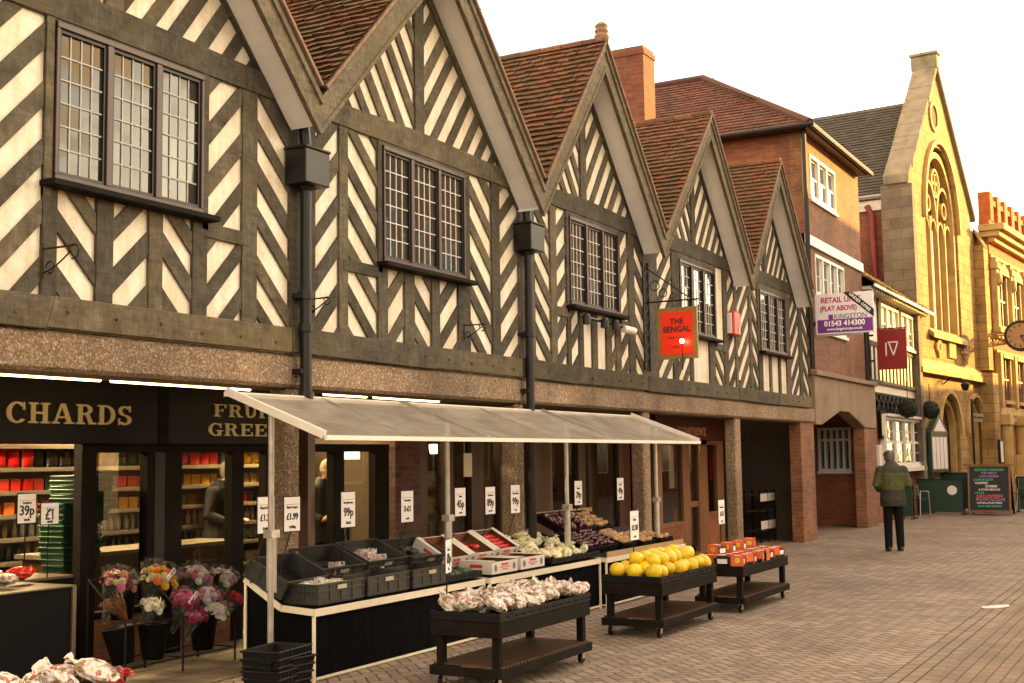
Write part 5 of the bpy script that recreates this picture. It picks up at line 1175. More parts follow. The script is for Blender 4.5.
crates = [((8.25, -.50, .575), (0,0,0), 'grey plastic crate of clear wrapped packs, nearest of the front row by the canopy pole'), ((8.92, -.50, .577), (0,0,0), 'grey plastic crate second in the front row of the nearest stall'), ((9.60, -.50, .577), (0,0,0), 'grey plastic crate third in the front row, beside the tray of leaves'),
          ((8.16, -.17, .70), (.48,0,.12), 'empty tilted grey crate at the back corner beside the canopy pole'), ((8.78, -.10, .735), (.42,0,0), 'tilted grey crate with a few pink packs behind the front row'), ((9.44, -.10, .745), (.42,0,0), 'tilted grey crate half filled with pink wrapped packs'), ((10.12, -.12, .725), (.40,0,0), 'tilted grey crate of dark green vegetables beside the white cartons')]
CROB = []
for p, r, lb in crates: CROB.append(place(CR, p, r, lb, G1))
LT = crate_proto(.60, .38, .06, 'black_plastic', 'vegetable_tray'); place(LT, (10.18, -.50, .578), (0,0,0), 'low black tray of green leaves at the end of the nearest stall'); 
for k_, v_ in (('category', 'tray'),): LT[k_] = v_
def blob_proto(name, mat, r, sc=(1,1,1), jit=.15, seed=1, sub=2, cat=None):
    t = MB(); t.ball((0,0,0), r, sub, jit, sc, seed); o = t.build(name, mat, org=(0,0,0), smooth=True); o['category'] = cat or name.split('_')[-1]; return o
def bag_proto(name, mat, s=.1, seed=0, cat='bag'):
    bm = bmesh.new(); bmesh.ops.create_icosphere(bm, subdivisions=3, radius=1.)
    t = MB(); vs = []
    for v in bm.verts:
        q = v.co.copy(); k = 1+.16*noise.noise(q*2.6+Vector((seed*5, 0, seed)))+.10*noise.noise(q*7+Vector((seed, 3, 0)))
        vs.append(Vector((q.x*1.25*s, q.y*.85*s, q.z*.55*s))*k)
    t.add(vs, [[v.index for v in f.verts] for f in bm.faces]); bm.free()
    # gathered neck with flared ends
    r0 = random.Random(seed); n_ = 10; rg = []
    for d_, rr, a_ in ((1.05, .25, .1), (1.28, .13, .1), (1.42, .08, .05), (1.62, .26, .45), (1.78, .40, .7)):
        rg.append([(s*d_, s*rr*cos(2*pi*j/n_)*(1+a_*r0.uniform(-1,1)), s*(rr*.8*sin(2*pi*j/n_)*(1+a_*r0.uniform(-1,1))+.15*(d_-1))) for j in range(n_)])
    t.loft(rg); o = t.build(name, mat, org=(0,0,0)); o['category'] = cat; return o
def scatter(proto, n, x0, x1, y0, y1, zf, label, group, rr=(0,6.28), tilt=.25, sc=(.85,1.15), flat=False, seed=1):
    r0 = random.Random(seed)
    for i in range(n):
        x, y = r0.uniform(x0, x1), r0.uniform(y0, y1)
        place(proto, (x, y, zf(x, y)), (r0.uniform(-tilt, tilt), r0.uniform(-tilt, tilt), r0.uniform(*rr)), label, group, r0.uniform(*sc))
PK = MB(); PK.box(-.07,.07,-.05,.05,0,.018); 
for i in range(5): PK.ball((-.05+.025*i, rnd.uniform(-.02,.02), .022), .02, 1, .2)
PK = PK.build('wrapped_pack', 'pack_pink', org=(0,0,0)); PK['category'] = 'pack'
FP = MB(); FP.box(-.075,.075,-.055,.055,.0,.05); fp_ = FP.build('wrap', 'clear_film', PK)
zt1 = lambda x, y: .775+(y+.10)*.44
scatter(PK, 9, 9.24, 9.66, -.24, .0, lambda x, y: .80+(y+.10)*.44, 'pink wrapped pack in the half filled tilted crate', 'pink packs in the half filled tilted crate', tilt=.1, seed=3)
scatter(PK, 4, 8.60, 8.98, -.25, -.10, lambda x, y: .79+(y+.10)*.44, 'pink wrapped pack low in the tilted crate behind the front row', 'pink packs in the nearer tilted crate', tilt=.15, seed=4)
SB = bag_proto('clear_bag', 'clear_film', .09, 4); 
scatter(SB, 5, 8.02, 8.45, -.6, -.42, lambda x, y: .70, 'crumpled clear bag in the nearest front crate', 'clear bags in the nearest front crate', seed=5)
scatter(PK, 3, 8.30, 8.50, -.58, -.42, lambda x, y: .67, 'pink wrapped pack among clear bags in the nearest front crate', 'pink packs in the nearest front crate', seed=6)
GV = blob_proto('green_vegetable', 'leaf_green', .045, (1.5,.8,.7), .3, 2, 2, 'vegetable')
DV = blob_proto('dark_vegetable', 'dark_leaf', .045, (1.6,.8,.7), .3, 3, 2, 'vegetable')
scatter(DV, 16, 9.90, 10.34, -.26, .0, lambda x, y: .80+(y+.12)*.42, 'dark green vegetable in the tilted crate beside the white cartons', 'dark vegetables in the tilted crate', seed=7)
scatter(GV, 22, 9.94, 10.42, -.64, -.36, lambda x, y: .635, 'green vegetable in the low black tray on the nearest stall', 'greens in the low black tray', seed=8)

# white fruit cartons
def carton(label, x, y, z, rx=0, w=.52, d=.38, h=.135):
    t = thing('fruit_carton', label, 'carton', (0,0,0), 'white fruit cartons on the middle stall'); th = .008; cut = .03
    m = MB()
    m.box(-w/2, w/2, -d/2, d/2, 0, .008)
    m.box(-w/2, w/2, -d/2, -d/2+th, .008, h*.86); m.box(-w/2, w/2, d/2-th, d/2, .008, h*.86)
    for sx in (-1, 1):
        a = sx*w/2; b = a-sx*th; m.prism([(a, -d/2+th, .008), (a, d/2-th, .008), (a, d/2-th, h), (a, d*.28, h), (a, d*.2, h*.8), (a, -d*.2, h*.8), (a, -d*.28, h), (a, -d/2+th, h)][:1]+[(a, d/2-th, .008), (a, d/2-th, h*.92), (a, -d/2+th, h*.92)], (b-a, 0, 0))
        m.box(min(a, a-sx*.07), max(a, a-sx*.07), -d/2, d/2, h*.92, h*.92+.005)
    m.build('walls', 'carton_white', t); m = MB(); m.box(-w/2+.0085, w/2-.0085, -d/2+.0085, d/2-.0085, .0085, .012)
    for sy in (-1, 1): m.box(-w/2+.0086, w/2-.0086, min(sy*(d/2-.0085), sy*(d/2-.011)), max(sy*(d/2-.0085), sy*(d/2-.011)), .012, h*.85)
    for sx in (-1, 1): m.box(min(sx*(w/2-.0085), sx*(w/2-.011)), max(sx*(w/2-.0085), sx*(w/2-.011)), -d/2+.012, d/2-.012, .012, h*.9)
    m.build('lining', 'carton_brown', t)
    for xx in (-w*.36, w*.36):
        m = MB(); m.lathe([(0, 0), (.028, 0), (.028, .002), (0, .002)], (0,0,0), 12); o = m.build('roundel', 'carton_print_grey', t); o.rotation_euler = (pi/2, 0, 0); o.location = (xx, -d/2-.0005, h*.42); o.scale = (1, 1.25, 1)
    m = MB(); m.box(-.07, .07, -d/2-.002, -d/2-.0002, h*.56, h*.70); m.box(-.10, .10, -d/2-.002, -d/2-.0002, h*.40, h*.46); m.box(-.05, .05, -d/2-.002, -d/2-.0002, h*.24, h*.32); m.box(-w/2-.002, -w/2-.0002, -.08, .06, h*.45, h*.68); m.build('print', 'carton_print_red', t)
    t.location = (x, y, z); t.rotation_euler = (rx, 0, 0); return t
carton('white fruit carton flat at the front edge of the middle stall, nearer the grey crates', 10.93, -.52, .58)
carton('white fruit carton flat at the front edge of the middle stall, nearer the bagged salad', 11.52, -.52, .58)
carton('white fruit carton tilted steeply at the back, overhanging the dark green vegetables', 10.62, -.14, .74, .52); carton('white fruit carton tilted at the back in the centre of the middle stall', 11.16, -.12, .745, .52); carton('white fruit carton tilted at the back and full of red tomatoes', 11.70, -.10, .75, .52)
TM = blob_proto('tomato', 'tomato', .036, (1,1,.85), .05, 1, 2)
r0 = random.Random(9)
for i in range(11):
    for j in range(5): 
        v = -.15+j*.065; place(TM, (11.49+i*.042, -.10+v*cos(.52)-.02, .80+v*sin(.52)+r0.uniform(0,.015)), (0,0,r0.uniform(0,6)), 'red tomato in the tilted carton on the middle stall', 'tomatoes in the tilted carton')
for i in range(7): place(TM, (10.98+i*.05, -.18+r0.uniform(-.04,.06), .80), (0,0,r0.uniform(0,6)), 'red tomato low in the central tilted carton', 'tomatoes in the central carton')
# bagged salad
for i, (x, y, z, rx) in enumerate(((12.25, -.52, .578, 0), (12.82, -.52, .578, 0), (12.30, -.14, .70, .35), (12.85, -.14, .70, .35))):
    place(LT, (x, y, z), (rx, 0, 0), ['low black tray of bagged salad at the front beside the cartons', 'low black tray of bagged salad at the front end of the middle stall', 'tilted black tray of bagged salad behind, beside the tomato carton', 'tilted black tray of bagged salad behind, by the canopy pole'][i])
VB = [bag_proto('salad_bag', 'salad_bag', .075, 20+k) for k in range(3)]
for k in range(3): scatter(VB[k], 15, 12.0, 13.02, -.66, .04, lambda x, y: .665+max(0, y+.36)*.45, 'clear bag of mixed salad heaped on the middle stall', 'bagged salads on the middle stall', seed=30+k, tilt=.5)
# plums, potatoes, onions
WT = crate_proto(.40, .42, .09, 'dark_timber', 'wooden_tray'); WT['category'] = 'tray'
for i, (x, y, z, rx, lb) in enumerate(((13.42, -.30, .66, .42, 'dark wooden tray of dark red plums at the end by the canopy pole'), (13.86, -.30, .66, .42, 'dark wooden tray of dark red plums in the middle of the far stall'), (13.60, .06, .86, .45, 'raised wooden tray of aubergines at the back of the far stall'), (14.06, .06, .86, .45, 'raised wooden tray of aubergines and potatoes at the back'), (14.52, .06, .85, .45, 'raised wooden tray of potatoes at the back by the concrete pillar'), (14.36, -.34, .64, .35, 'wooden tray of potatoes beside the plums'), (14.85, -.40, .60, .2, 'wooden tray of onions near the far end of the stall'), (15.32, -.45, .59, .1, 'wooden tray of onions at the very end of the far stall'))):
    place(WT, (x, y, z), (rx, 0, 0), lb, 'wooden trays on the far stall')
m = MB(); m.box(13.35, 15.0, .24, .27, 1.0, 1.05); tag(m.build('wooden_rail', 'wood_pale'), 'pale wooden rail along the back of the raised trays', 'rail')
m = MB(); m.box(13.2, 15.6, -.79, -.775, .56, .62); tag(m.build('wooden_fascia', 'wood_pale'), 'thin wooden board along the front of the far stall top', 'board')
AU = blob_proto('plum', 'aubergine', .026, (1,1,1.2), .08, 5, 2); AG = blob_proto('aubergine', 'aubergine', .032, (1,1,2.), .08, 6, 2); PO = blob_proto('potato', 'potato', .036, (1.3,1,.9), .18, 7, 2); ON = blob_proto('onion', 'potato', .034, (1,1,.95), .08, 8, 2)
def fill(proto, cx, cy, cz, rx, nx_, ny_, w, d, lift, lab, grp, seed):
    r1 = random.Random(seed)
    for i in range(nx_):
        for j in range(ny_):
            u = -w/2+w*(i+.5)/nx_; v = -d/2+d*(j+.5)/ny_+r1.uniform(-.008,.008)
            place(proto, (cx+u+r1.uniform(-.006,.006), cy+v*cos(rx)-lift*sin(rx), cz+v*sin(rx)+lift*cos(rx)+r1.uniform(-.005,.01)), (rx+r1.uniform(-.3,.3), r1.uniform(-.3,.3), r1.uniform(0, 6)), lab, grp, r1.uniform(.88, 1.12))
fill(AU, 13.42, -.30, .66, .42, 6, 6, .36, .38, .085, 'dark red plum in the tray by the canopy pole', 'plums in the tray by the pole', 1); fill(AU, 13.86, -.30, .66, .42, 6, 6, .36, .38, .085, 'dark red plum in the middle tray of the far stall', 'plums in the middle tray', 2)
fill(AG, 13.60, .06, .86, .45, 5, 4, .36, .36, .08, 'dark aubergine in the first raised tray', 'aubergines in the first raised tray', 3); fill(AG, 14.0, .06, .86, .45, 3, 4, .22, .36, .08, 'dark aubergine in the tray shared with potatoes', 'aubergines in the shared tray', 4); fill(PO, 14.18, .06, .86, .45, 2, 4, .14, .36, .08, 'brown potato in the tray shared with aubergines', 'potatoes in the shared tray', 5)
fill(PO, 14.52, .06, .85, .45, 5, 4, .36, .36, .08, 'brown potato in the raised tray by the concrete pillar', 'potatoes in the raised tray', 6); fill(PO, 14.36, -.34, .64, .35, 5, 5, .36, .38, .085, 'brown potato in the tray beside the plums', 'potatoes beside the plums', 7)
fill(ON, 14.85, -.40, .60, .2, 5, 5, .36, .38, .09, 'golden onion in the tray near the far end of the stall', 'onions near the end of the stall', 8); fill(ON, 15.32, -.45, .59, .1, 5, 5, .36, .38, .09, 'golden onion in the very last tray of the far stall', 'onions in the last tray', 9)

# ------------------------------------------------------------------ low trolleys standing on the paving
def trolley(label, x0, x1, y0, y1, zt=.50, rz=0):
    t = thing('display_trolley', label, 'trolley', ((x0+x1)/2, (y0+y1)/2, 0), 'black slatted display trolleys on the paving')
    m = MB(); m.box(x0, x1, y0, y0+.03, zt-.11, zt); m.box(x0, x1, y1-.03, y1, zt-.11, zt); m.box(x0, x0+.03, y0+.03, y1-.03, zt-.11, zt-.001); m.box(x1-.03, x1, y0+.03, y1-.03, zt-.11, zt-.001); m.build('top_frame', 'dark_timber', t, bevel=.004)
    m = MB(); n_ = 7
    for i in range(n_): yy = y0+.04+(y1-y0-.08)*(i+.5)/n_; m.box(x0+.03, x1-.03, yy-.03, yy+.03, zt-.04, zt-.02)
    m.build('top_slats', 'dark_timber', t)
    for xx in (x0+.03, x1-.09):
        for yy in (y0+.03, y1-.09): m = MB(); m.box(xx, xx+.06, yy, yy+.06, .10, zt-.04 if False else zt-.041); m.build('leg', 'dark_timber', t, bevel=.004)
    m = MB(); zs_ = .17; m.box(x0-.01, x1+.01, y0-.01, y0+.028, zs_-.07, zs_); m.box(x0-.01, x1+.01, y1-.028, y1+.01, zs_-.07, zs_); m.box(x0-.01, x0+.025, y0+.029, y1-.029, zs_-.07, zs_-.001); m.box(x1-.025, x1+.01, y0+.029, y1-.029, zs_-.07, zs_-.001); m.build('shelf_frame', 'dark_timber', t, bevel=.004)
    m = MB(); k = int((x1-x0)/.055)
    for i in range(k): xx = x0+.03+(x1-x0-.06)*(i+.5)/k; m.box(xx-.019, xx+.019, y0+.0, y1-.0, zs_+.001, zs_+.014)
    m.build('shelf_slats', 'brown_wood', t)
    for xx in (x0+.06, x1-.06):
        for yy in (y0+.06, y1-.06):
            m = MB(); m.tube([(xx, yy-.015, .045), (xx, yy+.015, .045)], .043, 14); w = m.build('caster', 'black_plastic', t); m = MB(); m.box(xx-.02, xx+.02, yy-.022, yy-.017, .04, .10); m.box(xx-.02, xx+.02, yy+.017, yy+.022, .04, .10); m.box(xx-.025, xx+.025, yy-.025, yy+.025, .10, .104); m.build('fork', 'galvanised', w)
    return t
trolley('black slatted trolley of bagged vegetables nearest the camera', 8.08, 9.62, -2.25, -1.65)
trolley('black slatted trolley carrying a heap of yellow melons', 11.10, 12.62, -2.30, -1.68); trolley('black slatted trolley of orange and black punnet packs farthest along', 13.18, 14.86, -2.40, -1.85)
trolley('black slatted trolley cut off by the bottom corner of the photo', 3.95, 5.25, -1.50, -.92, .42)
SC = crate_proto(.50, .58, .07, 'black_plastic', 'shallow_crate')
for i in range(3): place(SC, (8.34+i*.51, -1.95, .502), (0,0,0), ['shallow black crate at the nearer end of the bagged vegetable trolley', 'shallow black crate in the middle of the bagged vegetable trolley', 'shallow black crate at the far end of the bagged vegetable trolley'][i], 'shallow black crates on trolleys')
for i in range(3): place(SC, (11.36+i*.50, -1.99, .502), (0,0,0), ['shallow black crate under the nearer melons', 'shallow black crate under the middle melons', 'shallow black crate under the far melons'][i], 'shallow black crates on trolleys')
for i in range(2): place(SC, (4.35+i*.55, -1.21, .422), (0,0,0), ['shallow black crate of bags at the frame edge', 'shallow black crate of bags at the bottom corner of the photo'][i], 'shallow black crates on trolleys')
BG = [bag_proto('vegetable_bag', 'bag_print', .088, 40+k) for k in range(4)]
r0 = random.Random(12)
for i in range(48):
    gx_ = 8.17+(i % 12)*.124+r0.uniform(-.03,.03); gy_ = -2.17+(i//12)*.135+r0.uniform(-.03,.03)
    place(BG[i % 4], (gx_, gy_, .60+r0.uniform(0, .05)), (r0.uniform(-.4,.4), r0.uniform(-.5,.2), r0.uniform(0, 6.28)), 'white printed plastic bag of vegetables heaped on the nearest trolley', 'bagged vegetables on the nearest trolley', r0.uniform(.85, 1.12))
for i in range(12):
    place(BG[i % 4], (4.20+(i % 5)*.20+r0.uniform(-.03,.03), -1.42+(i//5)*.17, .52+r0.uniform(0,.07)), (r0.uniform(-.4,.4), r0.uniform(-.6,.0), r0.uniform(1.6, 4.6)), 'white printed plastic bag on the trolley at the bottom corner', 'bags on the corner trolley', 1.15)
ML = MB(); ML.ball((0,0,0), .079, 3, .03, (1.12,1,.97), 3); ML = ML.build('melon', 'melon', org=(0,0,0), smooth=True); ML['category'] = 'melon'
mm = MB(); mm.tube([(.095,0,0),(.108,0,.002)], [.008,.005], 6); mm.build('stalk', 'potato', ML)
r0 = random.Random(5)
mel = [(11.20+i*.188, -2.19, .60) for i in range(8)]+[(11.19+i*.186, -2.0, .61) for i in range(8)]+[(11.22+i*.186, -1.81, .61) for i in range(8)]+[(11.42+i*.186, -2.10, .705) for i in range(6)]+[(11.42+i*.188, -1.92, .71) for i in range(6)]
for i, p in enumerate(mel):
    lay = 'lower layer' if i < 24 else 'upper layer'
    place(ML, (p[0]+r0.uniform(-.015,.015), p[1]+r0.uniform(-.02,.02), p[2]+r0.uniform(-.01,.01)), (r0.uniform(-.6,.6), r0.uniform(-.6,.6), r0.uniform(0,6)), 'round yellow melon in the %s of the heap on the trolley' % lay, 'yellow melons, '+lay, (r0.uniform(.86, 1.10), r0.uniform(.86, 1.05), r0.uniform(.86, 1.05)))
# punnet packs
def punnet(label, x, y, z, rz):
    if 'punnet' not in FIRST:
        t = thing('punnet_pack', label, 'pack', (0,0,0)); m = MB(); m.loft([[(-.075,-.055,0),(.075,-.055,0),(.075,.055,0),(-.075,.055,0)], [(-.088,-.065,.085),(.088,-.065,.085),(.088,.065,.085),(-.088,.065,.085)]]); m.build('tray', 'pack_black', t)
        m = MB()
        m.box(-.09, -.0885, -.07, .07, .0, .115); m.box(.0885, .09, -.07, .07, .0, .115); m.box(-.0884, .0884, .066, .068, .03, .115); m.build('sleeve', 'pack_orange', t)
        m = MB(); m.lathe([(0,0),(.030,0),(.030,.002),(0,.002)], (0,0,0), 12); o = m.build('roundel', 'melon', t); o.rotation_euler = (0, -pi/2, 0); o.location = (-.0902, 0, .06)
        m = MB(); rr = random.Random(2)
        for i in range(7): m.ball((-.06+.02*i, rr.uniform(-.03,.03), .085), .024, 1, .2)
        m.build('fruit', 'pack_black', t); m = MB(); m.box(-.05, .06, -.067, -.0655, .02, .07); m.box(-.06, .03, -.03, .04, .108, .110); m.build('print', 'sign_white', t); FIRST['punnet'] = t; return place(t, (x, y, z), (0,0,rz), label, 'orange and black punnet packs on the far trolley')
    return place(FIRST['punnet'], (x, y, z), (0,0,rz), label, 'orange and black punnet packs on the far trolley')
r0 = random.Random(8)
for i in range(8):
    for j in range(3): punnet('orange and black punnet pack of fruit on the farthest trolley', 13.32+i*.2+r0.uniform(-.01,.01), -2.30+j*.17, .502, r0.uniform(-.25,.25)+[0, pi/2, pi, -pi/2, 0][(i*2+j*3) % 5])
for i in range(4): punnet('orange and black punnet pack of fruit stacked on top of others on the farthest trolley', 13.5+i*.38, -2.0, .60, r0.uniform(-.3,.3))
for o in COL.objects:
    if o.name.startswith('punnet_pack') and 'stacked on top' in o['label']: o['group'] = 'punnet packs in the upper layer'

# ------------------------------------------------------------------ price cards
def card(label, x, y, z0, z1, lines, w=.20, foot=.5, lean=0., rz=0., side=False):
    t = thing('price_card', label, 'price card', (x, y, foot), 'white price cards on sticks')
    m = MB(); m.box(x-w/2-.008, x+w/2+.008, y, y+.006, z0-.008, z1+.008); m.build('card_frame', 'black_plastic', t, bevel=.003)
    m = MB(); m.box(x-w/2, x+w/2, y-.003, y-.0005, z0, z1); m.build('card_face', 'white_card', t)
    m = MB(); m.tube([(x+lean, y+.015, foot), (x, y+.012, z0)], .006, 6); m.build('stick', 'black_plastic', t)
    h = z1-z0
    m = MB(); m.box(x-w*.42, x+w*.42, y-.0045, y-.0032, z1-h*.22, z1-h*.21)
    m.build('ruled_line', 'ink', t)
    text(lines[0], .032, 'ink', t, (x, y-.005, z1-h*.30), sx=.85)
    text(lines[1], .105 if len(lines[1]) < 4 else .075, 'ink', t, (x, y-.005, z0+h*.42), sx=.9, bold=.002); text(lines[2], .030, 'ink', t, (x, y-.005, z0+h*.12), bold=.001)
    return t
cards = [(266, 497, 533, 'Mixed Grapes', '£1.29', '2.84/kg', 'half hidden behind the nearest canopy pole'), (292, 497, 531, 'Black Grapes', '£1.99', '4.39/kg', 'reading 1.99 beside the nearest canopy pole'), (348, 492, 527, 'Strawberries', '99p', 'PACK', 'reading 99p above the pink packs'), (407, 491, 522, 'Avocados', '3-£1', 'each', 'reading 3 for a pound above the dark greens'),
         (460, 488, 516, 'Plums', '45p', 'each', 'reading 45p beside the second canopy pole'), (490, 487, 514, 'Tomatoes', '89p', 'per lb', 'above the tomato carton'), (515, 485, 513, 'Mixed Salad', '99p', 'bag', 'above the salad bags in front of the second concrete pillar'), (578, 481, 505, 'Peppers', '39p', 'each', 'beside the third canopy pole'), (620, 478, 500, 'Onions', '49p', 'per lb', 'above the raised potato trays')]
for pxc, a, b, l1, l2, l3, lb in cards:
    yy = -.12; x, z1 = onY(pxc, a, yy); _, z0 = onY(pxc, b, yy); card('white price card '+lb, x, yy, z0, z1, (l1, l2, l3), .205, .74, rnd.uniform(-.25,-.05))
x, z1 = onY(634, 511, -1.75); _, z0 = onY(634, 540, -1.75); card('white price card standing among the yellow melons', x, -1.75, z0, z1, ('Melons', '£1.50', 'each'), .21, .52)
x, z1 = onY(721, 500, -1.95); _, z0 = onY(721, 524, -1.95); card('white price card standing in the punnet trolley by the fourth pillar', x, -1.95, z0, z1, ('Conference', '2-£3', 'pack'), .20, .55)
x, z1 = onY(448, 537, -1.72); _, z0 = onY(448, 570, -1.72); o = card('price card seen nearly edge on above the bagged vegetables', 0, 0, z0-.5, z1-.5, ('Carrots', '69p', 'bag'), .20, .02); o.location = (x, -1.72, .50); o.rotation_euler = (0, 0, radians(20))
for ch_ in o.children:
    if ch_.name.startswith('lettering'): ch_.location.z += 0
for pxc, a, b, l1, l2, lb in ((27, 494, 523, 'Lettuce', '39p', 'reading 39p on the black side counter'), (50, 503, 524, 'Celery', '£1', 'half hidden behind the green baskets')):
    x, z1 = onY(pxc, a, 1.18); _, z0 = onY(pxc, b, 1.18); card('white price card '+lb, x, 1.18, z0, z1, (l1, l2, 'each'), .17, .82)
# produce on the side counter
PN = MB()
for i in range(9): PN.tube([(-.15+.035*i, -.1, .02), (-.13+.035*i, 0, .06), (-.12+.035*i, .12, .03)], [.012,.02,.008], 6)
SQ = bag_proto('produce_bag', 'tomato', .10, 61); scatter(SQ, 6, 5.9, 6.75, 1.15, 1.35, lambda x, y: .88, 'red wrapped produce bag on the black side counter', 'red bags on the side counter', seed=9)
SQ2 = bag_proto('produce_bag', 'bag_print', .09, 62); scatter(SQ2, 4, 5.8, 6.4, 1.0, 1.2, lambda x, y: .86, 'small printed produce bag on the black side counter', 'printed bags on the side counter', seed=10)

# ------------------------------------------------------------------ flower stand
fs = thing('flower_stand', 'black wire stand holding buckets of bouquets in front of the shop window', 'stand', (7.9, .85, 0))
fxm = lambda p, y=.75: XX(p, 600, y)
xl, xr = fxm(112), fxm(222)
m = MB()
for x in (xl, (xl+xr)/2, xr):
    for y, h in ((.60, .46), (1.02, .80)): m.tube([(x, y, .0), (x, y, h)], .010, 6)
for y, z in ((.60, .12), (.60, .44), (1.02, .12), (1.02, .78)): m.tube([(xl, y, z), (xr, y, z)], .008, 6)
for x in (xl, (xl+xr)/2, xr): m.tube([(x, .60, .12), (x, 1.02, .12)], .008, 6); m.tube([(x, .60, .45), (x, 1.02, .79)], .008, 6)
m.build('frame', 'black_metal', fs)
def bucket(label, x, y, z, tilt=0., s=1.):
    if 'bucket' not in FIRST:
        m = MB(); m.lathe([(0, 0), (.085, 0), (.125, .28), (.132, .285), (.118, .285), (.08, .012), (0, .012)], n=18, cap=False); o = m.build('flower_bucket', 'bucket_black', org=(0,0,0), smooth=True); o['category'] = 'bucket'; FIRST['bucket'] = o
    return place(FIRST['bucket'], (x, y, z), (tilt, tilt, 0), label, 'black flower buckets on the stand', s)
bks = [(fxm(122), .72, .14, -.12, 'tilted black bucket of dry foliage at the near end of the stand'), (fxm(151), .72, .13, 0, 'black bucket under the small cream bouquet'), (fxm(199), .70, .13, 0, 'black bucket under the magenta and white bouquets'), (fxm(122, 1.0), 1.0, .44, 0, 'rear black bucket holding the pink bouquet'), (fxm(162, 1.0), 1.0, .44, 0, 'rear black bucket holding the yellow and orange bouquet'), (fxm(206, 1.0), 1.0, .44, 0, 'rear black bucket holding the lilac bouquet')]
for x, y, z, ti, lb in bks: bucket(lb, x, y, z, ti)
BL = {}
def blossom(kind, mat):
    key = kind+mat
    if key not in BL:
        m = MB()
        if kind == 'daisy':
            for k in range(14): a = 2*pi*k/14; m.obox((.017*cos(a), .017*sin(a), .004), (.012*cos(a), .012*sin(a), .002), (-.0035*sin(a), .0035*cos(a), 0), (0,0,.0012))
            m.ball((0,0,.005), .007, 1)
        elif kind == 'mum':
            for L, (r_, h_, n_) in enumerate(((.030, .004, 12), (.024, .014, 10), (.016, .022, 8), (.008, .027, 5))):
                for k in range(n_): a = 2*pi*(k+.5*L)/n_; m.obox((r_*.62*cos(a), r_*.62*sin(a), h_), (r_*.42*cos(a), r_*.42*sin(a), .003), (-.0048*sin(a), .0048*cos(a), 0), (0,0,.0016))
            m.ball((0,0,.012), .014, 1)
        me = bpy.data.meshes.new('blossom'); me.from_pydata([tuple(v) for v in m.v], [], m.f); me.materials.append(M[mat]); BL[key] = me
    return BL[key]
def bouquet(label, x, y, z, R_, mats, n_=22, kind='mum', wrap='bouquet_film', big=1.3, tagtxt=None, tilt=0.):
    t = thing('bouquet', label, 'bouquet', (0,0,0)); r1 = random.Random(int(x*1000)+n_)
    m = MB(); k = 18; rings = []
    for zz, rr, a_ in ((-.34, .18, .0), (-.20, .35, .05), (-.05, .85, .08), (.06, 1.12, .14), (.10, 1.22, .20)): rings.append([((R_*rr)*cos(2*pi*j/k)*(1+a_*(.5 if j % 2 else -.5)), R_*rr*sin(2*pi*j/k)*(1+a_*(.5 if j % 2 else -.5)), zz*R_/.12+a_*.05*r1.uniform(-1,1)) for j in range(k)])
    m.loft(rings, cap=False); m.build('wrapping', wrap, t)
    m = MB()
    for i in range(7): a = r1.uniform(0, 6.28); m.tube([(0,0,-.32*R_/.12), (R_*.3*cos(a), R_*.3*sin(a), -.1), (R_*.75*cos(a), R_*.75*sin(a), .01)], .004, 5)
    for i in range(90):
        a, b = r1.uniform(0, 6.28), r1.uniform(.0, 1.12)*R_; m.obox((b*cos(a), b*sin(a), r1.uniform(-.03,.03)+R_*.5*max(0, 1-(b/R_)**2)), (.022*cos(a), .022*sin(a), r1.uniform(0,.012)), (-.008*sin(a), .008*cos(a), 0), (0,0,.0008))
    m.build('leaves', 'leaf_green', t)
    for i in range(int(n_*1.25)):
        f = sqrt((i+.5)/(n_*1.25)); a = i*2.39996+r1.uniform(-.25,.25); q_ = Vector((R_*f*cos(a), R_*f*sin(a), R_*.55*(1-f*f)+.01))
        o = bpy.data.objects.new('blossom', blossom(kind, mats[r1.randrange(len(mats))])); COL.objects.link(o); o.parent = t; o.location = q_
        nrm = Vector((q_.x, q_.y, R_*.9)).normalized(); o.rotation_euler = nrm.to_track_quat('Z', 'Y').to_euler(); s_ = big*r1.uniform(.8, 1.2); o.scale = (s_, s_, s_)
    if tagtxt:
        cd_ = MB(); cd_.box(-.075, .075, -.0015, .0015, -.025, .025); o = cd_.build('price_tag', 'white_card', t); o.location = (0, -R_*.75, R_*.75); o.rotation_euler = (-.5, tagtxt[1], .35)
        tx = text(tagtxt[0], .034, 'ink', o, (0,0,0)); tx.location = (.03, -.0025, 0)
    t.location = (x, y, z); t.rotation_euler = (.45+tilt, 0, 0); t.scale = (.86, .86, .86); return t
def at(p, q2, y): x, z = onY(p, q2, y); return x, y, z
bouquet('bouquet of pink and cream flowers at the near end of the flower stand', *at(118, 584, .98), .15, ['petal_peach', 'petal_pink', 'petal_cream', 'petal_dark'], 20)
bouquet('yellow and orange bouquet with a price tag in the middle of the stand', *at(158, 580, .98), .17, ['petal_yellow', 'petal_orange', 'petal_yellow', 'petal_cream'], 26, tagtxt=('£3.99', -.55))
bouquet('lilac and pink bouquet in the rear row', *at(196, 578, .98), .14, ['petal_lilac', 'petal_pink', 'petal_white'], 20)
bouquet('lilac and cream bouquet in the rear row, farthest along', *at(222, 580, .96), .13, ['petal_lilac', 'petal_cream', 'petal_white'], 18)
bouquet('small cream wrapped bouquet with an upright price tag', *at(152, 608, .68), .09, ['petal_cream', 'petal_white'], 14, tagtxt=('£1.99', 1.25))
bouquet('deep magenta bouquet in front of the lilac one', *at(184, 602, .66), .12, ['petal_magenta', 'petal_magenta', 'petal_pink'], 24, tagtxt=('£1.99', -.6))
bouquet('white daisy bouquet with dark centres at the front', *at(216, 612, .64), .12, ['petal_white'], 30, kind='daisy')
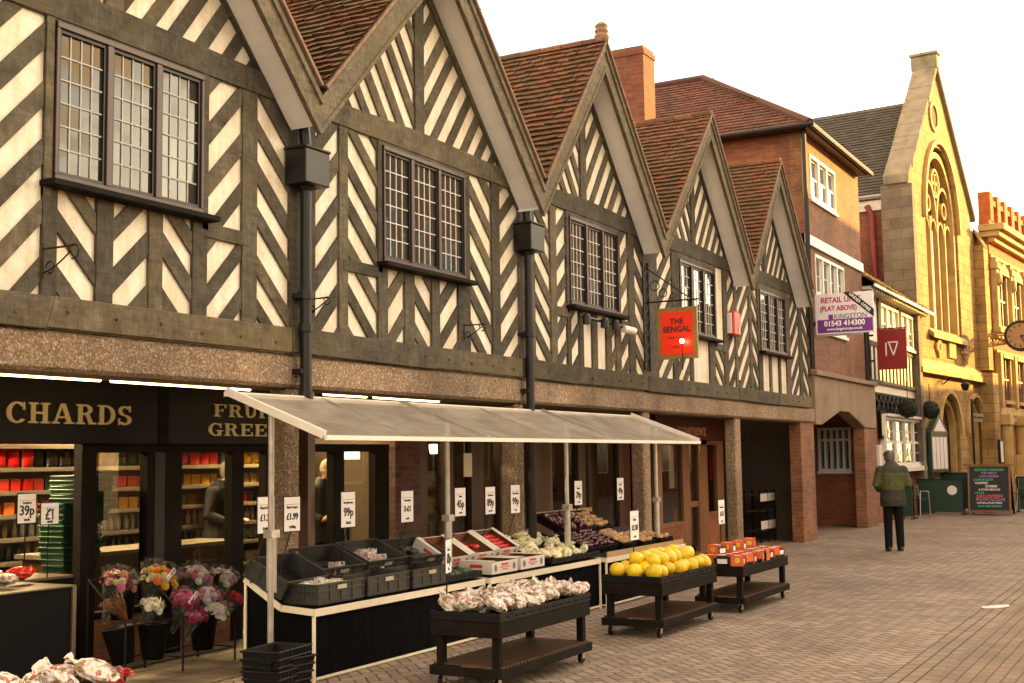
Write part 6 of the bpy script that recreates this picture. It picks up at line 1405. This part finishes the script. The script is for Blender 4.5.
bouquet('pale pink bouquet behind the white daisies', *at(208, 598, .76), .11, ['petal_pink', 'petal_white'], 18)
bouquet('dark red bouquet at the far edge of the flower stand', *at(233, 600, .74), .07, ['petal_dark', 'petal_red'], 12)
bouquet('magenta bouquet low at the front of the stand', *at(194, 617, .62), .10, ['petal_magenta', 'petal_pink'], 18)
# dry foliage bunch
t = thing('foliage_bunch', 'bunch of brown dry foliage leaning out of the tilted bucket', 'foliage', (0,0,0)); m = MB(); r1 = random.Random(4)
for i in range(60):
    a, e = r1.uniform(-.9, .9), r1.uniform(.1, .9); L = r1.uniform(.22, .36); d_ = Vector((-sin(.7+e*.5), a*.35-.25, cos(.8+a*.3))); m.tube([(0,0,0), d_*L*.6, d_*L+Vector((0,0,-.02))], [.003,.002,.001], 4)
    for k in range(4): p = d_*L*(.55+.12*k); m.obox(p, (.012*r1.uniform(-1,1), .01, .01), (.003, .003, -.003), (0,.001,0))
m.build('stems', 'potato', t); m = MB(); m.tube([(-.05,-.05,.02), (-.22,-.12,.16)], .004, 5); m.build('ribbon', 'petal_red', t); t.location = at(128, 622, .70)
# red cyclamen at the bottom edge
t = thing('potted_plant', 'potted plant with bright red and pink petals at the bottom edge', 'plant', (0,0,0)); m = MB(); m.lathe([(0,0),(.07,0),(.09,.12),(0,.12)], n=14); m.build('pot', 'carton_brown', t)
for i in range(16):
    a, b = r1.uniform(0, 6.28), r1.uniform(0, .16); o = bpy.data.objects.new('blossom', blossom('mum', ['petal_red', 'petal_red', 'petal_pink', 'petal_white'][i % 4])); COL.objects.link(o); o.parent = t; o.location = (b*cos(a), b*sin(a), .22+r1.uniform(-.03,.05)); s_ = r1.uniform(1., 1.6); o.scale = (s_,)*3
m = MB()
for i in range(40): a, b = r1.uniform(0, 6.28), r1.uniform(0, .15); m.obox((b*cos(a), b*sin(a), .13+r1.uniform(0,.06)), (.03*cos(a), .03*sin(a), .008), (-.015*sin(a), .015*cos(a), 0), (0,0,.001))
m.build('leaves', 'dark_leaf', t); x, y = onZ(102, 684, .42); t.location = (x, y, .20)
m = MB(); m.box(x-.3, x+.3, y-.2, y+.2, 0, .20); tag(m.build('plant_box', 'black_plastic', bevel=.01), 'low black box under the red potted plant', 'box')
# black baskets beside the first stall
bb_ = basket_proto('black_plastic', w=.44, d=.30, h=.22); bb_['category'] = 'basket'
x, z = onY(279, 650, -.88)
for i in range(3): place(bb_, (x+.02*(i % 2), -.86, .0+i*.07), (0,0,.12*(-1)**i), 'black plastic shopping basket in the stack at the near end of the first stall', 'black baskets stacked on the ground')
# litter
t = MB(); x, y = onZ(975, 606); r1 = random.Random(3); pts = [(14.52,-4.64),(14.66,-4.60),(14.86,-4.72),(14.95,-4.84),(14.78,-4.88),(14.6,-4.78)]
t.prism([(a, b, .008+r1.uniform(0,.004)) for a, b in pts], (0,0,.006)); tag(t.build('paper_scrap', 'carton_white'), 'flattened pale scrap of litter lying on the brick channel', 'litter')

# ------------------------------------------------------------------ barriers, chalkboard, clock and the far end of the street
def barrier(label, xa_, ya_, xb_, yb_, h, logo=False):
    t = thing('cafe_barrier', label, 'barrier', ((xa_+xb_)/2, (ya_+yb_)/2, 0)); a, b = Vector((xa_, ya_, 0)), Vector((xb_, yb_, 0)); d = (b-a).normalized(); n_ = Vector((-d.y, d.x, 0))
    m = MB(); m.prism([a+d*.03+Vector((0,0,.07)), b-d*.03+Vector((0,0,.07)), b-d*.03+Vector((0,0,h-.03)), a+d*.03+Vector((0,0,h-.03))], n_*.012); m.build('panel', 'dark_green_paint', t)
    m = MB()
    for p in (a, b): m.tube([p, p+Vector((0,0,h))], .022, 8)
    m.tube([a+Vector((0,0,h-.02)), b+Vector((0,0,h-.02))], .018, 8); m.build('frame', 'black_metal', t)
    for p in (a, b): m = MB(); m.obox(p+Vector((0,0,.015)), d*.05, n_*.22, (0,0,.015)); m.build('foot', 'black_metal', t)
    if logo:
        c = b-d*.30; m = MB(); z = h*.68
        sd = -1 if n_.x > 0 else 1
        m.prism([c+d*.13*cos(2*pi*i/20)+Vector((0,0,z+.13*sin(2*pi*i/20)))+n_*(.0135 if n_.x < 0 else -.0015) for i in range(20)], n_*(.002 if n_.x < 0 else -.002)); m.build('round_badge', 'white_card', t)
    return t
barrier('dark green barrier panel with round white badge beside the chalkboard', 36.2, .15, 36.2, -1.05, .98, True)
barrier('dark green barrier panel standing behind the man in the jacket', 33.6, .10, 33.6, -.22, .95); barrier('second dark green barrier panel parallel behind the one with the badge', 38.6, .2, 38.2, -1.9, 1.12); barrier('dark green barrier panel seen past the chalkboard at the photo edge', 38.2, -2.2, 38.2, -3.6, 1.0)
# A-board: faces down the street towards the camera
AX0 = 36.0; (ay0, az1), (ay1, _), (_, az0) = onX(967, 465, AX0), onX(1008, 463, AX0), onX(967, 512, AX0)
ab = thing('chalkboard', 'wooden A-board with handwritten coloured chalk menu beside the green barrier', 'chalkboard', (AX0, (ay0+ay1)/2, 0)); H_ = az1; lean_ = .22
def fr(y, z, o=0.): return Vector((AX0+lean_*z/H_+o, y, z))
m = MB(); w_ = .05
for y in (ay0, ay1): m.bar(fr(y, 0), fr(y, H_), w_, .03, up=(1,0,0))
for z in (.10, H_-.03): m.bar(fr(ay0+.02, z, -.001), fr(ay1-.02, z, -.001), .06, .032, up=(1,0,0))
m.bar(fr(ay0+.14, H_, -.01), fr(ay1-.10, H_, -.01), .04, .04, up=(1,0,0)); m.build('frame', 'orange_wood', ab, bevel=.004)
m = MB(); m.prism([fr(ay0, .12, .008), fr(ay1, .12, .008), fr(ay1, H_-.04, .008), fr(ay0, H_-.04, .008)], (.008, 0, 0)); m.build('board', 'chalkboard', ab)
m = MB()
for y in (ay0, ay1): m.bar(Vector((AX0+.75, y, 0)), Vector((AX0+lean_+.03, y, H_)), w_, .03, up=(1,0,0))
m.prism([(AX0+.72, ay0, .12), (AX0+.72, ay1, .12), (AX0+lean_+.06, ay1, H_-.04), (AX0+lean_+.06, ay0, H_-.04)], (.008, 0, 0)); m.build('rear_leg', 'dark_timber', ab)
lines = [('GEORGE N DRAGON', .10, 'chalk_green', 0), ('THIS FRIDAY', .085, 'chalk_purple', 0), ('LATE OPENING', .085, 'chalk_purple', 0), ('COME AS SCARY', .08, 'chalk_green', .15), ('VAMPIRES', .09, 'chalk_white', .2), ('ZOMBIES', .09, 'chalk_white', -.05), ('& OTHER MENACES', .08, 'chalk_white', .0), ('AT OUR', .075, 'chalk_green', .25), ('HALLOWEEN', .13, 'chalk_red', .0), ('SPOOKTACULAR', .115, 'chalk_purple', -.02), ('LATE BAR, SPOOKY MUSIC', .07, 'chalk_white', 0), ('FANCY DRESS ESSENTIAL', .07, 'chalk_green', 0)]
zz = H_-.14; tilt = atan2(lean_, H_); stp = (H_-.38)/11.
for i, (tx, sz, mt_, off) in enumerate(lines):
    o = text(tx, sz*.92, mt_, ab, fr((ay0+ay1)/2+off, zz, -.0), (pi/2, 0, -pi/2), sx=.92 if len(tx) < 14 else .84, bold=.003, ext=.001, shear=.1); o.rotation_euler = Euler((pi/2-tilt, 0, -pi/2)); zz -= stp
# notice board by the church door
def churchthing(name, label, cat): t = thing(name, label, cat, (0,0,0)); t.location = (38.0, 0, 0); t.rotation_euler = (0,0,CA); return t
nb = churchthing('notice_board', 'dark green glazed notice board with pointed top in front of the church wall', 'notice board')
(s0, zt_), (s1, zb_) = (-1.0, 2.35), (.75, 1.15)
m = MB(); m.box(s0, s1, -.20, -.10, zb_, 2.25); m.xz([(s0-.06, 2.25), (s1+.06, 2.25), ((s0+s1)/2, 2.85)], -.22, -.09)
for x in (s0+.05, s1-.05): m.box(x-.05, x+.05, -.21, -.09, 0, zb_)
m.build('cabinet', 'dark_green_paint', nb); m = MB()
for i in range(4): a = s0+.08+(s1-s0-.16)*i/4; m.box(a+.03, a+(s1-s0-.16)/4-.03, -.206, -.201, zb_+.08, 2.15)
m.xz([(s0+.25, 2.32), (s1-.25, 2.32), ((s0+s1)/2, 2.68)], -.226, -.2205); m.build('notice_panel', 'white_card', nb)
lb = churchthing('wall_sign', 'small framed white sign on the church pier', 'sign'); m = MB(); m.box(5.95, 6.4, -.53, -.455, 1.3, 2.1); m.build('frame', 'black_metal', lb); m = MB(); m.box(6.0, 6.35, -.536, -.531, 1.36, 2.04); m.build('face', 'white_card', lb)
bl_ = churchthing('lantern', 'black lantern on a curved bracket above the church doorways', 'lantern'); m = MB(); m.tube([(1.3, 0, 3.75), (1.3, -.25, 3.95), (1.3, -.55, 3.9), (1.3, -.65, 3.75)], .02, 6); m.tube([(.7, -.1, 3.7), (1.3, -.02, 3.95)], .015, 6); m.build('bracket', 'iron', bl_); m = MB(); m.lathe([(0, 3.52), (.09, 3.55), (.14, 3.72), (.05, 3.80), (0, 3.82)], (1.3, -.65, 0), 6); m.build('lamp_head', 'black_metal', bl_)
sg = churchthing('fingerpost_sign', 'dark narrow fingerpost arms on a slim pole before the church doors', 'sign'); m = MB(); m.tube([(1.75, -.7, 0), (1.75, -.7, 3.3)], .035, 8); m.build('pole', 'black_metal', sg)
for z, a in ((2.78, 1.3), (2.62, 1.15)): m = MB(); m.box(1.79, 1.79+a, -.715, -.685, z, z+.10); m.build('arm', 'black_metal', sg)
# clipped ball trees hanging before the cottage
def ball_tree(label, c, r):
    t = thing('topiary_ball', label, 'topiary', (c[0], c[1], c[2]-r), 'clipped topiary balls by the cottage'); m = MB(); r1 = random.Random(int(c[2]*100))
    for i in range(900):
        d_ = Vector((r1.gauss(0,1), r1.gauss(0,1), r1.gauss(0,1))).normalized(); p = Vector(c)+d_*r*r1.uniform(.86, 1.06); e = d_.orthogonal().normalized(); e2 = d_.cross(e); a = r1.uniform(0, 6.28); u = e*cos(a)+e2*sin(a); v = (d_*.5+e2*cos(a)-e*sin(a)).normalized()
        m.add([p-u*.035, p+v*.012-u*.0, p+u*.035, p+v*.045], [(0,1,2,3)])
    m.ball(c, r*.88, 2, .05); m.build('leaves', 'topiary_leaf', t); m = MB(); m.tube([(c[0], c[1], c[2]+r), (c[0], c[1]+.02, c[2]+r+.5)], .01, 6); m.build('chain', 'iron', t)
y_, z_ = onX(905, 409, 33.5); ball_tree('dark clipped topiary ball above the white bay window', (33.5, min(y_, -.2), z_), .22)
y_, z_ = onX(929, 410, 36.6); ball_tree('dark clipped topiary ball between the bay window and the church', (36.6, min(y_, -.2), z_), .24)
# small plaques and lamp by the cottage
m = MB(); x, z = onY(881, 425, .18); m.box(x-.35, x+.35, .10, .19, z-.35, z+.35); t = tag(m.build('wall_plaque', 'dark_timber'), 'dark framed plaque on the orange brick beside the bay window', 'plaque'); m = MB(); m.box(x-.27, x+.27, .094, .0995, z-.27, z+.27); m.build('panel', 'cream_paint', t)
m = MB(); x, z = onY(879, 455, .18); m.box(x-.22, x+.12, .12, .19, z-.45, z+.25); tag(m.build('white_plaque', 'white_paint'), 'white plaque on the orange brick behind the man', 'plaque')
# street clock
cy_, cz_ = onX(1021, 336, 44.0)
ck = thing('street_clock', 'round double faced street clock on an ornate bracket', 'clock', (44.0, cy_, cz_)); r_ = .44
m = MB(); m.tube([(43.82, cy_, cz_), (44.18, cy_, cz_)], r_+.07, 28); m.build('case', 'black_metal', ck)
m = MB(); m.tube([(43.80, cy_, cz_), (43.815, cy_, cz_)], r_-.03, 28); m.build('clock_face', 'wood_pale', ck)
m = MB()
for k in range(12): a = k*pi/6; m.bar((43.793, cy_+.30*sin(a), cz_+.30*cos(a)), (43.793, cy_+.38*sin(a), cz_+.38*cos(a)), .006, .035, up=(0, cos(a), -sin(a)))
m.build('numerals', 'ink', ck); m = MB(); m.bar((43.788, cy_, cz_), (43.788, cy_-.13, cz_-.22), .006, .045, up=(0,.28,-.18)); m.bar((43.786, cy_, cz_), (43.786, cy_-.15, cz_-.02), .006, .05, up=(0,0,1)); m.build('hands', 'ink', ck)
yw = -.75; m = MB(); m.tube([(44, yw, cz_+.12), (44, cy_+r_, cz_+.12)], .03, 6); m.tube([(44, yw, cz_-.30), (44, cy_+r_*.9, cz_-.22)], .03, 6); L_ = (cy_+r_)-yw
for k in range(6): yy = yw+L_*(k+.5)/6; m.tube([(44, yy+.14*cos(a), cz_-.08+.15*sin(a)) for a in [2*pi*q_/10 for q_ in range(11)]], .018, 5)
m.box(43.9, 44.1, yw-.0, yw+.06, cz_-.5, cz_+.4); m.build('bracket', 'gold_paint', ck)

# low balustrade with iron railings in front of the terracotta building
rl = thing('iron_railings', 'dark iron railings with stone coping before the terracotta building', 'railings', (45.5, -2.0, 0)); m = MB(); m.box(45.0, 45.3, -6.5, -1.4, 1.25, 1.45); m.build('coping', 'stone_trim', rl); m = MB()
for i in range(26): yy = -1.5-i*.19; m.tube([(45.15, yy, .1), (45.15, yy, 1.25)], .018, 6)
m.box(45.12, 45.18, -6.5, -1.4, .15, .2); m.build('bars', 'iron', rl); m = MB(); m.box(44.95, 45.35, -1.8, -1.4, 0, 1.6); m.build('post', 'stone_trim', rl)
# aluminium cafe chairs
def chair_proto():
    t = thing('cafe_chair', 'aluminium cafe chair', 'chair', (0,0,0))
    m = MB(); m.box(-.22, .22, -.22, .22, .44, .46); m.build('seat', 'dark_green', t)
    for sx in (-1, 1):
        m = MB(); m.tube([(sx*.24, -.24, 0), (sx*.22, -.22, .66), (sx*.22, .18, .68), (sx*.24, .26, 0)], .013, 8); m.build('leg', 'aluminium', t)
    m = MB(); m.tube([(-.21, .20, .45), (-.20, .28, .85), (.20, .28, .85), (.21, .20, .45)], .013, 8)
    m.build('back_frame', 'aluminium', t); m = MB()
    for z in (.6, .7, .8): m.box(-.19, .19, .245+(z-.6)*.15, .255+(z-.6)*.15, z-.03, z+.03)
    m.build('backrest', 'aluminium', t); return t
cp = chair_proto()
for (p, q2, rz, lb_) in (((1019), 508, .6, 'aluminium cafe chair just past the chalkboard at the photo edge'), (1030, 512, 2.2, 'aluminium cafe chair outside the frame beyond the chalkboard'), (917, 506, 1.2, 'aluminium cafe chair between the man and the green barrier')):
    x, y = onZ(p, q2, 0); 
    if p == 917: x, y = 35.2, .0+.0
    place(cp, (x, y-.0, 0), (0,0,rz), lb_, 'aluminium cafe chairs')
# cafe parasol bases read as white specks on the wall behind the chalkboard: two white cups on the barrier-side table
tb = thing('cafe_table', 'round cafe table with white crockery behind the chalkboard', 'table', (38.0, -1.6, 0)); m = MB(); m.lathe([(0,1.10),(.40,1.10),(.40,1.13),(0,1.13)], (37.6, -1.5, 0), 20); m.build('tabletop', 'aluminium', tb); m = MB(); m.tube([(37.6, -1.5, 0), (37.6, -1.5, 1.10)], .03, 8); m.lathe([(0,0),(.22,0),(.22,.03),(0,.05)], (37.6, -1.5, 0), 12); m.build('pedestal', 'black_metal', tb)
for k_, yy in enumerate((-1.35, -1.68)): m = MB(); m.lathe([(0,1.131),(.06,1.131),(.10,1.22),(.09,1.22),(.05,1.14),(0,1.14)], (37.6, yy, 0), 14); tag(m.build('bowl', 'white_paint'), ['white bowl at the near side of the cafe table behind the chalkboard', 'white bowl at the far side of the cafe table behind the chalkboard'][k_], 'bowl')

# ------------------------------------------------------------------ people
def ell(c, rx, ry, z=None, n=14, tilt=0.): return [(c[0]+rx*cos(2*pi*j/n), c[1]+ry*sin(2*pi*j/n), c[2]+tilt*sin(2*pi*j/n)) for j in range(n)]
def remesh(o, vox, sm=6):
    md = o.modifiers.new('remesh', 'REMESH'); md.mode = 'VOXEL'; md.voxel_size = vox; md.use_smooth_shade = True
    ms = o.modifiers.new('smooth', 'SMOOTH'); ms.iterations = sm; ms.factor = .5
def person(label, loc, rz, jacket, trousers, hair, bend=.35, cap=None, sc_=1.):
    # faces +y; feet at z = 0; 1.75 m tall
    t = thing('person', label, 'person', (0,0,0))
    hd = Vector((0, .10+.10*bend, 1.60-.03*bend)); nk = Vector((0, .03, 1.46))
    arms = []
    for s_ in (-1, 1): arms.append([Vector((s_*.19, .0, 1.40)), Vector((s_*.27, -.02, 1.12)), Vector((s_*.20, .20, 1.02)), Vector((s_*.12, .30, 1.06))])
    b = MB()
    b.loft([ell((0,0,.92), .155, .105), ell((0,0,1.02), .145, .10), ell((0,0,1.12), .14, .10), ell((0,.0,1.28), .165, .115), ell((0,.0,1.40), .17, .10), ell((0,.02,1.45), .07, .065), ell(nk+Vector((0,.02,.03)), .056, .056), ell(hd-Vector((0,.01,.07)), .058, .062)])
    b.ball(hd, .1, 3, 0, (.80,.98,1.14)); b.ball(hd+Vector((0,.045,-.055)), .062, 2, 0, (.9,.9,.9)); b.tube([hd+Vector((0,.09,.02)), hd+Vector((0,.122,-.022))], [.010,.016], 6)
    for s_ in (-1, 1): b.ball(hd+Vector((s_*.082,-.005,-.005)), .026, 1, 0, (.45,.8,1.2))
    for s_ in (-1, 1):
        b.tube([(s_*.085, 0, .95), (s_*.095, .01, .50), (s_*.10, -.01, .09)], [.088, .060, .042], 12); b.loft([ell((s_*.10, .04, z), .040, w_, n=10) for z, w_ in ((.01, .11), (.05, .11), (.09, .06))])
        a = arms[(s_+1)//2]; b.tube(a[:3], [.052,.042,.032], 10); h = a[3]; w2 = a[2]; b.tube([w2, w2+(h-w2)*.6], [.028,.034], 8)
        dr = (h-w2).normalized(); sd = dr.cross(Vector((0,0,1))).normalized()
        for k in range(4): p0 = w2+(h-w2)*.6+sd*(-.024+.016*k); L_ = (.062,.072,.076,.060)[k]; b.tube([p0, p0+dr*L_*.5, p0+dr*L_*.8+Vector((0,0,-.02)), p0+dr*L_*.7+Vector((0,0,-.042))], [.009,.0085,.008,.007], 6)
        b.tube([w2+dr*.03+sd*-.028*s_, w2+dr*.06+sd*-.045*s_+Vector((0,0,-.01)), w2+dr*.09+sd*-.040*s_+Vector((0,0,-.02))], [.011,.010,.008], 6)
    o = b.build('body', 'skin', t); remesh(o, .008, 2)
    j = MB()
    j.loft([ell((0,-.015,.75), .215, .155), ell((0,-.02,.86), .22, .16), ell((0,-.01,1.0), .205, .150), ell((0,-.01,1.15), .205, .15), ell((0,-.005,1.30), .215, .15), ell((0,-.0,1.40), .20, .125), ell((0,.01,1.46), .125, .095), ell((0,.03,1.50), .085, .08)])
    for a in arms: j.tube([a[0]+Vector((0,0,-.02)), a[1], a[2]+(a[3]-a[2])*.1], [.078,.070,.052], 12); j.ball(a[0]+Vector((0,0,-.03)), .078, 2)
    j.tube([(.055*cos(2*pi*k/12)*1.3, .03+.055*sin(2*pi*k/12), 1.49-.012*sin(2*pi*k/12)) for k in range(13)], .024, 8)
    o = j.build('jacket', jacket, t); remesh(o, .013, 3)
    q = MB(); q.loft([ell((0,-.01,.78), .165, .118), ell((0,-.01,.86), .17, .12), ell((0,0,.97), .165, .115)])
    for s_ in (-1, 1): q.tube([(s_*.080, 0, .86), (s_*.092, .012, .50), (s_*.098, -.012, .06)], [.096, .074, .064], 14)
    o = q.build('trousers', trousers, t); remesh(o, .012, 3)
    for s_ in (-1, 1):
        q = MB(); q.loft([ell((s_*.10, .045, .0), .048, .135, n=14), ell((s_*.10, .045, .03), .050, .138, n=14), ell((s_*.10, .03, .07), .046, .11, n=14), ell((s_*.10, -.01, .11), .045, .055, n=14)]); q.build('shoe', 'shoe_black', t, smooth=True)
    q = MB(); q.ball(hd+Vector((0,-.018,.022)), .106, 3, .05, (.82,.98,1.10)); o = q.build('hair', hair, t, smooth=True)
    if cap: q = MB(); q.ball(hd+Vector((0,-.0,.055)), .108, 3, .03, (.86,1.05,.72)); q.loft([ell(hd+Vector((0,.10,.055)), .075, .06), ell(hd+Vector((0,.10,.065)), .07, .055)]); q.build('cap', cap, t, smooth=True)
    t.location = loc; t.rotation_euler = (0, 0, rz); t.scale = (sc_, sc_, sc_); return t
mx_, my_ = onZ(895, 551, 0)
person('person in olive and dark green jacket standing on the paving with head bowed', (mx_, my_, 0), radians(-68), 'jacket_cloth', 'trouser_black', 'hair_grey', .9, 'cap_red', sc_=1.03)
person('person in dark clothes standing inside the shop behind the glass by the 99p card', (*[onY(322, 500, 2.3)[0]], 2.3, 0), radians(170), 'cloth_dark', 'trouser_black', 'hair_grey', .2)
person('person inside the shop behind the tilted till screens', (onY(219, 500, 2.98)[0], 2.98, 0), radians(200), 'cloth_dark', 'trouser_black', 'hair_grey', .3)
# sign lit inside the shop door
m = MB(); x, z = onY(352, 455, 2.2); m.box(x-.16, x+.16, 2.2, 2.24, z-.05, z+.05); tag(m.build('lit_panel', 'lit_sign'), 'small lit panel hanging inside the shop door above the 99p card', 'sign')

# ------------------------------------------------------------------ added, unseen buildings across the street: sized to shade the paving and houses
def terrace(label, x0, x1, h, mat):
    t = thing('added_terrace', label, 'building', ((x0+x1)/2, -13, 0))
    m = MB(); m.box(x0, x1, -16, -13, 0, h); m.build('wall', mat, t)
    m = MB(); m.box(x0-.1, x1+.1, -13.15, -12.9, h-.25, h+.05) if False else m.box(x0, x1, -13.2, -13.002, h-.3, h-.05); m.build('cornice', 'stone_trim', t)
    n_ = int((x1-x0)/2.6)
    for i in range(n_):
        for z0 in [1.0]+[4+3*k for k in range(int((h-5)//3)+1)]:
            if z0+1.6 > h-.4: continue
            a = x0+.7+i*2.6; m = MB(); m.box(a, a+1.2, -13.001, -12.96, z0, z0+1.6); w = m.build('window', 'white_paint', t); m = MB(); m.box(a+.08, a+1.12, -12.959, -12.95, z0+.08, z0+1.52); m.build('glass', 'sash_glass', w)
SUN_AZ = (.83, -.56); SUN_EL = radians(12)
terrace('low unseen brick terrace added across the street facing the greengrocer shop', -14, 14.5, 5.2, 'brick_brown')
terrace('tall unseen brick terrace added across the street to shade the gabled houses', 24.7, 51.5, 11.9, 'brick_red')
terrace('lower unseen brick terrace added across the street facing the church', 51.5, 95, 8.5, 'brick_brown')

# ------------------------------------------------------------------ light, sky
W = bpy.data.worlds.new('World'); S.world = W; W.use_nodes = True
nt = W.node_tree; bg = nt.nodes['Background']
sk = nt.nodes.new('ShaderNodeTexSky'); sk.sky_type = 'NISHITA'; sk.sun_disc = False; sk.sun_elevation = SUN_EL; sk.sun_rotation = atan2(SUN_AZ[0], SUN_AZ[1])
sk.dust_density = 1.3; sk.air_density = 1.0; sk.ozone_density = .8
tc = nt.nodes.new('ShaderNodeTexCoord'); mp = nt.nodes.new('ShaderNodeMapping'); mp.inputs['Scale'].default_value = (1, 1, 3.2)
nz = nt.nodes.new('ShaderNodeTexNoise'); nz.inputs['Scale'].default_value = 3.2; nz.inputs['Detail'].default_value = 7; nz.inputs['Roughness'].default_value = .6
cr = nt.nodes.new('ShaderNodeValToRGB'); cr.color_ramp.elements[0].position = .49; cr.color_ramp.elements[1].position = .57
mx = nt.nodes.new('ShaderNodeMix'); mx.data_type = 'RGBA'; mx.inputs[7].default_value = (13.0,7.5,3.0,1)
nt.links.new(tc.outputs['Generated'], mp.inputs['Vector']); nt.links.new(mp.outputs[0], nz.inputs['Vector']); nt.links.new(nz.outputs['Fac'], cr.inputs[0])
nt.links.new(cr.outputs[0], mx.inputs[0]); nt.links.new(sk.outputs[0], mx.inputs[6]); nt.links.new(mx.outputs[2], bg.inputs['Color']); bg.inputs['Strength'].default_value = .15
sl = bpy.data.lights.new('sun', 'SUN'); sl.energy = 3.6; sl.angle = radians(.5); sl.color = (1., .52, .11)
so = bpy.data.objects.new('sun', sl); COL.objects.link(so)
dv = Vector((SUN_AZ[0]*cos(SUN_EL), SUN_AZ[1]*cos(SUN_EL), sin(SUN_EL))); so.rotation_euler = dv.to_track_quat('Z', 'Y').to_euler(); so.location = dv*60

# ------------------------------------------------------------------ camera, view
cd = bpy.data.cameras.new('camera'); cd.lens = F*36/1024; cd.sensor_width = 36; cd.clip_end = 2000; cd.clip_start = .05
co = bpy.data.objects.new('camera', cd); COL.objects.link(co); S.camera = co
r2 = RT*_c-UP*_s; u2 = RT*_s+UP*_c
r2 = (RT*_c + UP*(-_s)); u2 = (RT*_s + UP*_c)
mt = Matrix((r2, u2, -FW)).transposed().to_4x4(); mt.translation = CP; co.matrix_world = mt
S.view_settings.view_transform = 'Standard'; S.view_settings.look = 'None'; S.view_settings.gamma = 1; S.view_settings.use_curve_mapping = False
S.view_settings.exposure = 2.1
try:
    S.view_settings.use_white_balance = True; S.view_settings.white_balance_temperature = 6400; S.view_settings.white_balance_tint = 4
except Exception: pass
S.cycles.use_denoising = True; S.cycles.max_bounces = 6; S.cycles.diffuse_bounces = 3; S.cycles.glossy_bounces = 3; S.cycles.transparent_max_bounces = 12; S.cycles.transmission_bounces = 3
S.cycles.sample_clamp_indirect = 6; S.cycles.caustics_reflective = False; S.cycles.caustics_refractive = False
